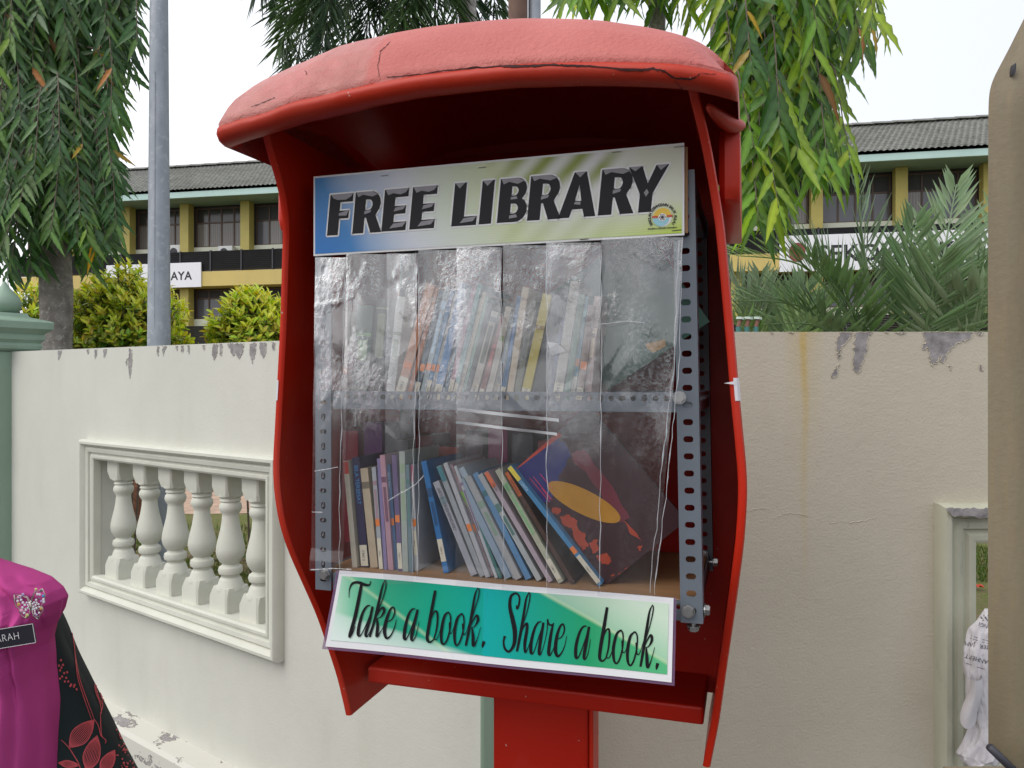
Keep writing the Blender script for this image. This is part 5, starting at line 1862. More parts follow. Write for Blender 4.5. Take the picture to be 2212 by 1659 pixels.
# sky glare put into the colour: fine white crinkles in soft patches, and smears
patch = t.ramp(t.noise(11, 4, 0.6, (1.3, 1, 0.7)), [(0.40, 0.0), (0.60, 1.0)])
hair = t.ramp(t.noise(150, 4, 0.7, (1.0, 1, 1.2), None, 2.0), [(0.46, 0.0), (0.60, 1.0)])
glare_smear = t.ramp(t.noise(7, 3, 0.5, (2.2, 1, 0.5)), [(0.42, 0.0), (0.68, 1.0)])
glare_haze = t.math('ADD', 0.035, t.math('ADD', t.math('MULTIPLY', t.math('MULTIPLY', patch, hair), 0.30), t.math('MULTIPLY', glare_smear, 0.13)))
glare_haze = t.math('MULTIPLY', glare_haze, t.ramp(t.math('ADD', t.sep()[2], 1.0), [(0.68, 0.10), (0.86, 1.0)]))  # painted glare grows towards the top
t.link(glare_haze, mx2.inputs[0])
t.link(mx1.outputs[0], mx2.inputs[1])
t.link(df.outputs[0], mx2.inputs[2])
t.link(mx2.outputs[0], t.out.inputs["Surface"])
M_FILM = t.m

curtain = thing("plastic_curtain", "clear crinkled plastic strips hanging from the FREE LIBRARY board over the books", "curtain", sub_frame(0.0, -0.02, 0.20))


def film(name, t0, t1, b0, b1, ytop, ybot, v0, seed, nu=18, nv=80, gather=0.0008):
    rnd = random.Random(seed * 7 + 1)
    W_ = max(abs(t1 - t0), 40)
    H_ = ybot - ytop
    nu, nv = max(10, int(W_ / 5.5)), 130
    # hand-made creases: short straight ridges at odd angles, most of them near the top edge
    creases = []
    for q in range(int(3 + W_ / 22)):
        cy = ytop + H_ * min(0.98, abs(rnd.gauss(0.0, 0.42)))
        cx_ = rnd.uniform(min(t0, b0), max(t1, b1))
        an = rnd.gauss(math.pi / 2, 0.55)
        ln = rnd.uniform(30, 150)
        creases.append((cx_, cy, math.cos(an), math.sin(an), ln, rnd.uniform(2.5, 8), rnd.choice((-1, 1)) * rnd.uniform(0.0004, 0.0016)))
    vs = []
    for j in range(nv + 1):
        k = j / nv
        py = lerp(ytop, ybot, k)
        xl_, xr_ = lerp(t0, b0, k ** 1.3), lerp(t1, b1, k ** 1.3)
        for i in range(nu + 1):
            a_ = i / nu
            px = lerp(xl_, xr_, a_)
            u, z = bp(px, py, v0)
            fold = math.sin(a_ * W_ / 22 + seed * 1.7 + 2.5 * noise.noise(Vector((a_ * 2, k * 3, seed)))) * gather * (1 - 0.75 * k)
            big = noise.noise(Vector((px / 150 + seed * 3.1, py / 170, seed))) * 0.0055 * (1 - 0.6 * k)
            mid = noise.noise(Vector((px / 42 + seed * 1.3, py / 55, seed * 2.0))) * 0.0011 * (1 - 0.75 * k) + noise.noise(Vector((px / 16 + seed * 2.3, py / 260, seed * 3.0))) * 0.0012 * sm(0.25, 0.6, k)
            cr = 0.0
            for cx_, cy, ca, sa, ln, w_, am in creases:
                dx, dy = px - cx_, py - cy
                al, ac = dx * ca + dy * sa, -dx * sa + dy * ca
                if abs(al) < ln and abs(ac) < 4 * w_:
                    cr += am * math.exp(-abs(ac) / w_) * (1 - (al / ln) ** 2)
            v = v0 + fold + big * math.sin(math.pi * min(1, k * 1.3 + 0.02)) + mid * sm(0, 0.06, k) + cr
            v = min(v, -0.0145 - 0.0155 * sm(-0.20, -0.275, z))
            vs.append(B @ Vector((u, v, z)))
    fs = [(j * (nu + 1) + i, j * (nu + 1) + i + 1, (j + 1) * (nu + 1) + i + 1, (j + 1) * (nu + 1) + i) for j in range(nv) for i in range(nu)]
    mb = MB()
    mb.add(vs, fs)
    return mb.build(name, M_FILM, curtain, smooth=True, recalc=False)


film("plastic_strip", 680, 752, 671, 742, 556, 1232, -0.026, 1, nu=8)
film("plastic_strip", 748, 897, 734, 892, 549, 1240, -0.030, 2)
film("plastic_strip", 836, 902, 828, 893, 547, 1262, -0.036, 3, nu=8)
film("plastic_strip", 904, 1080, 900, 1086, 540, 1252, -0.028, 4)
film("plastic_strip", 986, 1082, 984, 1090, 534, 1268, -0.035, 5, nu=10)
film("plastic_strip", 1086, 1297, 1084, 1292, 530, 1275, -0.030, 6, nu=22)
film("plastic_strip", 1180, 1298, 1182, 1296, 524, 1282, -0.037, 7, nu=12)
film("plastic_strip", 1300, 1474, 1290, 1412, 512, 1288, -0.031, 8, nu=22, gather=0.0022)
# folded edges that catch the light, and the torn pocket across the middle
t = NT("whitened_plastic_edge")
t.color((0.70, 0.71, 0.74)).set(rough=0.25, alpha=0.45)
M_EDGE = t.m
mb = MB()


def px_line(pts, v, r):
    # a crumpled edge: the line wanders and swells
    dense = [(lerp(p_[0], q_[0], k_ / 14), lerp(p_[1], q_[1], k_ / 14)) for p_, q_ in zip(pts, pts[1:]) for k_ in range(14)] + [pts[-1]]
    out, rr2 = [], []
    for x, y in dense:
        w_ = noise.noise(Vector((x * 0.05, y * 0.03, r * 900)))
        u, z = bp(x + w_ * 4.0, y, v)
        out.append(B @ Vector((u, v + 0.002 * noise.noise(Vector((y * 0.02, x * 0.1, 3.0))), z)))
        rr2.append(r * (1.0 + 2.6 * max(0.0, noise.noise(Vector((y * 0.024, x, 7.0))))))
    mb.tube(out, rr2, 6)


def px_strip(p0, p1, w, v, n=14):
    vs = []
    for i in range(n + 1):
        k = i / n
        x, y = lerp(p0[0], p1[0], k), lerp(p0[1], p1[1], k)
        for s2 in (-0.5, 0.5):
            u, z = bp(x, y + w * s2, v)
            vs.append(B @ Vector((u, v + 0.002 * math.sin(k * 9 + s2), z)))
    mb.add(vs, [(2 * i, 2 * i + 1, 2 * i + 3, 2 * i + 2) for i in range(n)])


px_strip((987, 884), (1207, 908), 7, -0.044)
px_strip((985, 912), (1203, 938), 6, -0.044)
for p in ([(746, 560), (741, 800), (735, 1000), (733, 1230)], [(897, 545), (897, 800), (893, 1000), (891, 1240)], [(904, 545), (906, 900), (902, 1240)], [(1082, 535), (1084, 900), (1089, 1255)], [(1297, 520), (1299, 800), (1295, 1270)],
          [(1473, 512), (1468, 760), (1450, 960), (1412, 1285)], [(1465, 520), (1458, 760), (1436, 960), (1402, 1280)], [(1180, 530), (1182, 900), (1181, 1270)]):
    px_line(p, -0.040, 0.0004)
for p in ([(680, 1018), (705, 1014), (731, 1009)], [(676, 1106), (698, 1107)], [(838, 1082), (870, 1063), (900, 1046), (914, 1028)], [(670, 1231), (720, 1228), (760, 1230)], [(1300, 700), (1350, 694), (1392, 697)]):
    px_line(catmull([(x, y, 0) for x, y in p], 4) and p, -0.042, 0.0005)
mb.build("creased_edge", M_EDGE, curtain, smooth=True)
vs = [B @ Vector((bp(x, y, v)[0], v, bp(x, y, v)[1])) for x, y, v in ((1182, 738, -0.042), (1205, 742, -0.048), (1222, 758, -0.052), (1205, 764, -0.046), (1192, 768, -0.042), (1186, 752, -0.044))]
MB().add(vs, [(0, 1, 5), (1, 2, 3), (1, 3, 5), (3, 4, 5)]).build("torn_flap", M_EDGE, curtain, recalc=False)
# ================================================================== plants
def leaf_material(name, rough=0.35, transl=0.35, spec=0.5):
    t = NT(name)
    a = t.n.new("ShaderNodeAttribute")
    a.attribute_name = "tint"
    n = t.noise(30, 3, 0.6)
    c = t.mix(t.ramp(n, [(0.35, 0.0), (0.7, 0.35)]), a.outputs["Color"], (0.03, 0.05, 0.01), 'MULTIPLY')
    c = t.mix(0.12, a.outputs["Color"], c)
    t.color(c).set(rough=rough, spec=spec)
    tl = t.n.new("ShaderNodeBsdfTranslucent")
    hs = t.n.new("ShaderNodeHueSaturation")
    hs.inputs["Saturation"].default_value = 1.15
    hs.inputs["Value"].default_value = 1.25
    t.link(c, hs.inputs["Color"])
    t.link(hs.outputs[0], tl.inputs[0])
    mx = t.n.new("ShaderNodeMixShader")
    mx.inputs[0].default_value = transl
    t.link(t.b.outputs[0], mx.inputs[1])
    t.link(tl.outputs[0], mx.inputs[2])
    t.link(mx.outputs[0], t.out.inputs["Surface"])
    return t.m


M_LEAF = leaf_material("leaf_blade")
M_STIFF = leaf_material("palm_leaflet", 0.4, 0.2)
M_BARK = paint("grey_bark", (0.26, 0.235, 0.215), 0.9, 0.35, 14, 0.9, 50, bdist=0.01, dirt=(0.42, 0.40, 0.37), dirt_at=0.54)
M_TWIG = paint("twig_bark", (0.15, 0.115, 0.09), 0.8, 0.2, 20)


def leaf_template(L, W, n=6, wave=0.0, waves=4, fold=0.25, droop=0.1, tipw=1.0, seed=0):
    """blade along +x, width along y, up z; three verts per station; the midrib is a little paler"""
    rnd = random.Random(seed)
    vs, fs, sh = [], [], []
    p0_, p1_ = rnd.random() * 3, rnd.random() * 3
    for i in range(n + 1):
        k = i / n
        if tipw > 0.5:
            w = W / 2 * min(1.0, (k / 0.22 + 0.12)) * (1.0 if k < 0.4 else max(0.0, 1 - ((k - 0.4) / 0.6) ** 1.25))
        else:
            w = W / 2 * (math.sin(math.pi * min(1, k * 0.92 + 0.06)) ** 0.8)
        w = max(w, 0.0007) if i < n else 0.0006
        x = L * k
        z = -droop * L * k * k
        wz = wave * w * 1.5 * math.sin(k * math.pi * waves + p0_)
        wz2 = wave * w * 1.6 * math.sin(k * math.pi * waves + 2 + p1_)
        j1, j2 = 1 + wave * 0.8 * math.sin(k * math.pi * waves + p1_), 1 + wave * 0.8 * math.sin(k * math.pi * waves + 2 + p0_)
        vs += [(x, -w * j1, z + fold * w + wz), (x, 0, z), (x, w * j2, z + fold * w + wz2)]
        sh += [0.93, 1.55, 0.93]
    for i in range(n):
        a = i * 3
        fs += [(a, a + 3, a + 4, a + 1), (a + 1, a + 4, a + 5, a + 2)]
    return np.array(vs), fs, np.array(sh)


class Foliage:
    def __init__(self, templates):
        self.t = templates
        self.items = []

    def put(self, pos, direc, up, scale, tint, k=None):
        self.items.append((Vector(pos), Vector(direc), Vector(up), scale, tint, k if k is not None else random.randrange(len(self.t))))

    def matrix(self, it):
        pos, d, up, sc, tint, k = it
        x = d.normalized()
        y = up.cross(x)
        y = y.normalized() if y.length > 1e-5 else x.orthogonal().normalized()
        z = x.cross(y)
        M = Matrix.Identity(4)
        for i in range(3):
            M[i][0], M[i][1], M[i][2], M[i][3] = x[i] * sc, y[i] * sc, z[i] * sc, pos[i]
        return M

    def joined(self, name, mat, parent, items=None):
        items = self.items if items is None else items
        vs, fs, tint = [], [], []
        n = 0
        for it in items:
            M = np.array(self.matrix(it))
            tv, tf, ts = self.t[it[5]]
            vs.append(tv @ M[:3, :3].T + M[:3, 3])
            fs.extend([tuple(i + n for i in f) for f in tf])
            tint.append(np.array(it[4])[None, :] * ts[:, None])
            n += len(tv)
        mb = MB()
        mb.v = np.concatenate(vs).tolist()
        mb.f = fs
        mb.mi = [0] * len(fs)
        mb.tint = np.concatenate(tint).tolist()
        o = mb.build(name, mat, parent, smooth=True, recalc=False)
        o["kind"] = "stuff"
        return o

    def singles(self, name, mat, parent, items, ntint=10):
        """individual leaves sharing a few meshes"""
        cache = {}
        for it in items:
            key = (it[5], tuple(round(c * 14) for c in it[4]))
            if key not in cache:
                mb = MB()
                tv, tf, ts = self.t[it[5]]
                mb.v, mb.f, mb.mi = tv.tolist(), list(tf), [0] * len(tf)
                mb.tint = [tuple(c * q for c in it[4]) for q in ts]
                cache[key] = mb.mesh(name, mat, None, True)
            inst(name, cache[key], self.matrix(it), parent)


def in_poly(x, y, poly):
    c = False
    for (x0, y0), (x1, y1) in zip(poly, poly[1:] + poly[:1]):
        if (y0 > y) != (y1 > y) and x < (x1 - x0) * (y - y0) / (y1 - y0) + x0:
            c = not c
    return c


def to_px(p):
    return CX + F * p.x / p.y, CY - F * (p.z - CZ) / p.y


ASH = [leaf_template(l_, w_, 16, 0.13, wv_ * 2.1, 0.30, d, 1.0, s) for s, (l_, w_, wv_, d) in enumerate(((0.225, 0.036, 4.5, 0.05), (0.24, 0.040, 5, 0.14), (0.20, 0.036, 4, 0.22), (0.245, 0.034, 5.5, 0.28), (0.21, 0.040, 4, 0.10), (0.18, 0.032, 3.5, 0.18), (0.23, 0.042, 5, -0.06), (0.16, 0.032, 3, 0.32)))]


def mast_tree(name, label, base, top, r0, r1, poly, yr, tips, tints, seed, scale=1.0, big=250, twig_len=(0.45, 0.85), per=12, spread=0.34, trunk_z=5.2, group=None):
    rnd = random.Random(seed)
    random.seed(seed)
    root = thing(name, label, "tree", Matrix.Translation((base.x, base.y, 0)), group)
    mb = MB()
    pts, rad = [], []
    for k in range(15):
        z = trunk_z * k / 14
        pts.append(Vector((base.x + (top.x - base.x) * k / 14 + 0.012 * math.sin(z * 3 + seed), base.y + (top.y - base.y) * k / 14, z)))
        rad.append(lerp(r0, r1, (k / 14) ** 0.7) * (1.35 if k == 0 else 1.0) * (1 + 0.06 * math.sin(k * 2.3)))
    mb.tube(pts, rad, 16)
    mb.build("trunk", M_BARK, root, smooth=True)
    fo = Foliage(ASH)
    tw = MB()
    xs_ = [p[0] for p in poly]
    ys_ = [p[1] for p in poly]
    made = 0
    while made < tips:
        px, py = rnd.uniform(min(xs_), max(xs_)), rnd.uniform(min(ys_), max(ys_))
        if not in_poly(px, py, poly):
            continue
        made += 1
        y = rnd.uniform(*yr)
        tip = wp(px, py, y)
        ln = rnd.uniform(*twig_len) * max(scale, 0.9)
        axis_p = Vector((lerp(base.x, top.x, 0.7), lerp(base.y, top.y, 0.7), 0))
        inward = Vector((axis_p.x - tip.x, axis_p.y - tip.y, 0))
        inward = inward * min(1.0, 0.55 * ln / max(0.1, inward.length))
        p0 = tip + Vector((0, 0, ln)) + inward + Vector((rnd.uniform(-.08, .08), rnd.uniform(-.08, .08), 0))
        p1 = tip.lerp(p0, 0.72) - inward * 0.30 + Vector((0, 0, 0.10 * ln))
        p2 = tip.lerp(p0, 0.35) - inward * 0.18
        path = catmull([p0, p1, p2, tip], 5)
        tw.tube(path[::2] + [path[-1]], [0.0065, 0.0055, 0.0048, 0.004, 0.0034, 0.0028, 0.002, 0.0016, 0.0012][:len(path[::2]) + 1], 5)
        base_t = rnd.choice(tints)
        for q in range(per):
            k = 0.22 + 0.78 * (q + rnd.random() * 0.5) / per
            f_ = min(k, 0.999) * (len(path) - 1)
            i = int(f_)
            p = path[i].lerp(path[min(i + 1, len(path) - 1)], f_ - i)
            tdir = (path[min(i + 1, len(path) - 1)] - path[max(i - 1, 0)]).normalized()
            side = 1 if q % 2 else -1
            az = rnd.uniform(0, 2 * math.pi)
            out = Vector((math.cos(az), math.sin(az), 0))
            face = (Vector((tip.x - axis_p.x, tip.y - axis_p.y, 0)).normalized() * 0.8 + Vector((0, -0.9, 0.45)) + out * 0.45).normalized()
            lat = tdir.cross(face)
            lat = lat.normalized() if lat.length > 1e-4 else out
            dirv = tdir * rnd.uniform(0.25, 0.8) + lat * side * rnd.uniform(0.4, 1.15) * (1.2 - 0.5 * k) + Vector((0, 0, -1.0)) * rnd.uniform(0.30, 1.1) + out * rnd.uniform(0, 0.18)
            kf = rnd.uniform(0.68, 1.3)
            tn = [c * kf * rnd.uniform(0.95, 1.05) for c in base_t]
            if rnd.random() < 0.010:
                tn = rnd.choice([(0.42, 0.27, 0.02), (0.30, 0.20, 0.03), (0.24, 0.11, 0.03)])
            if q >= per - 2 and rnd.random() < 0.4:
                tn = [tn[0] * 1.8, tn[1] * 1.5, tn[2] * 1.1]
            fo.put(p, dirv, face, scale * rnd.uniform(0.62, 1.2), tn)
    tw.build("branches", M_TWIG, root, smooth=True)["kind"] = "stuff"
    # nearest leaves inside the picture become leaves of their own
    scored = []
    for i, it in enumerate(fo.items):
        px, py = to_px(it[0])
        if -20 < px < 2230 and -30 < py < 760 and not (610 < px < 1560 and py > 60):
            scored.append((it[0].y / it[3], i))
    scored.sort()
    pick = set(i for _, i in scored[:big])
    if pick:
        fo.singles("leaf", M_LEAF, root, [fo.items[i] for i in sorted(pick)])
    fo.joined("foliage", M_LEAF, root, [it for i, it in enumerate(fo.items) if i not in pick])
    return root


DARKG = [(0.045, 0.115, 0.030), (0.058, 0.140, 0.034), (0.036, 0.092, 0.028), (0.080, 0.165, 0.032), (0.050, 0.120, 0.036), (0.10, 0.19, 0.035)]
BRIGHTG = [(0.25, 0.35, 0.03), (0.095, 0.205, 0.022), (0.13, 0.26, 0.025), (0.07, 0.165, 0.024), (0.19, 0.30, 0.024), (0.11, 0.22, 0.022), (0.05, 0.125, 0.028)]
gnd = lambda px, y: Vector(((px - CX) / F * y, y, 0))
mast_tree("mast_tree", "dark weeping mast tree with a grey trunk behind the wall at the far left", gnd(118, 5.0), gnd(120, 5.0), 0.125, 0.07,
          [(-120, -80), (290, -80), (300, 90), (272, 240), (240, 340), (245, 390), (272, 430), (275, 470), (245, 520), (236, 580), (205, 590), (170, 570), (120, 575), (80, 600), (0, 610), (-120, 620)],
          (4.3, 5.4), 600, DARKG, 21, 0.74, 280, per=17)
mast_tree("mast_tree", "bright green weeping mast tree hanging just right of the red hood", gnd(1552, 4.7), gnd(1552, 4.7), 0.075, 0.05,
          [(1500, -80), (1880, -80), (1915, 60), (1870, 110), (1800, 150), (1790, 230), (1820, 290), (1855, 370), (1845, 395), (1770, 400), (1700, 455), (1650, 510), (1600, 500), (1575, 440), (1580, 200), (1545, 60)],
          (3.4, 4.6), 200, BRIGHTG, 33, 0.98, 280, per=13)
mast_tree("mast_tree", "mast tree with a pale blotched trunk rising behind the top of the red hood", gnd(1417, 5.2), gnd(1417, 5.2), 0.075, 0.055,
          [(1180, -120), (1500, -120), (1560, 30), (1500, 55), (1400, 15), (1300, 20), (1200, 25)],
          (4.4, 5.6), 60, BRIGHTG, 45, 1.05, 60, per=12)

# ---- golden shrubs
SHR = [leaf_template(0.056, 0.030, 4, 0.0, 2, 0.30, d, 0.2, s) for s, d in enumerate((0.05, 0.15, 0.25))]


def shrub(label, px, py, y, rx, rz, n, seed, lean=0.0):
    rnd = random.Random(seed)
    random.seed(seed)
    c = wp(px, py, y)
    root = thing("golden_shrub", label, "shrub", Matrix.Translation((c.x, c.y, 0)), "golden shrubs behind the wall")
    fo = Foliage(SHR)
    tw = MB()
    for i in range(n):
        a, h = rnd.uniform(0, 2 * math.pi), rnd.uniform(-0.9, 1)
        rr_ = math.sqrt(max(0, 1 - h * h))
        d = Vector((math.cos(a) * rr_, math.sin(a) * rr_, h))
        lump = 1 + 0.22 * noise.noise(d * 2.6 + Vector((seed, 0, 0))) + 0.1 * noise.noise(d * 6 + Vector((seed, 3, 0)))
        k = lump * rnd.uniform(0.62, 1.03)
        p = c + Vector((d.x * rx * k + lean * h * rx, d.y * rx * k, d.z * rz * k))
        grow = (d + Vector((0, 0, 0.75))).normalized()
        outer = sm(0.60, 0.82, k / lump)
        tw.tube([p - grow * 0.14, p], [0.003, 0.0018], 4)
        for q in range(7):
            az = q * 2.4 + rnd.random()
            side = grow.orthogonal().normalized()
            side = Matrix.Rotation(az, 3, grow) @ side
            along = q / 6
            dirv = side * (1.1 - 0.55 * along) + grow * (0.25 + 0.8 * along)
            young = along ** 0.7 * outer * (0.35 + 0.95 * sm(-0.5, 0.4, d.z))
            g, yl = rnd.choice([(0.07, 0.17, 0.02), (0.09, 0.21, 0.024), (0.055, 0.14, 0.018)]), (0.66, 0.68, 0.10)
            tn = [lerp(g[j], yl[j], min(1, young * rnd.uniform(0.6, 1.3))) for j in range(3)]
            fo.put(p - grow * 0.07 * (1 - along), dirv, grow, rnd.uniform(0.75, 1.2), tn)
    for q in range(4):
        a = q * 1.6
        tw.tube([Vector((c.x + 0.03 * math.cos(a), c.y + 0.03 * math.sin(a), 0)), c + Vector((rx * 0.3 * math.cos(a), rx * 0.3 * math.sin(a), -rz * 0.6)), c + Vector((rx * 0.6 * math.cos(a), rx * 0.6 * math.sin(a), rz * 0.2))], [0.008, 0.007, 0.004], 6)
    tw.build("stems", M_TWIG, root)["kind"] = "stuff"
    fo.joined("foliage", M_LEAF, root)


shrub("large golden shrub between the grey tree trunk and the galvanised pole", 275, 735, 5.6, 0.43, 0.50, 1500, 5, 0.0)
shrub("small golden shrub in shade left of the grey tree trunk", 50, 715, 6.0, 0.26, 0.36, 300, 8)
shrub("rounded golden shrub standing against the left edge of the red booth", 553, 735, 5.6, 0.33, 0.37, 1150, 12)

# ---- date palms
def frond(fo_mb, base, tip, sag, L, n, w, tint, rnd, up=Vector((0, -0.4, 1)), ra=None):
    """one feather leaf: rachis tube + two ranks of stiff leaflets; returns geometry lists"""
    mid = base.lerp(tip, 0.55) + Vector((0, 0, sag))
    path = catmull([base, base.lerp(mid, 0.5) + Vector((0, 0, sag * 0.25)), mid, tip], 8)
    mb, lf = MB(), MB()
    k = len(path)
    mb.tube(path, [lerp(0.012, 0.002, i / k) for i in range(k)], 6, tint=tuple(c * 1.2 for c in tint))
    for i in range(n):
        q = 0.12 + 0.88 * i / n
        f_ = q * (k - 1)
        j = min(int(f_), k - 2)
        p = path[j].lerp(path[j + 1], f_ - j)
        td = (path[j + 1] - path[j]).normalized()
        sd = td.cross(up)
        sd = sd.normalized() if sd.length > 1e-4 else td.orthogonal()
        nn = sd.cross(td)
        ll = L * (0.55 + 0.9 * math.sin(math.pi * min(1, q * 0.9 + 0.08))) * rnd.uniform(0.85, 1.1) * (1 - 0.35 * q)
        for sgn in (-1, 1):
            ang = R(lerp(62, 26, q)) + rnd.uniform(-0.10, 0.10)
            dv = (td * math.cos(ang) + sd * sgn * math.sin(ang) + nn * rnd.uniform(0.1, 0.45)).normalized()
            wv = td.cross(dv)
            wv = (dv.cross(nn)).normalized()
            e = p + dv * ll
            m_ = p + dv * ll * 0.45
            wd = w * rnd.uniform(0.8, 1.2)
            kf = rnd.uniform(0.72, 1.3)
            tn = tuple(c * kf * rnd.uniform(0.96, 1.04) for c in tint)
            foldv = nn * wd * 0.35
            lf.add([p, m_ - wv * wd + foldv, m_ + wv * wd + foldv, e, m_], [(0, 4, 1), (0, 2, 4), (1, 4, 3), (4, 2, 3)], 0, None, tn)
    return mb, lf


def palm(name, label, base_px, y, fr, L, w, tints, seed, stem=None):
    rnd = random.Random(seed)
    c = wp(base_px[0], base_px[1], y)
    root = thing(name, label, "palm", Matrix.Translation((c.x, c.y, 0)))
    mb = MB()
    mb.tube([Vector((c.x, c.y, 0)), Vector((c.x, c.y, c.z * 0.6)), c], [0.17, 0.16, 0.10] if stem is None else stem, 12)
    mb.build("trunk", M_BARK, root, smooth=True)
    for (bx, by, tx, ty, yt, sag) in fr:
        b = wp(bx, by, y + rnd.uniform(-0.08, 0.08))
        tint = rnd.choice(tints)
        rb_, lf = frond(None, b, wp(tx, ty, yt), sag, L, 25, w, tint, rnd)
        fo = rb_.build("frond", M_STIFF, root, smooth=True, recalc=False)
        lo_ = lf.build("leaflets", M_STIFF, fo, recalc=False)
        lo_["kind"] = "stuff"


DATE = [(0.27, 0.37, 0.215), (0.22, 0.33, 0.165), (0.34, 0.43, 0.27), (0.20, 0.31, 0.125), (0.27, 0.40, 0.15)]
palm("date_palm", "large date palm with stiff grey green fronds behind the right wall", (1960, 800), 4.2,
     [(1890, 770, 1848, 400, 4.0, 0.06), (1955, 740, 1972, 480, 3.85, 0.0), (2010, 740, 2066, 398, 4.3, 0.03), (2050, 760, 2168, 540, 4.0, 0.08), (2085, 770, 2200, 400, 4.4, 0.08),
      (1890, 770, 1590, 552, 4.2, 0.20), (1880, 780, 1690, 482, 4.1, 0.10), (1870, 790, 1585, 650, 4.0, 0.14), (1900, 790, 1742, 560, 3.8, 0.08), (2010, 780, 2150, 610, 3.7, 0.08),
      (1990, 770, 2030, 560, 3.75, 0.03), (1880, 810, 1650, 700, 3.8, 0.12), (2050, 810, 2230, 660, 3.8, 0.12)],
     0.33, 0.0145, DATE, 4)
palm("date_palm", "low date palm with arching fronds close to the booth's right edge", (1660, 830), 4.6,
     [(1665, 800, 1575, 590, 4.6, 0.06), (1660, 800, 1560, 690, 4.3, 0.08), (1680, 800, 1742, 610, 4.7, 0.04), (1690, 810, 1800, 650, 4.5, 0.08), (1665, 800, 1640, 600, 4.8, 0.03)],
     0.29, 0.0145, DATE, 9)

# ---- foxtail palm above the hood
rnd = random.Random(77)
c = wp(1010, -330, 7.2)
fox = thing("foxtail_palm", "tall foxtail palm with bushy dark fronds drooping above the red hood", "palm", Matrix.Translation((c.x, c.y, 0)))
mb = MB()
mb.tube([Vector((c.x, c.y, 0)), Vector((c.x, c.y, 2.5)), c], [0.14, 0.11, 0.07], 14)
mb.build("trunk", M_BARK, fox, smooth=True)
rfx = random.Random(5)
ends = [(610, 95), (640, 130), (690, 125), (740, 105), (790, 95), (840, 75), (890, 60), (940, 45), (990, 30), (1020, 10), (600, 30), (1070, 20), (660, 40), (740, 30), (820, 20), (900, 10), (560, -40), (960, -10), (700, 70), (870, 40)]
for tx, ty in ends:
    y = rfx.uniform(6.2, 7.6)
    mx_, my_ = lerp(930, tx, 0.55) + rfx.uniform(-30, 30), -300 + rfx.uniform(-40, 60)
    path = catmull([c, wp(mx_, my_, y), wp(lerp(mx_, tx, 0.62), lerp(my_, ty, 0.45), y), wp(tx, ty, y)], 9)
    k = len(path)
    tint = rnd.choice([(0.06, 0.11, 0.045), (0.075, 0.135, 0.042), (0.05, 0.095, 0.048)])
    fb, lf = MB(), MB()
    fb.tube(path, [lerp(0.02, 0.004, i / k) for i in range(k)], 6, tint=(0.10, 0.12, 0.05))
    for i in range(250):
        q = 0.25 + 0.75 * i / 250
        f_ = q * (k - 1)
        j = min(int(f_), k - 2)
        p = path[j].lerp(path[j + 1], f_ - j)
        td = (path[j + 1] - path[j]).normalized()
        o_ = td.orthogonal().normalized()
        sd = Matrix.Rotation(rnd.uniform(0, 6.283), 3, td) @ o_
        dv = (td * rnd.uniform(0.5, 1.1) + sd + Vector((0, 0, -0.25))).normalized()
        ll = 0.43 * rnd.uniform(0.7, 1.15) * (1 - 0.3 * q)
        wv = dv.cross(sd).normalized() if dv.cross(sd).length > 1e-4 else o_
        e, m_ = p + dv * ll + Vector((0, 0, -0.05)), p + dv * ll * 0.5
        kf = rnd.uniform(0.6, 1.5)
        tn = tuple(x_ * kf for x_ in tint)
        lf.add([p, m_ - wv * 0.0085, m_ + wv * 0.0085, e], [(0, 1, 3), (0, 3, 2)], 0, None, tn)
    fo = fb.build("frond", M_STIFF, fox, smooth=True, recalc=False)
    lf.build("leaflets", M_STIFF, fo, recalc=False)["kind"] = "stuff"

# ---- grass seen through the two openings, and leaf litter
rnd = random.Random(15)
gb = MB()
for i in range(9000):
    if i < 6500:
        px, py = rnd.uniform(230, 600), rnd.uniform(1075, 1400)
    else:
        px, py = rnd.uniform(2085, 2150), rnd.uniform(1150, 1460)
    p = ground_at(px, py)
    if noise.noise(Vector((p.x * 1.1, p.y * 1.1, 0))) < -0.12 + (0.35 if py > 1260 else 0) or p.y > 8.6 and px < 700:
        continue
    h = rnd.uniform(0.03, 0.085)
    a = rnd.uniform(0, 6.283)
    dx, dy = math.cos(a) * 0.006, math.sin(a) * 0.006
    lx, ly = rnd.uniform(-.03, .03), rnd.uniform(-.03, .03)
    tn = rnd.choice([(0.07, 0.13, 0.02), (0.10, 0.16, 0.03), (0.16, 0.16, 0.05), (0.05, 0.10, 0.015)])
    gb.add([(p.x - dx, p.y - dy, 0.003), (p.x + dx, p.y + dy, 0.003), (p.x + lx, p.y + ly, h)], [(0, 1, 2)], 0, None, tn)
tag(gb.build("grass", M_LEAF, None, recalc=False, origin=(0, 0, 0)), "short patchy lawn grass seen through the baluster openings", "grass", kind="stuff")
lb = MB()
for i in range(900):
    px, py = rnd.uniform(240, 620), rnd.uniform(1180, 1420)
    p = ground_at(px, py)
    a = rnd.uniform(0, 6.283)
    l, w_ = rnd.uniform(0.02, 0.06), rnd.uniform(0.008, 0.02)
    ca, sa = math.cos(a), math.sin(a)
    tn = rnd.choice([(0.16, 0.08, 0.04), (0.24, 0.14, 0.08), (0.10, 0.05, 0.03), (0.30, 0.20, 0.13)])
    z = rnd.uniform(0.006, 0.02)
    lb.add([(p.x - ca * l, p.y - sa * l, z), (p.x - sa * w_, p.y + ca * w_, z + 0.008), (p.x + ca * l, p.y + sa * l, z), (p.x + sa * w_, p.y - ca * w_, z + 0.006)], [(0, 1, 2, 3)], 0, None, tn)
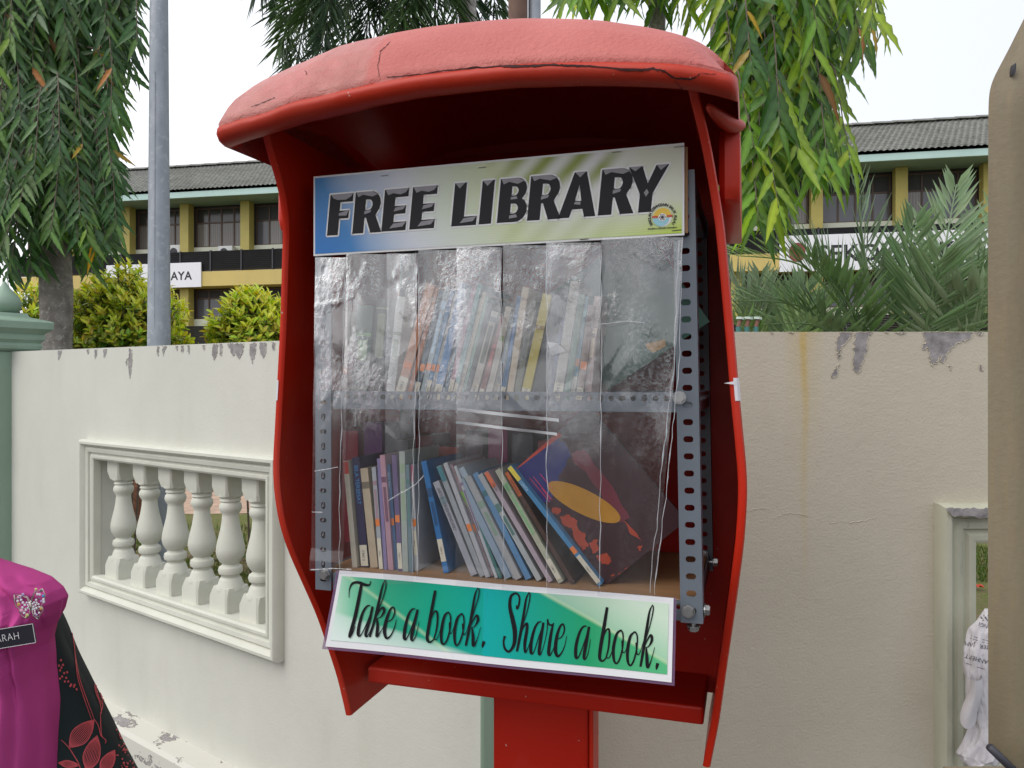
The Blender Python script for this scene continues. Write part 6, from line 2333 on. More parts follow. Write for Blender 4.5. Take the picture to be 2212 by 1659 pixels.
tag(lb.build("leaf_litter", M_LEAF, None, recalc=False, origin=(0, 0, 0)), "dry brown leaf litter on the soil behind the balusters", "leaf litter", kind="stuff")
# ================================================================== poles, posts and small things
t = NT("galvanised_steel")
v1 = t.voronoi(26, 'F1', (1, 1, 0.6))
n1 = t.noise(16, 5, 0.6, (1, 1, 0.5))
c = t.ramp(n1, [(0.35, (0.27, 0.30, 0.34)), (0.65, (0.35, 0.38, 0.425))])
c = t.mix(t.ramp(t.noise(34, 2, 0.4), [(0.60, 0.0), (0.66, 0.6)]), c, (0.42, 0.45, 0.48))
t.color(c).set(rough=0.55, metal=0.15)
M_GALV = t.m
p = gnd(343.5, 4.2)
pole = thing("lamp_pole", "mottled galvanised steel pole standing behind the left wall", "pole", Matrix.Translation((p.x, p.y, 0)))
mb = MB()
mb.tube([Vector((p.x, p.y, z)) for z in (0.012, 1.0, 1.8, 2.8, 3.8, 6.5)], [0.064, 0.0615, 0.0595, 0.053, 0.046, 0.034], 28)
mb.build("shaft", M_GALV, pole, smooth=True, angle=60)
mb = MB()
mb.tube([Vector((p.x + 0.002, p.y - 0.0590 + 0.0045 * (z - 1.9), z)) for z in (1.9, 2.3, 2.7, 3.0, 3.3)], 0.0014, 6)
mb.build("weld_seam", M_GALV, pole)
mb = MB()
mb.box((p.x - 0.13, p.y - 0.13, 0.004), (p.x + 0.13, p.y + 0.13, 0.018))
mb.build("base_plate", M_GALV, pole, bevel=0.003)

M_RUST = paint("rusty_brown_pipe", (0.15, 0.085, 0.06), 0.75, 0.35, 7, 0.3, 40, dirt=(0.05, 0.04, 0.038), dirt_at=0.6)
for name, px0, px1, y, m, lab in (("sign_pole", 1098, 1140, 2.9, M_RUST, "stained brown pipe rising behind the crest of the red hood"), ("sign_pole", 1141, 1168, 2.92, M_GALV, "slim galvanised pipe beside the brown pipe behind the red hood")):
    q = gnd((px0 + px1) / 2, y)
    r = (px1 - px0) / 2 / F * y
    o = MB()
    o.tube([Vector((q.x, q.y, 0.004)), Vector((q.x, q.y, 2.2)), Vector((q.x, q.y, 4.2))], r, 20)
    tag(o.build(name, m, None, smooth=True, angle=60, origin=(q.x, q.y, 0)), lab, "pole")

# brown fibrous stump behind the balusters
q = ground_at(303, 1290)
q = gnd(304, 8.4)
M_STUMP = paint("fibrous_brown_bark", (0.16, 0.065, 0.035), 0.9, 0.45, 20, 0.9, 60, stretch=(0.4, 0.4, 3), dirt=(0.34, 0.24, 0.17), dirt_at=0.6)
st_ = thing("palm_stump", "short reddish brown fibrous stump seen between the first two balusters", "stump", Matrix.Translation(q))
mb = MB()
mb.lathe([(0.125, 0.0), (0.115, 0.10), (0.10, 0.28), (0.09, 0.45), (0.07, 0.58), (0.02, 0.60)], 16, Matrix.Translation(q))
mb.build("trunk", M_STUMP, st_, smooth=True)
fbm = MB()
rnd = random.Random(9)
for i in range(70):
    a, z = rnd.uniform(0, 6.283), rnd.uniform(0.15, 0.56)
    rr = interp(z, [(0.0, .125), (.10, .115), (.28, .10), (.45, .09), (.58, .07)])
    b0_ = q + Vector((rr * math.cos(a), rr * math.sin(a), z))
    fbm.tube([b0_, b0_ + Vector((0.02 * math.cos(a), 0.02 * math.sin(a), 0.06)), b0_ + Vector((0.05 * math.cos(a + .4), 0.05 * math.sin(a + .4), 0.03))], [0.003, 0.002, 0.001], 4)
fbm.build("fibres", M_STUMP, st_)["kind"] = "stuff"
# orange blossom dropped on the grass behind the right opening
q = ground_at(2112, 1276)
M_BLOSSOM = paint("orange_red_petal", (0.55, 0.07, 0.03), 0.6, 0.1, 30)
fl = MB()
for i in range(6):
    a = i * math.pi / 3
    d = Vector((math.cos(a), math.sin(a), 0))
    s2 = Vector((-d.y, d.x, 0))
    fl.add([q + Vector((0, 0, 0.03)), q + d * 0.028 + s2 * 0.018 + Vector((0, 0, 0.05)), q + d * 0.05 + Vector((0, 0, 0.035)), q + d * 0.028 - s2 * 0.018 + Vector((0, 0, 0.05))], [(0, 1, 2, 3)])
tag(fl.build("blossom", M_BLOSSOM, None, origin=q, recalc=False), "orange red blossom lying on the grass behind the right opening", "flower")

# low fence with turquoise pickets behind the right wall
M_TURQ = paint("turquoise_paint", (0.05, 0.19, 0.18), 0.5, 0.1, 8)
M_CAPW = paint("pale_cap_paint", (0.52, 0.62, 0.55), 0.5, 0.05, 8)
M_BRICKP = paint("brown_picket_paint", (0.22, 0.10, 0.07), 0.6, 0.15, 8)
q = gnd(1612, 3.3)
fe = thing("picket_fence", "short row of leaning turquoise and brown pickets with pale caps behind the right wall", "fence", Matrix.Translation(q))
zb_ = CZ - (730 - CY) / F * 3.3
for i, px in enumerate((1592, 1610, 1630)):
    b0_, t0_ = wp(px, 800, 3.3), wp(px + 7, 690, 3.3)
    b0_.z = 0.0
    mid = wp(px + 3, 706, 3.3)
    mb = MB()
    mb.tube([b0_, mid], 0.011, 8)
    pk = mb.build("picket", M_TURQ, fe)
    MB().tube([mid, t0_], 0.009, 8).build("picket_head", M_BRICKP, pk)
    MB().tube([t0_, t0_ + Vector((0.001, 0, 0.010))], 0.018, 8).build("picket_cap", M_CAPW, pk)
MB().box((wp(1580, 0, 3.3).x, 3.31, zb_ - 0.25), (wp(1660, 0, 3.3).x, 3.33, zb_ - 0.21)).build("rail", M_TURQ, fe)

# ================================================================== olive panel at the right edge
t = NT("weathered_olive_fibreglass")
n1 = t.noise(5, 6, 0.65, (2.2, 2.2, 0.5))
n2 = t.noise(38, 5, 0.7, (2.5, 2.5, 0.35))
c = t.ramp(n1, [(0.3, (0.18, 0.142, 0.088)), (0.7, (0.245, 0.205, 0.135))])
c = t.mix(t.ramp(n2, [(0.5, 0.0), (0.75, 0.5)]), c, (0.26, 0.195, 0.105))
t.color(c).set(rough=0.5, spec=0.4)
t.bump(t.noise(160, 3, 0.6), 0.25, 0.002)
M_OLIVEF = t.m
YP = 0.80
out_px = [(2135, 1608), (2134, 1200), (2134, 700), (2134.5, 400), (2135, 260), (2136, 215), (2139.5, 190), (2147, 168), (2160, 142), (2178, 108), (2196, 72), (2214, 36), (2240, -16), (2275, -60), (2330, -90), (2420, -110), (2560, -110), (2640, -80), (2680, 0), (2680, 1900), (2480, 1920), (2200, 1672)]
_sm = catmull([(x_, y_, 0) for x_, y_ in out_px[3:17]], 4)
out_px = out_px[:3] + [(p_.x, p_.y) for p_ in _sm] + out_px[17:]
pl_ = [wp(x_, y_, YP) for x_, y_ in out_px]
ov = thing("payphone_shell", "weathered olive fibreglass shell with rounded shoulder cut off by the photo's right edge", "booth shell", Matrix.Translation((pl_[-3].x - 0.1, YP + 0.15, 0)))
mb = MB()
def inner(k, d):
    # the shell narrows a little towards the front and again behind, so its shoulder is a rounded rim
    out = []
    for x_, y_ in out_px:
        q_ = wp(x_, y_, YP + 0.014)
        out.append(Vector((lerp(q_.x, 0.80, k), YP + d, lerp(q_.z, 1.6, k))))
    return out


mb.rings([inner(0.085, 0.0), inner(0.065, 0.001), inner(0.046, 0.004), inner(0.028, 0.008), inner(0.012, 0.0115), inner(0.0, 0.014), inner(0.01, 0.018), inner(0.03, 0.020)])
mb.build("shell", M_OLIVEF, ov, smooth=True, angle=50)
mb = MB()
a0, a1 = wp(2137, 1613, YP - 0.001), wp(2202, 1676, YP - 0.001)
mb.tube([a0, a0.lerp(a1, 0.5), a1], 0.0042, 8)
mb.build("rubber_edge", M_LOUVRE, ov, smooth=True)
h0 = wp(2193, 148, YP)
mb = MB()
mb.prism([(0.0010 * math.cos(k * math.pi / 8), 0.0060 * math.sin(k * math.pi / 8)) for k in range(16)], -0.0012, 0.006, Matrix.Translation((h0.x, YP + 0.0012, h0.z)) @ Matrix.Rotation(R(6), 4, 'Y'))
mb.build("hole", M_LOUVRE, ov)
mb = MB()
cxp = pl_[-3].x - 0.14
mb.box((cxp - 0.05, YP + 0.12, 0.0), (cxp + 0.05, YP + 0.22, pl_[-2].z + 0.02))
mb.build("post", M_OLIVEF, ov, bevel=0.004)

# ================================================================== printed cloth sack on the sill of the right opening
M_SACK = paint("white_cloth", (0.60, 0.58, 0.60), 0.85, 0.08, 8, 0.3, 300, dirt=(0.48, 0.43, 0.41), dirt_at=0.62)
rnd = random.Random(2)
sk_l = [(1318, 2133, 10), (1335, 2128, 17), (1360, 2118, 27), (1400, 2112, 30), (1450, 2110, 31), (1500, 2112, 29), (1540, 2120, 24), (1565, 2122, 24), (1600, 2118, 34), (1630, 2110, 40), (1645, 2108, 36)]
rings = []
YS = 1.995
N_ = 90
for j in range(110):
    k = j / 109 * (len(sk_l) - 1)
    i = min(int(k), len(sk_l) - 2)
    f_ = k - i
    py, pc, hw = [lerp(sk_l[i][q], sk_l[i + 1][q], f_) for q in range(3)]
    ctr = wp(pc + 6, py, YS)
    r = hw / F * YS
    ring = []
    j = j * 50 / 110
    for q in range(N_):
        a = 2 * math.pi * q / N_
        wob = 1 + 0.22 * noise.noise(Vector((math.cos(a) * 1.9, math.sin(a) * 1.9, j * 0.16))) + 0.30 * (0.35 - abs(noise.noise(Vector((math.cos(a) * 3.2 + j * 0.05, math.sin(a) * 3.2, j * 0.13 + 5))))) + 0.16 * (0.3 - abs(noise.noise(Vector((math.cos(a) * 7, math.sin(a) * 7 + j * 0.1, j * 0.3)))))
        ring.append(ctr + Vector((math.cos(a) * r * wob, math.sin(a) * r * 0.62 * wob, 0.004 * math.sin(a * 3 + j * 0.5))))
    rings.append(ring)
sack = thing("cloth_sack", "crumpled white printed cloth sack stuffed into the right wall opening beside the olive shell", "sack", Matrix.Translation(wp(2112, 1650, YS)))
mb = MB()
mb.rings(rings)
sv, sf = list(mb.v), list(mb.f)
mb.build("bag", M_SACK, sack, smooth=True)
sack_bvh = BVHTree.FromPolygons(sv, sf)
# open roll of cloth that loops out at the side
mb = MB()
vs, fs = [], []
nu, nv = 20, 16
for j in range(nv + 1):
    for i in range(nu + 1):
        a = lerp(-0.5, 4.6, i / nu)
        k = j / nv
        rr = (30 - 7 * i / nu) * (0.75 + 0.35 * k)
        cx_, cy_ = lerp(2108, 2094, k), lerp(1462, 1530, k)
        w_ = wp(cx_ + rr * 0.62 * math.cos(a) + 4 * math.sin(k * 5), cy_ + rr * (0.5 + 0.5 * k) * math.sin(a) * 0.9 + 18 * k, YS - 0.035 - 0.03 * math.sin(a) * (1 - 0.3 * k) + 0.01 * k)
        vs.append(w_)
for j in range(nv):
    for i in range(nu):
        fs.append((j * (nu + 1) + i, j * (nu + 1) + i + 1, (j + 1) * (nu + 1) + i + 1, (j + 1) * (nu + 1) + i))
mb.add(vs, fs)
mb.build("loose_fold", M_SACK, sack, smooth=True, recalc=False)
M_SACKINK = paint("faded_black_print", (0.06, 0.055, 0.07), 0.8, 0.2, 60)


def print_text(mb, bvh, s, px, py, size, rot, lift=0.0008, sx=1.0, shear=0.0):
    v, f = text_geo(s, 1.0, shear)
    ca, sa = math.cos(R(rot)), math.sin(R(rot))
    pts, ok = [], []
    for x, y, z in v:
        y -= 0.35
        X, Y = x * size * sx, -y * size
        h, nrm, d = cast(bvh, px + X * ca - Y * sa, py + X * sa + Y * ca)
        if h is None:
            pts.append(Vector((0, 0, 0)))
            ok.append(False)
        else:
            nrm = nrm if nrm.dot(d) < 0 else -nrm
            pts.append(h + nrm * lift)
            ok.append(True)
    mb.add(pts, [q for q in f if all(ok[i] for i in q)])


mb = MB()
print_text(mb, sack_bvh, "NGI", 2124, 1351, 12, 195)
print_text(mb, sack_bvh, "MER   JAM", 2112, 1395, 13, 190)
print_text(mb, sack_bvh, "MAANHEKTAR", 2110, 1424, 13, 197)
for y0 in (1375, 1381, 1438):
    print_ribbon(mb, sack_bvh, [(2086, y0 - 6), (2098, y0 - 2), (2112, y0 + 3), (2126, y0 + 7), (2136, y0 + 10)], 1.1, 0.0008)
for i in range(7):
    print_ribbon(mb, sack_bvh, [(2116 + i * 3, 1328 + (i % 3) * 4), (2118 + i * 3, 1333 + (i % 3) * 4)], 2.2, 0.0008)
mb.build("printed_lettering", M_SACKINK, sack, recalc=False)["kind"] = "stuff"

# ================================================================== the person at the left edge
M_PINK = None
t = NT("magenta_pink_cloth")
n1 = t.noise(3.0, 4, 0.6)
t.color(t.ramp(n1, [(0.3, (0.44, 0.058, 0.225)), (0.7, (0.51, 0.074, 0.27))])).set(rough=0.95, spec=0.1)
t.bump(t.noise(900, 2, 0.5), 0.2, 0.0008)
M_PINK = t.m
M_SLEEVE = paint("black_green_cloth", (0.008, 0.017, 0.017), 0.75, 0.2, 6, 0.2, 700, spec=0.3)
M_PRINT = paint("salmon_red_print", (0.52, 0.075, 0.085), 0.75, 0.1, 50)
M_SKIN = paint("tan_skin", (0.42, 0.24, 0.16), 0.5, 0.06, 12)
M_SILVER = paint("antique_silver", (0.42, 0.37, 0.33), 0.3, 0.15, 60, metal=0.9)
PC = Vector((-0.865, 1.10, 0))
zrel = lambda z: z + CZ
person = thing("person", "person in a magenta pink headscarf and tunic with black floral sleeves at the left edge", "person", Matrix.Translation(PC))


def body_ring(z, a, b, cx_=0.0, cy_=0.0, n=56, fold=0.0, seed=0.0, sq=2.3):
    out = []
    for q in range(n):
        th = 2 * math.pi * q / n
        c_, s_ = math.cos(th), math.sin(th)
        k = (abs(c_) ** sq + abs(s_) ** sq) ** (-1 / sq)
        f_ = 1 + fold * (math.sin(th * 9 + 2.2 * noise.noise(Vector((c_ * 2, s_ * 2, z * 3 + seed))) * 2) * 0.5 + noise.noise(Vector((c_ * 3, s_ * 3, z * 5 + seed))))
        out.append(PC + Vector((cx_ + a * k * c_ * f_, cy_ + b * k * s_ * f_, zrel(z))))
    return out


# one continuous dressed body from hem to crown of the head
mb = MB()
prof = [(-1.52, .235, .18, 0, 0, .05), (-1.3, .22, .17, 0, 0, .05), (-1.05, .205, .155, 0, 0, .04), (-0.85, .185, .14, 0, 0, .03), (-0.70, .168, .120, 0, 0, .02), (-0.55, .165, .105, 0, 0, .01), (-0.45, .165, .085, 0, 0, .006),
        (-0.38, .17, .070, 0, 0, .005), (-0.345, .175, .060, 0, 0, 0), (-0.315, .16, .050, 0, 0, 0), (-0.285, .10, .046, 0, 0, 0), (-0.26, .06, .050, 0, 0, 0), (-0.20, .052, .056, 0, -.005, 0), (-0.16, .055, .06, 0, -.015, 0),
        (-0.13, .062, .078, 0, -.022, 0), (-0.09, .070, .092, 0, -.02, 0), (-0.04, .075, .098, 0, -.012, 0), (0.01, .077, .098, 0, -.005, 0), (0.05, .072, .092, 0, 0, 0), (0.08, .055, .07, 0, .004, 0), (0.098, .025, .03, 0, .006, 0)]
for z, a, b, cx_, cy_, f_ in prof:
    mb.rings([body_ring(z, a, b, cx_, cy_, 56, f_, 1.0, 2.15)]) if False else None
mb.rings([body_ring(z, a, b, cx_, cy_, 56, f_, 1.0, 2.15) for z, a, b, cx_, cy_, f_ in prof])
mb.mi = [1 if MBf >= 12 * 56 else 0 for MBf in range(len(mb.f))]
mb.build("body", [M_SLEEVE, M_SKIN], person, smooth=True)

# pink tunic front with a cap shoulder
mb = MB()
tun = [(-0.90, .225, .175, .03), (-0.80, .220, .172, .03), (-0.70, .214, .168, .028), (-0.60, .212, .162, .025), (-0.52, .211, .152, .02), (-0.46, .207, .140, .016), (-0.41, .200, .124, .012), (-0.37, .201, .108, .010), (-0.345, .209, .096, .008),
       (-0.322, .222, .084, .006), (-0.305, .227, .072, .005), (-0.292, .221, .064, .006), (-0.2785, .2065, .058, .006), (-0.268, .18, .056, .008), (-0.257, .141, .056, .01), (-0.247, .10, .060, .01), (-0.228, .068, .066, .01)]
rs = []
for i in range(len(tun) - 1):
    for q in range(8):
        k = q / 8
        z, a, b, f_ = [lerp(tun[i][m], tun[i + 1][m], k) for m in range(4)]
        rs.append(body_ring(z, a, b, 0.0, -0.012, 320, f_, 4.0, 2.2))
rs.append(body_ring(-0.228, .068, .068, 0, -0.012, 320, 0.01, 4.0, 2.2))
mb.rings(rs, caps=False)
# soft folds: overlapping layers that run down from the shoulder, plus slack in the cloth
Z7 = lambda zx, zy: (0.293 * zx, 1173 + 0.293 * zy)
FOLDS = [([(-120, 120), (20, 172), (70, 212), (105, 280), (190, 335), (300, 350)], 0.007, 16), ([(240, 236), (300, 262), (345, 292), (385, 350), (402, 440), (398, 560), (410, 700)], 0.008, 13),
         ([(215, 640), (222, 740), (236, 870), (262, 1020), (284, 1200), (298, 1400), (286, 1760)], 0.010, 20), ([(272, 585), (288, 760), (312, 880), (372, 960), (440, 1010)], 0.008, 18),
         ([(-60, 300), (60, 380), (90, 520), (60, 640)], 0.005, 18), ([(60, 800), (110, 1000), (120, 1300), (90, 1700)], 0.008, 24), ([(340, 980), (390, 1150), (400, 1400), (380, 1700)], 0.008, 18), ([(-150, 760), (-60, 1100), (-40, 1700)], 0.009, 26)]
FOLDS = [([Z7(*p_) for p_ in pl2], a_, w_) for pl2, a_, w_ in FOLDS]


def fold_depth(px, py):
    """how far the cloth stands out at a point: highest just left of a fold line, dropping sharply on its right"""
    out = 0.0
    for pl2, amp, w_ in FOLDS:
        best = None
        for (x0, y0), (x1, y1) in zip(pl2, pl2[1:]):
            L2 = (x1 - x0) ** 2 + (y1 - y0) ** 2
            k_ = max(0.0, min(1.0, ((px - x0) * (x1 - x0) + (py - y0) * (y1 - y0)) / L2))
            dx, dy = px - lerp(x0, x1, k_), py - lerp(y0, y1, k_)
            d2 = math.hypot(dx, dy)
            side = (x1 - x0) * dy - (y1 - y0) * dx
            if best is None or d2 < best[0]:
                best = (d2, side)
        d2, side = best
        out += 3.0 * amp * (math.exp(-(d2 / (w_ * 1.6)) ** 2) if side > 0 else math.exp(-(d2 / (w_ * 0.28)) ** 2))
    return out


nv_ = []
for (x, y, z) in mb.v:
    zz = z - CZ
    front = sm(0.05, -0.05, y - PC.y + 0.02)
    px, py = to_px(Vector((x, y, z)))
    dd = fold_depth(px, py) if front > 0 and -200 < px < 220 and py < 1800 else 0.0
    slack = 0.009 * noise.noise(Vector((x * 14, y * 14, z * 4))) + 0.010 * (0.3 - abs(noise.noise(Vector((x * 26 + z * 5, y * 20, z * 6 + 4))))) + 0.005 * (0.3 - abs(noise.noise(Vector((x * 55 - z * 14, y * 40, z * 14)))))
    nv_.append((x, y - (dd + slack * sm(-0.25, -0.30, zz)) * front, z))
mb.v = nv_
pv, pf_ = list(mb.v), list(mb.f)
o = mb.build("tunic", M_PINK, person, smooth=True)
pink_bvh = BVHTree.FromPolygons(pv, pf_)
seam = MB()
for i in range(16):
    k_ = i / 15
    px_, py_ = lerp(139, 122, k_) - 3, lerp(1296, 1385, k_)
    hh_, _, _ = cast(pink_bvh, px_, py_)
    h2_, _, _ = cast(pink_bvh, px_ - 0.6, py_ + 3.4)
    if hh_ is not None and h2_ is not None:
        seam.tube([hh_ + Vector((0, -0.0006, 0)), h2_ + Vector((0, -0.0006, 0))], 0.0004, 4)
seam.build("stitched_seam", paint("pale_pink_thread", (0.62, 0.22, 0.42), 0.8, 0.05, 10), person)["kind"] = "stuff"
# headscarf: hood round the head and a drape over the chest
mb = MB()
sc = [(-0.35, .150, .104, -.012), (-0.32, .150, .098, -.012), (-0.295, .142, .090, -.012), (-0.272, .122, .084, -.010), (-0.25, .096, .080, -.008), (-0.22, .082, .082, -.005), (-0.17, .080, .088, .0), (-0.12, .085, .098, .0), (-0.06, .090, .106, .004), (0.0, .092, .108, .006), (0.05, .088, .104, .008), (0.085, .072, .086, .01), (0.108, .045, .055, .01), (0.115, .01, .012, .01)]
rr_ = []
n = 64
for z, a, b, cy_ in sc:
    ring = body_ring(z, a, b, 0, cy_, n, 0.012, 7.0, 2.1)
    rr_.append(ring)
k = len(rr_)
vs = [p_ for r_ in rr_ for p_ in r_]
fs = []
for i in range(k - 1):
    for j in range(n):
        th = 2 * math.pi * (j + 0.5) / n
        face = (-math.sin(th) > 0.72) and (-0.14 < sc[i][0] < 0.05)
        if not face:
            fs.append((i * n + j, i * n + (j + 1) % n, (i + 1) * n + (j + 1) % n, (i + 1) * n + j))
fs.append(tuple((k - 1) * n + j for j in range(n)))
mb.add(vs, fs)
mb.build("headscarf", M_PINK, person, smooth=True, recalc=False)
# face
FC = PC + Vector((0, 0, 0))
eye_w = paint("eye_white", (0.7, 0.7, 0.68), 0.3, 0.02, 10)
for sx_ in (-1, 1):
    c_ = PC + Vector((sx_ * 0.031, -0.103, zrel(-0.022)))
    MB().lathe([(0.0005, -0.006), (0.007, -0.0045), (0.0105, 0), (0.007, 0.0045), (0.0005, 0.006)], 12, Matrix.Translation(c_ + Vector((0, 0.0085, 0)))).build("eye", [eye_w], person, smooth=True)
    MB().lathe([(0.0005, -0.004), (0.0045, 0), (0.0005, 0.004)], 10, Matrix.Translation(c_ + Vector((0, -0.0005, 0)))).build("iris", [M_INK], person, smooth=True)
    MB().tube([c_ + Vector((-0.014, 0.0, 0.016)), c_ + Vector((0, -0.003, 0.020)), c_ + Vector((0.014, 0.0, 0.016))], [0.001, 0.002, 0.001], 6).build("eyebrow", [M_INK], person)
c_ = PC + Vector((0, -0.112, zrel(-0.055)))
MB().tube([c_ + Vector((0, 0.006, 0.035)), c_ + Vector((0, -0.004, 0.012)), c_ + Vector((0, -0.012, -0.006)), c_ + Vector((0, 0.002, -0.014))], [0.006, 0.008, 0.012, 0.008], 10).build("nose", M_SKIN, person, smooth=True)
M_LIPS = paint("lips", (0.40, 0.12, 0.11), 0.4, 0.05, 10)
c_ = PC + Vector((0, -0.106, zrel(-0.095)))
MB().tube([c_ + Vector((-0.022, 0.008, 0)), c_ + Vector((-0.01, -0.001, 0.002)), c_ + Vector((0, -0.002, 0)), c_ + Vector((0.01, -0.001, 0.002)), c_ + Vector((0.022, 0.008, 0))], [0.001, 0.005, 0.006, 0.005, 0.001], 8).build("mouth", M_LIPS, person, smooth=True)

# sleeves: upper arm swings out, forearm comes back to clasped hands
def sleeve(sg):
    ax = [Vector((0.090 * sg, 0.05, -0.315)), Vector((0.107 * sg, 0.06, -0.38)), Vector((0.132 * sg, 0.06, -0.46)), Vector((0.183 * sg, 0.06, -0.59)), Vector((0.238 * sg, 0.03, -0.70)), Vector((0.255 * sg, -0.09, -0.78)), Vector((0.17 * sg, -0.20, -0.80)), Vector((0.07 * sg, -0.255, -0.81))]
    rd = [0.050, 0.067, 0.077, 0.085, 0.094, 0.092, 0.078, 0.066]
    path = catmull([PC + Vector((p_.x, p_.y, p_.z + CZ)) for p_ in ax], 8)
    rads = [interp(i / (len(path) - 1) * 7, list(enumerate(rd))) for i in range(len(path))]
    mb = MB()
    up = Vector((0, -1, 0.2))
    rings = []
    for i, p_ in enumerate(path):
        td = (path[min(i + 1, len(path) - 1)] - path[max(i - 1, 0)]).normalized()
        x = up.cross(td).normalized()
        y = td.cross(x)
        up = y
        ring = []
        for q in range(48):
            a = 2 * math.pi * q / 48
            w_ = 1 + 0.10 * noise.noise(Vector((math.cos(a) * 1.4, math.sin(a) * 1.4, i * 0.07 + sg))) + 0.09 * (0.4 - abs(noise.noise(Vector((math.cos(a) * 2.6, math.sin(a) * 2.6, i * 0.05 + 3 * sg))))) * sm(4, 14, i)
            ring.append(p_ + (x * math.cos(a) + y * math.sin(a)) * rads[i] * w_)
        rings.append(ring)
    mb.rings(rings)
    v_, f_ = list(mb.v), list(mb.f)
    return mb.build("sleeve", M_SLEEVE, person, smooth=True), BVHTree.FromPolygons(v_, f_)


sl_r, sleeve_bvh = sleeve(1)
sleeve(-1)
# clasped hands: palm, four fingers and a thumb each
for sg in (-1, 1):
    hb = MB()
    w0 = PC + Vector((0.075 * sg, -0.257, zrel(-0.812)))
    hb.tube([w0, w0 + Vector((-0.04 * sg, -0.018, -0.004)), w0 + Vector((-0.085 * sg, -0.030, -0.008))], [0.024, 0.030, 0.028], 14)
    for i, ln in enumerate((0.058, 0.066, 0.062, 0.048)):
        k0 = w0 + Vector((-0.080 * sg, -0.036 - 0.002 * sg, 0.022 - 0.015 * i - 0.006))
        k1 = k0 + Vector((-0.55 * ln * sg, -0.016, -0.004))
        hb.tube([k0 + Vector((0.02 * sg, 0.01, 0)), k0, k1, k1 + Vector((-0.42 * ln * sg, 0.022, -0.004)), k1 + Vector((-0.40 * ln * sg, 0.036, -0.006))], [0.009, 0.0095, 0.0085, 0.0075, 0.005], 10)
    th0 = w0 + Vector((-0.03 * sg, -0.03, 0.022))
    hb.tube([th0, th0 + Vector((-0.028 * sg, -0.018, 0.014)), th0 + Vector((-0.055 * sg, -0.020, 0.010))], [0.013, 0.010, 0.007], 10)
    hb.build("hand", M_SKIN, person, smooth=True)
for sg in (-1, 1):
    q = PC + Vector((0.085 * sg, -0.10, 0))
    MB().tube([q + Vector((0, 0.08, 0.03)), q + Vector((0, 0.02, 0.035)), q + Vector((0, -0.06, 0.025)), q + Vector((0, -0.11, 0.02))], [0.03, 0.04, 0.038, 0.018], 12).build("shoe", M_INK, person, smooth=True)

# floral print on the visible sleeve
z7 = lambda zx, zy: (0.293 * zx, 1173 + 0.293 * zy)
fp = MB()


def pr(pts, w=4.0, closed=False):
    sp = catmull([(x, y, 0) for x, y in pts], 7, closed)
    P_ = [z7(p_.x, p_.y) for p_ in sp]
    if closed:
        P_.append(P_[0])
    k_ = len(P_)
    print_ribbon(fp, sleeve_bvh, P_, [w * 0.293 * (0.6 + 0.4 * math.sin(math.pi * i / k_)) * 1.5 for i in range(k_)], 0.0012)


def dot(x, y, r=9):
    pts = []
    for q in range(9):
        a = q * math.pi * 2 / 9
        h, nrm, d = cast(sleeve_bvh, *z7(x + r * math.cos(a), y + r * 1.2 * math.sin(a)))
        if h is None:
            return
        nrm = nrm if nrm.dot(d) < 0 else -nrm
        pts.append(h + nrm * 0.0014)
    fp.add(pts, [tuple(range(9))])


def leafprint(a, b, bend, n=5):
    (x0, y0), (x1, y1) = a, b
    nx2, ny2 = -(y1 - y0), (x1 - x0)
    for i in range(-n, n + 1):
        k_ = i / n * bend
        pr([(x0, y0), (lerp(x0, x1, .3) + nx2 * k_ * .8, lerp(y0, y1, .3) + ny2 * k_ * .8), (lerp(x0, x1, .65) + nx2 * k_, lerp(y0, y1, .65) + ny2 * k_), (x1, y1)], 3.4 if abs(i) < n else 5.5)


pr([(482, 480), (505, 560), (530, 680), (545, 780), (555, 900), (572, 1010), (610, 1130), (672, 1305)], 4)
pr([(545, 780), (562, 900), (585, 1010), (630, 1140), (690, 1300)], 3.5)
leafprint((690, 1305), (508, 1510), 0.22)
leafprint((712, 1420), (640, 1690), 0.20)
leafprint((842, 1528), (740, 1700), 0.22)
leafprint((585, 1640), (430, 1620), 0.15, 3)
leafprint((735, 1105), (812, 1165), 0.28, 3)
pr([(450, 1450), (500, 1500), (540, 1560), (585, 1640), (590, 1700)], 4.5)
pr([(690, 1300), (720, 1350), (740, 1420), (775, 1455), (770, 1480)], 4.5)
pr([(755, 985), (715, 1000), (695, 1045), (705, 1110), (735, 1190), (742, 1260)], 5)
pr([(755, 995), (722, 1010), (706, 1050), (718, 1120), (745, 1190)], 3.5)
pr([(735, 1250), (738, 1340), (745, 1420), (770, 1450)], 4)
pr([(735, 1260), (752, 1205), (745, 1160)], 4)
rnd = random.Random(6)
for x, y in ((445, 865), (460, 900), (440, 940), (470, 960), (490, 955), (455, 985), (485, 995), (500, 1022), (520, 1045), (540, 1060), (560, 1080), (450, 920), (475, 1022), (432, 905), (440, 1000), (515, 1055), (545, 1048), (688, 905), (702, 922), (672, 940), (692, 960), (680, 982), (702, 946), (686, 1002), (694, 1022), (684, 882)):
    dot(x, y, 7.5)
for i in range(60):
    x, y = rnd.gauss(915, 26), rnd.uniform(1380, 1690)
    dot(x + (y - 1500) * 0.12, y, rnd.uniform(3.5, 7.5))
for x0, y0 in ((600, 2000), (520, 1900), (800, 1900)):
    leafprint((x0, y0), (x0 + 90, y0 + 180), 0.25)
fp.build("floral_print", M_PRINT, sl_r, recalc=False)["kind"] = "stuff"

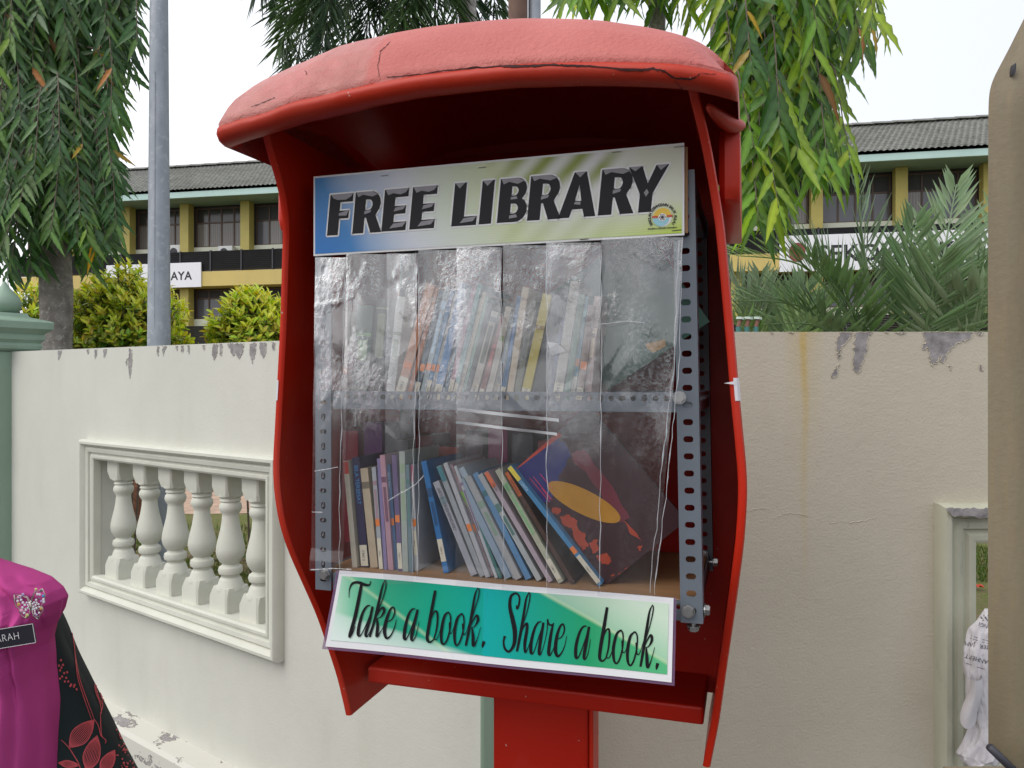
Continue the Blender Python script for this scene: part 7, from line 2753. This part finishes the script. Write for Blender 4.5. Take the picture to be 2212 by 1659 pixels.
# name tag and brooch pinned to the tunic
h, nrm, d = cast(pink_bvh, *z7(150, 690))
hl, _, _ = cast(pink_bvh, *z7(10, 712))
yb = min(q_[0].y for q_ in (cast(pink_bvh, *z7(x_, y_)) for x_ in range(2, 270, 12) for y_ in range(590, 780, 12)) if q_[0]) - 0.0045
flat_pt = lambda zx, zy: wp(*z7(zx, zy), yb)
xdir = (flat_pt(263, 662) - flat_pt(3, 705)).normalized()
zdir = (flat_pt(264, 592) - flat_pt(266, 737)).normalized()
br = flat_pt(265, 735)
Lt = 0.078
Ht = (flat_pt(264, 592) - br).length
MTg = frame(br - xdir * Lt, xdir, Vector((0, 0, 1)))
nt_ = thing("name_tag", "black engraved name tag with white capitals pinned to the pink tunic", "name tag", MTg)
MB().box((0, 0, 0), (Lt, 0.0025, Ht), MTg).build("plate", paint("black_plastic", (0.012, 0.011, 0.02), 0.35, 0.1, 20), nt_, bevel=0.0006)
fr_ = MB()
for a_, b2 in (((0, 0), (Lt, 0.0005)), ((0, Ht - 0.0005), (Lt, Ht)), ((Lt - 0.0005, 0), (Lt, Ht)), ((0, 0), (0.0005, Ht))):
    fr_.box((a_[0], -0.0004, a_[1]), (b2[0], 0.0, b2[1]), MTg)
fr_.build("border", M_LIGHTPRINT, nt_)
v, f = text_geo("HARAH", 0.0140, 0, -0.0003, 'RIGHT', 1.05)
inv = MTg.inverted()
tx_ = (inv @ flat_pt(150, 700)).x
tz_ = (inv @ flat_pt(150, 706)).z
mb = MB()
mb.add([(x * 0.84 + tx_, -0.0006, y + tz_) for x, y, z in v], f, 0, MTg)
mb.build("lettering", M_LIGHTPRINT, nt_, recalc=False)

h, nrm, d = cast(pink_bvh, *z7(220, 460))
yb = min(q_[0].y for q_ in (cast(pink_bvh, *z7(x_, y_)) for x_ in range(108, 332, 12) for y_ in range(342, 564, 12)) if q_[0]) - 0.0015
bro = thing("butterfly_brooch", "silver butterfly brooch set with clear and coloured stones on the pink tunic", "brooch", Matrix.Translation(h))
bpnt = lambda zx, zy, dy=0.0: wp(*z7(zx, zy), yb + dy)
mb = MB()
for loop in ([(105, 382), (160, 388), (200, 405), (224, 460), (200, 480), (150, 490), (120, 470), (108, 430)], [(230, 465), (236, 410), (262, 365), (312, 336), (332, 380), (328, 425), (300, 470), (240, 475)],
             [(150, 490), (142, 505), (165, 540), (195, 556), (215, 535), (226, 475)], [(235, 480), (245, 535), (280, 563), (296, 530), (318, 495), (312, 472), (290, 470)]):
    mb.tube([bpnt(x, y) for x, y in loop] + [bpnt(*loop[0])], 0.0007, 6)
mb.tube([bpnt(224, 455), bpnt(215, 415), bpnt(200, 395), bpnt(185, 390)], 0.0005, 5)
mb.tube([bpnt(228, 455), bpnt(232, 410), bpnt(248, 370), bpnt(262, 352)], 0.0005, 5)
mb.tube([bpnt(222, 430), bpnt(228, 470), bpnt(230, 500)], [0.001, 0.0022, 0.001], 8)
mb.build("setting", M_SILVER, bro, smooth=True)


def gem_mat(name, col):
    t = NT(name)
    t.color(col).set(rough=0.05, spec=0.9, coat=0.6)
    return t.m


GEM = {'c': gem_mat("clear_stone", (0.62, 0.63, 0.66)), 'p': gem_mat("pink_stone", (0.62, 0.30, 0.42)), 'a': gem_mat("amber_stone", (0.50, 0.30, 0.07)), 'b': gem_mat("blue_stone", (0.03, 0.30, 0.55)), 'd': gem_mat("smoky_stone", (0.10, 0.09, 0.10)), 'v': gem_mat("violet_stone", (0.38, 0.30, 0.50)), 'y': gem_mat("yellow_stone", (0.55, 0.50, 0.22))}
for mt_k, m_ in GEM.items():
    pass
gms = {}
for k_, m_ in GEM.items():
    gms[k_] = MB().lathe([(0.0001, -0.4), (0.75, -0.32), (1.0, 0.0), (0.62, 0.42), (0.0001, 0.46)], 8, Matrix.Rotation(R(90), 4, 'X')).mesh("stone", m_)
for x, y, r, k_ in ((265, 342, 12, 'y'), (168, 380, 13, 'v'), (276, 378, 11, 'c'), (293, 380, 10, 'c'), (318, 390, 11, 'b'), (303, 352, 12, 'd'), (133, 402, 11, 'p'), (130, 428, 11, 'c'), (155, 420, 11, 'c'), (168, 440, 11, 'c'), (138, 454, 15, 'a'), (182, 457, 10, 'c'),
                    (165, 477, 10, 'c'), (160, 500, 15, 'p'), (190, 495, 10, 'c'), (178, 516, 11, 'c'), (200, 532, 14, 'y'), (212, 440, 8, 'c'), (205, 458, 8, 'c'), (225, 432, 8, 'c'), (246, 470, 9, 'c'), (262, 458, 9, 'c'), (270, 440, 9, 'c'), (284, 452, 9, 'c'), (268, 482, 9, 'c'),
                    (280, 495, 9, 'd'), (290, 472, 8, 'c'), (302, 485, 12, 'a'), (320, 416, 11, 'c'), (322, 434, 11, 'c'), (304, 430, 9, 'v'), (258, 520, 9, 'c'), (270, 530, 9, 'v'), (288, 515, 9, 'c'), (276, 546, 10, 'd'), (240, 448, 8, 'c'), (252, 438, 8, 'c'), (266, 420, 9, 'c'), (252, 486, 8, 'c'), (212, 470, 8, 'c'), (220, 486, 8, 'c'), (256, 502, 8, 'c'), (240, 490, 8, 'c'), (196, 440, 8, 'c'), (204, 480, 8, 'c'), (118, 412, 9, 'd'), (150, 400, 9, 'v'), (286, 410, 9, 'd'), (192, 545, 9, 'y')):
    s2 = r * 0.293 / F * yb
    inst("stone", gms[k_], Matrix.Translation(bpnt(x, y, -0.0008)) @ Matrix.Rotation(R(-1), 4, 'Z') @ Matrix.Diagonal((s2, s2, s2, 1)), bro)
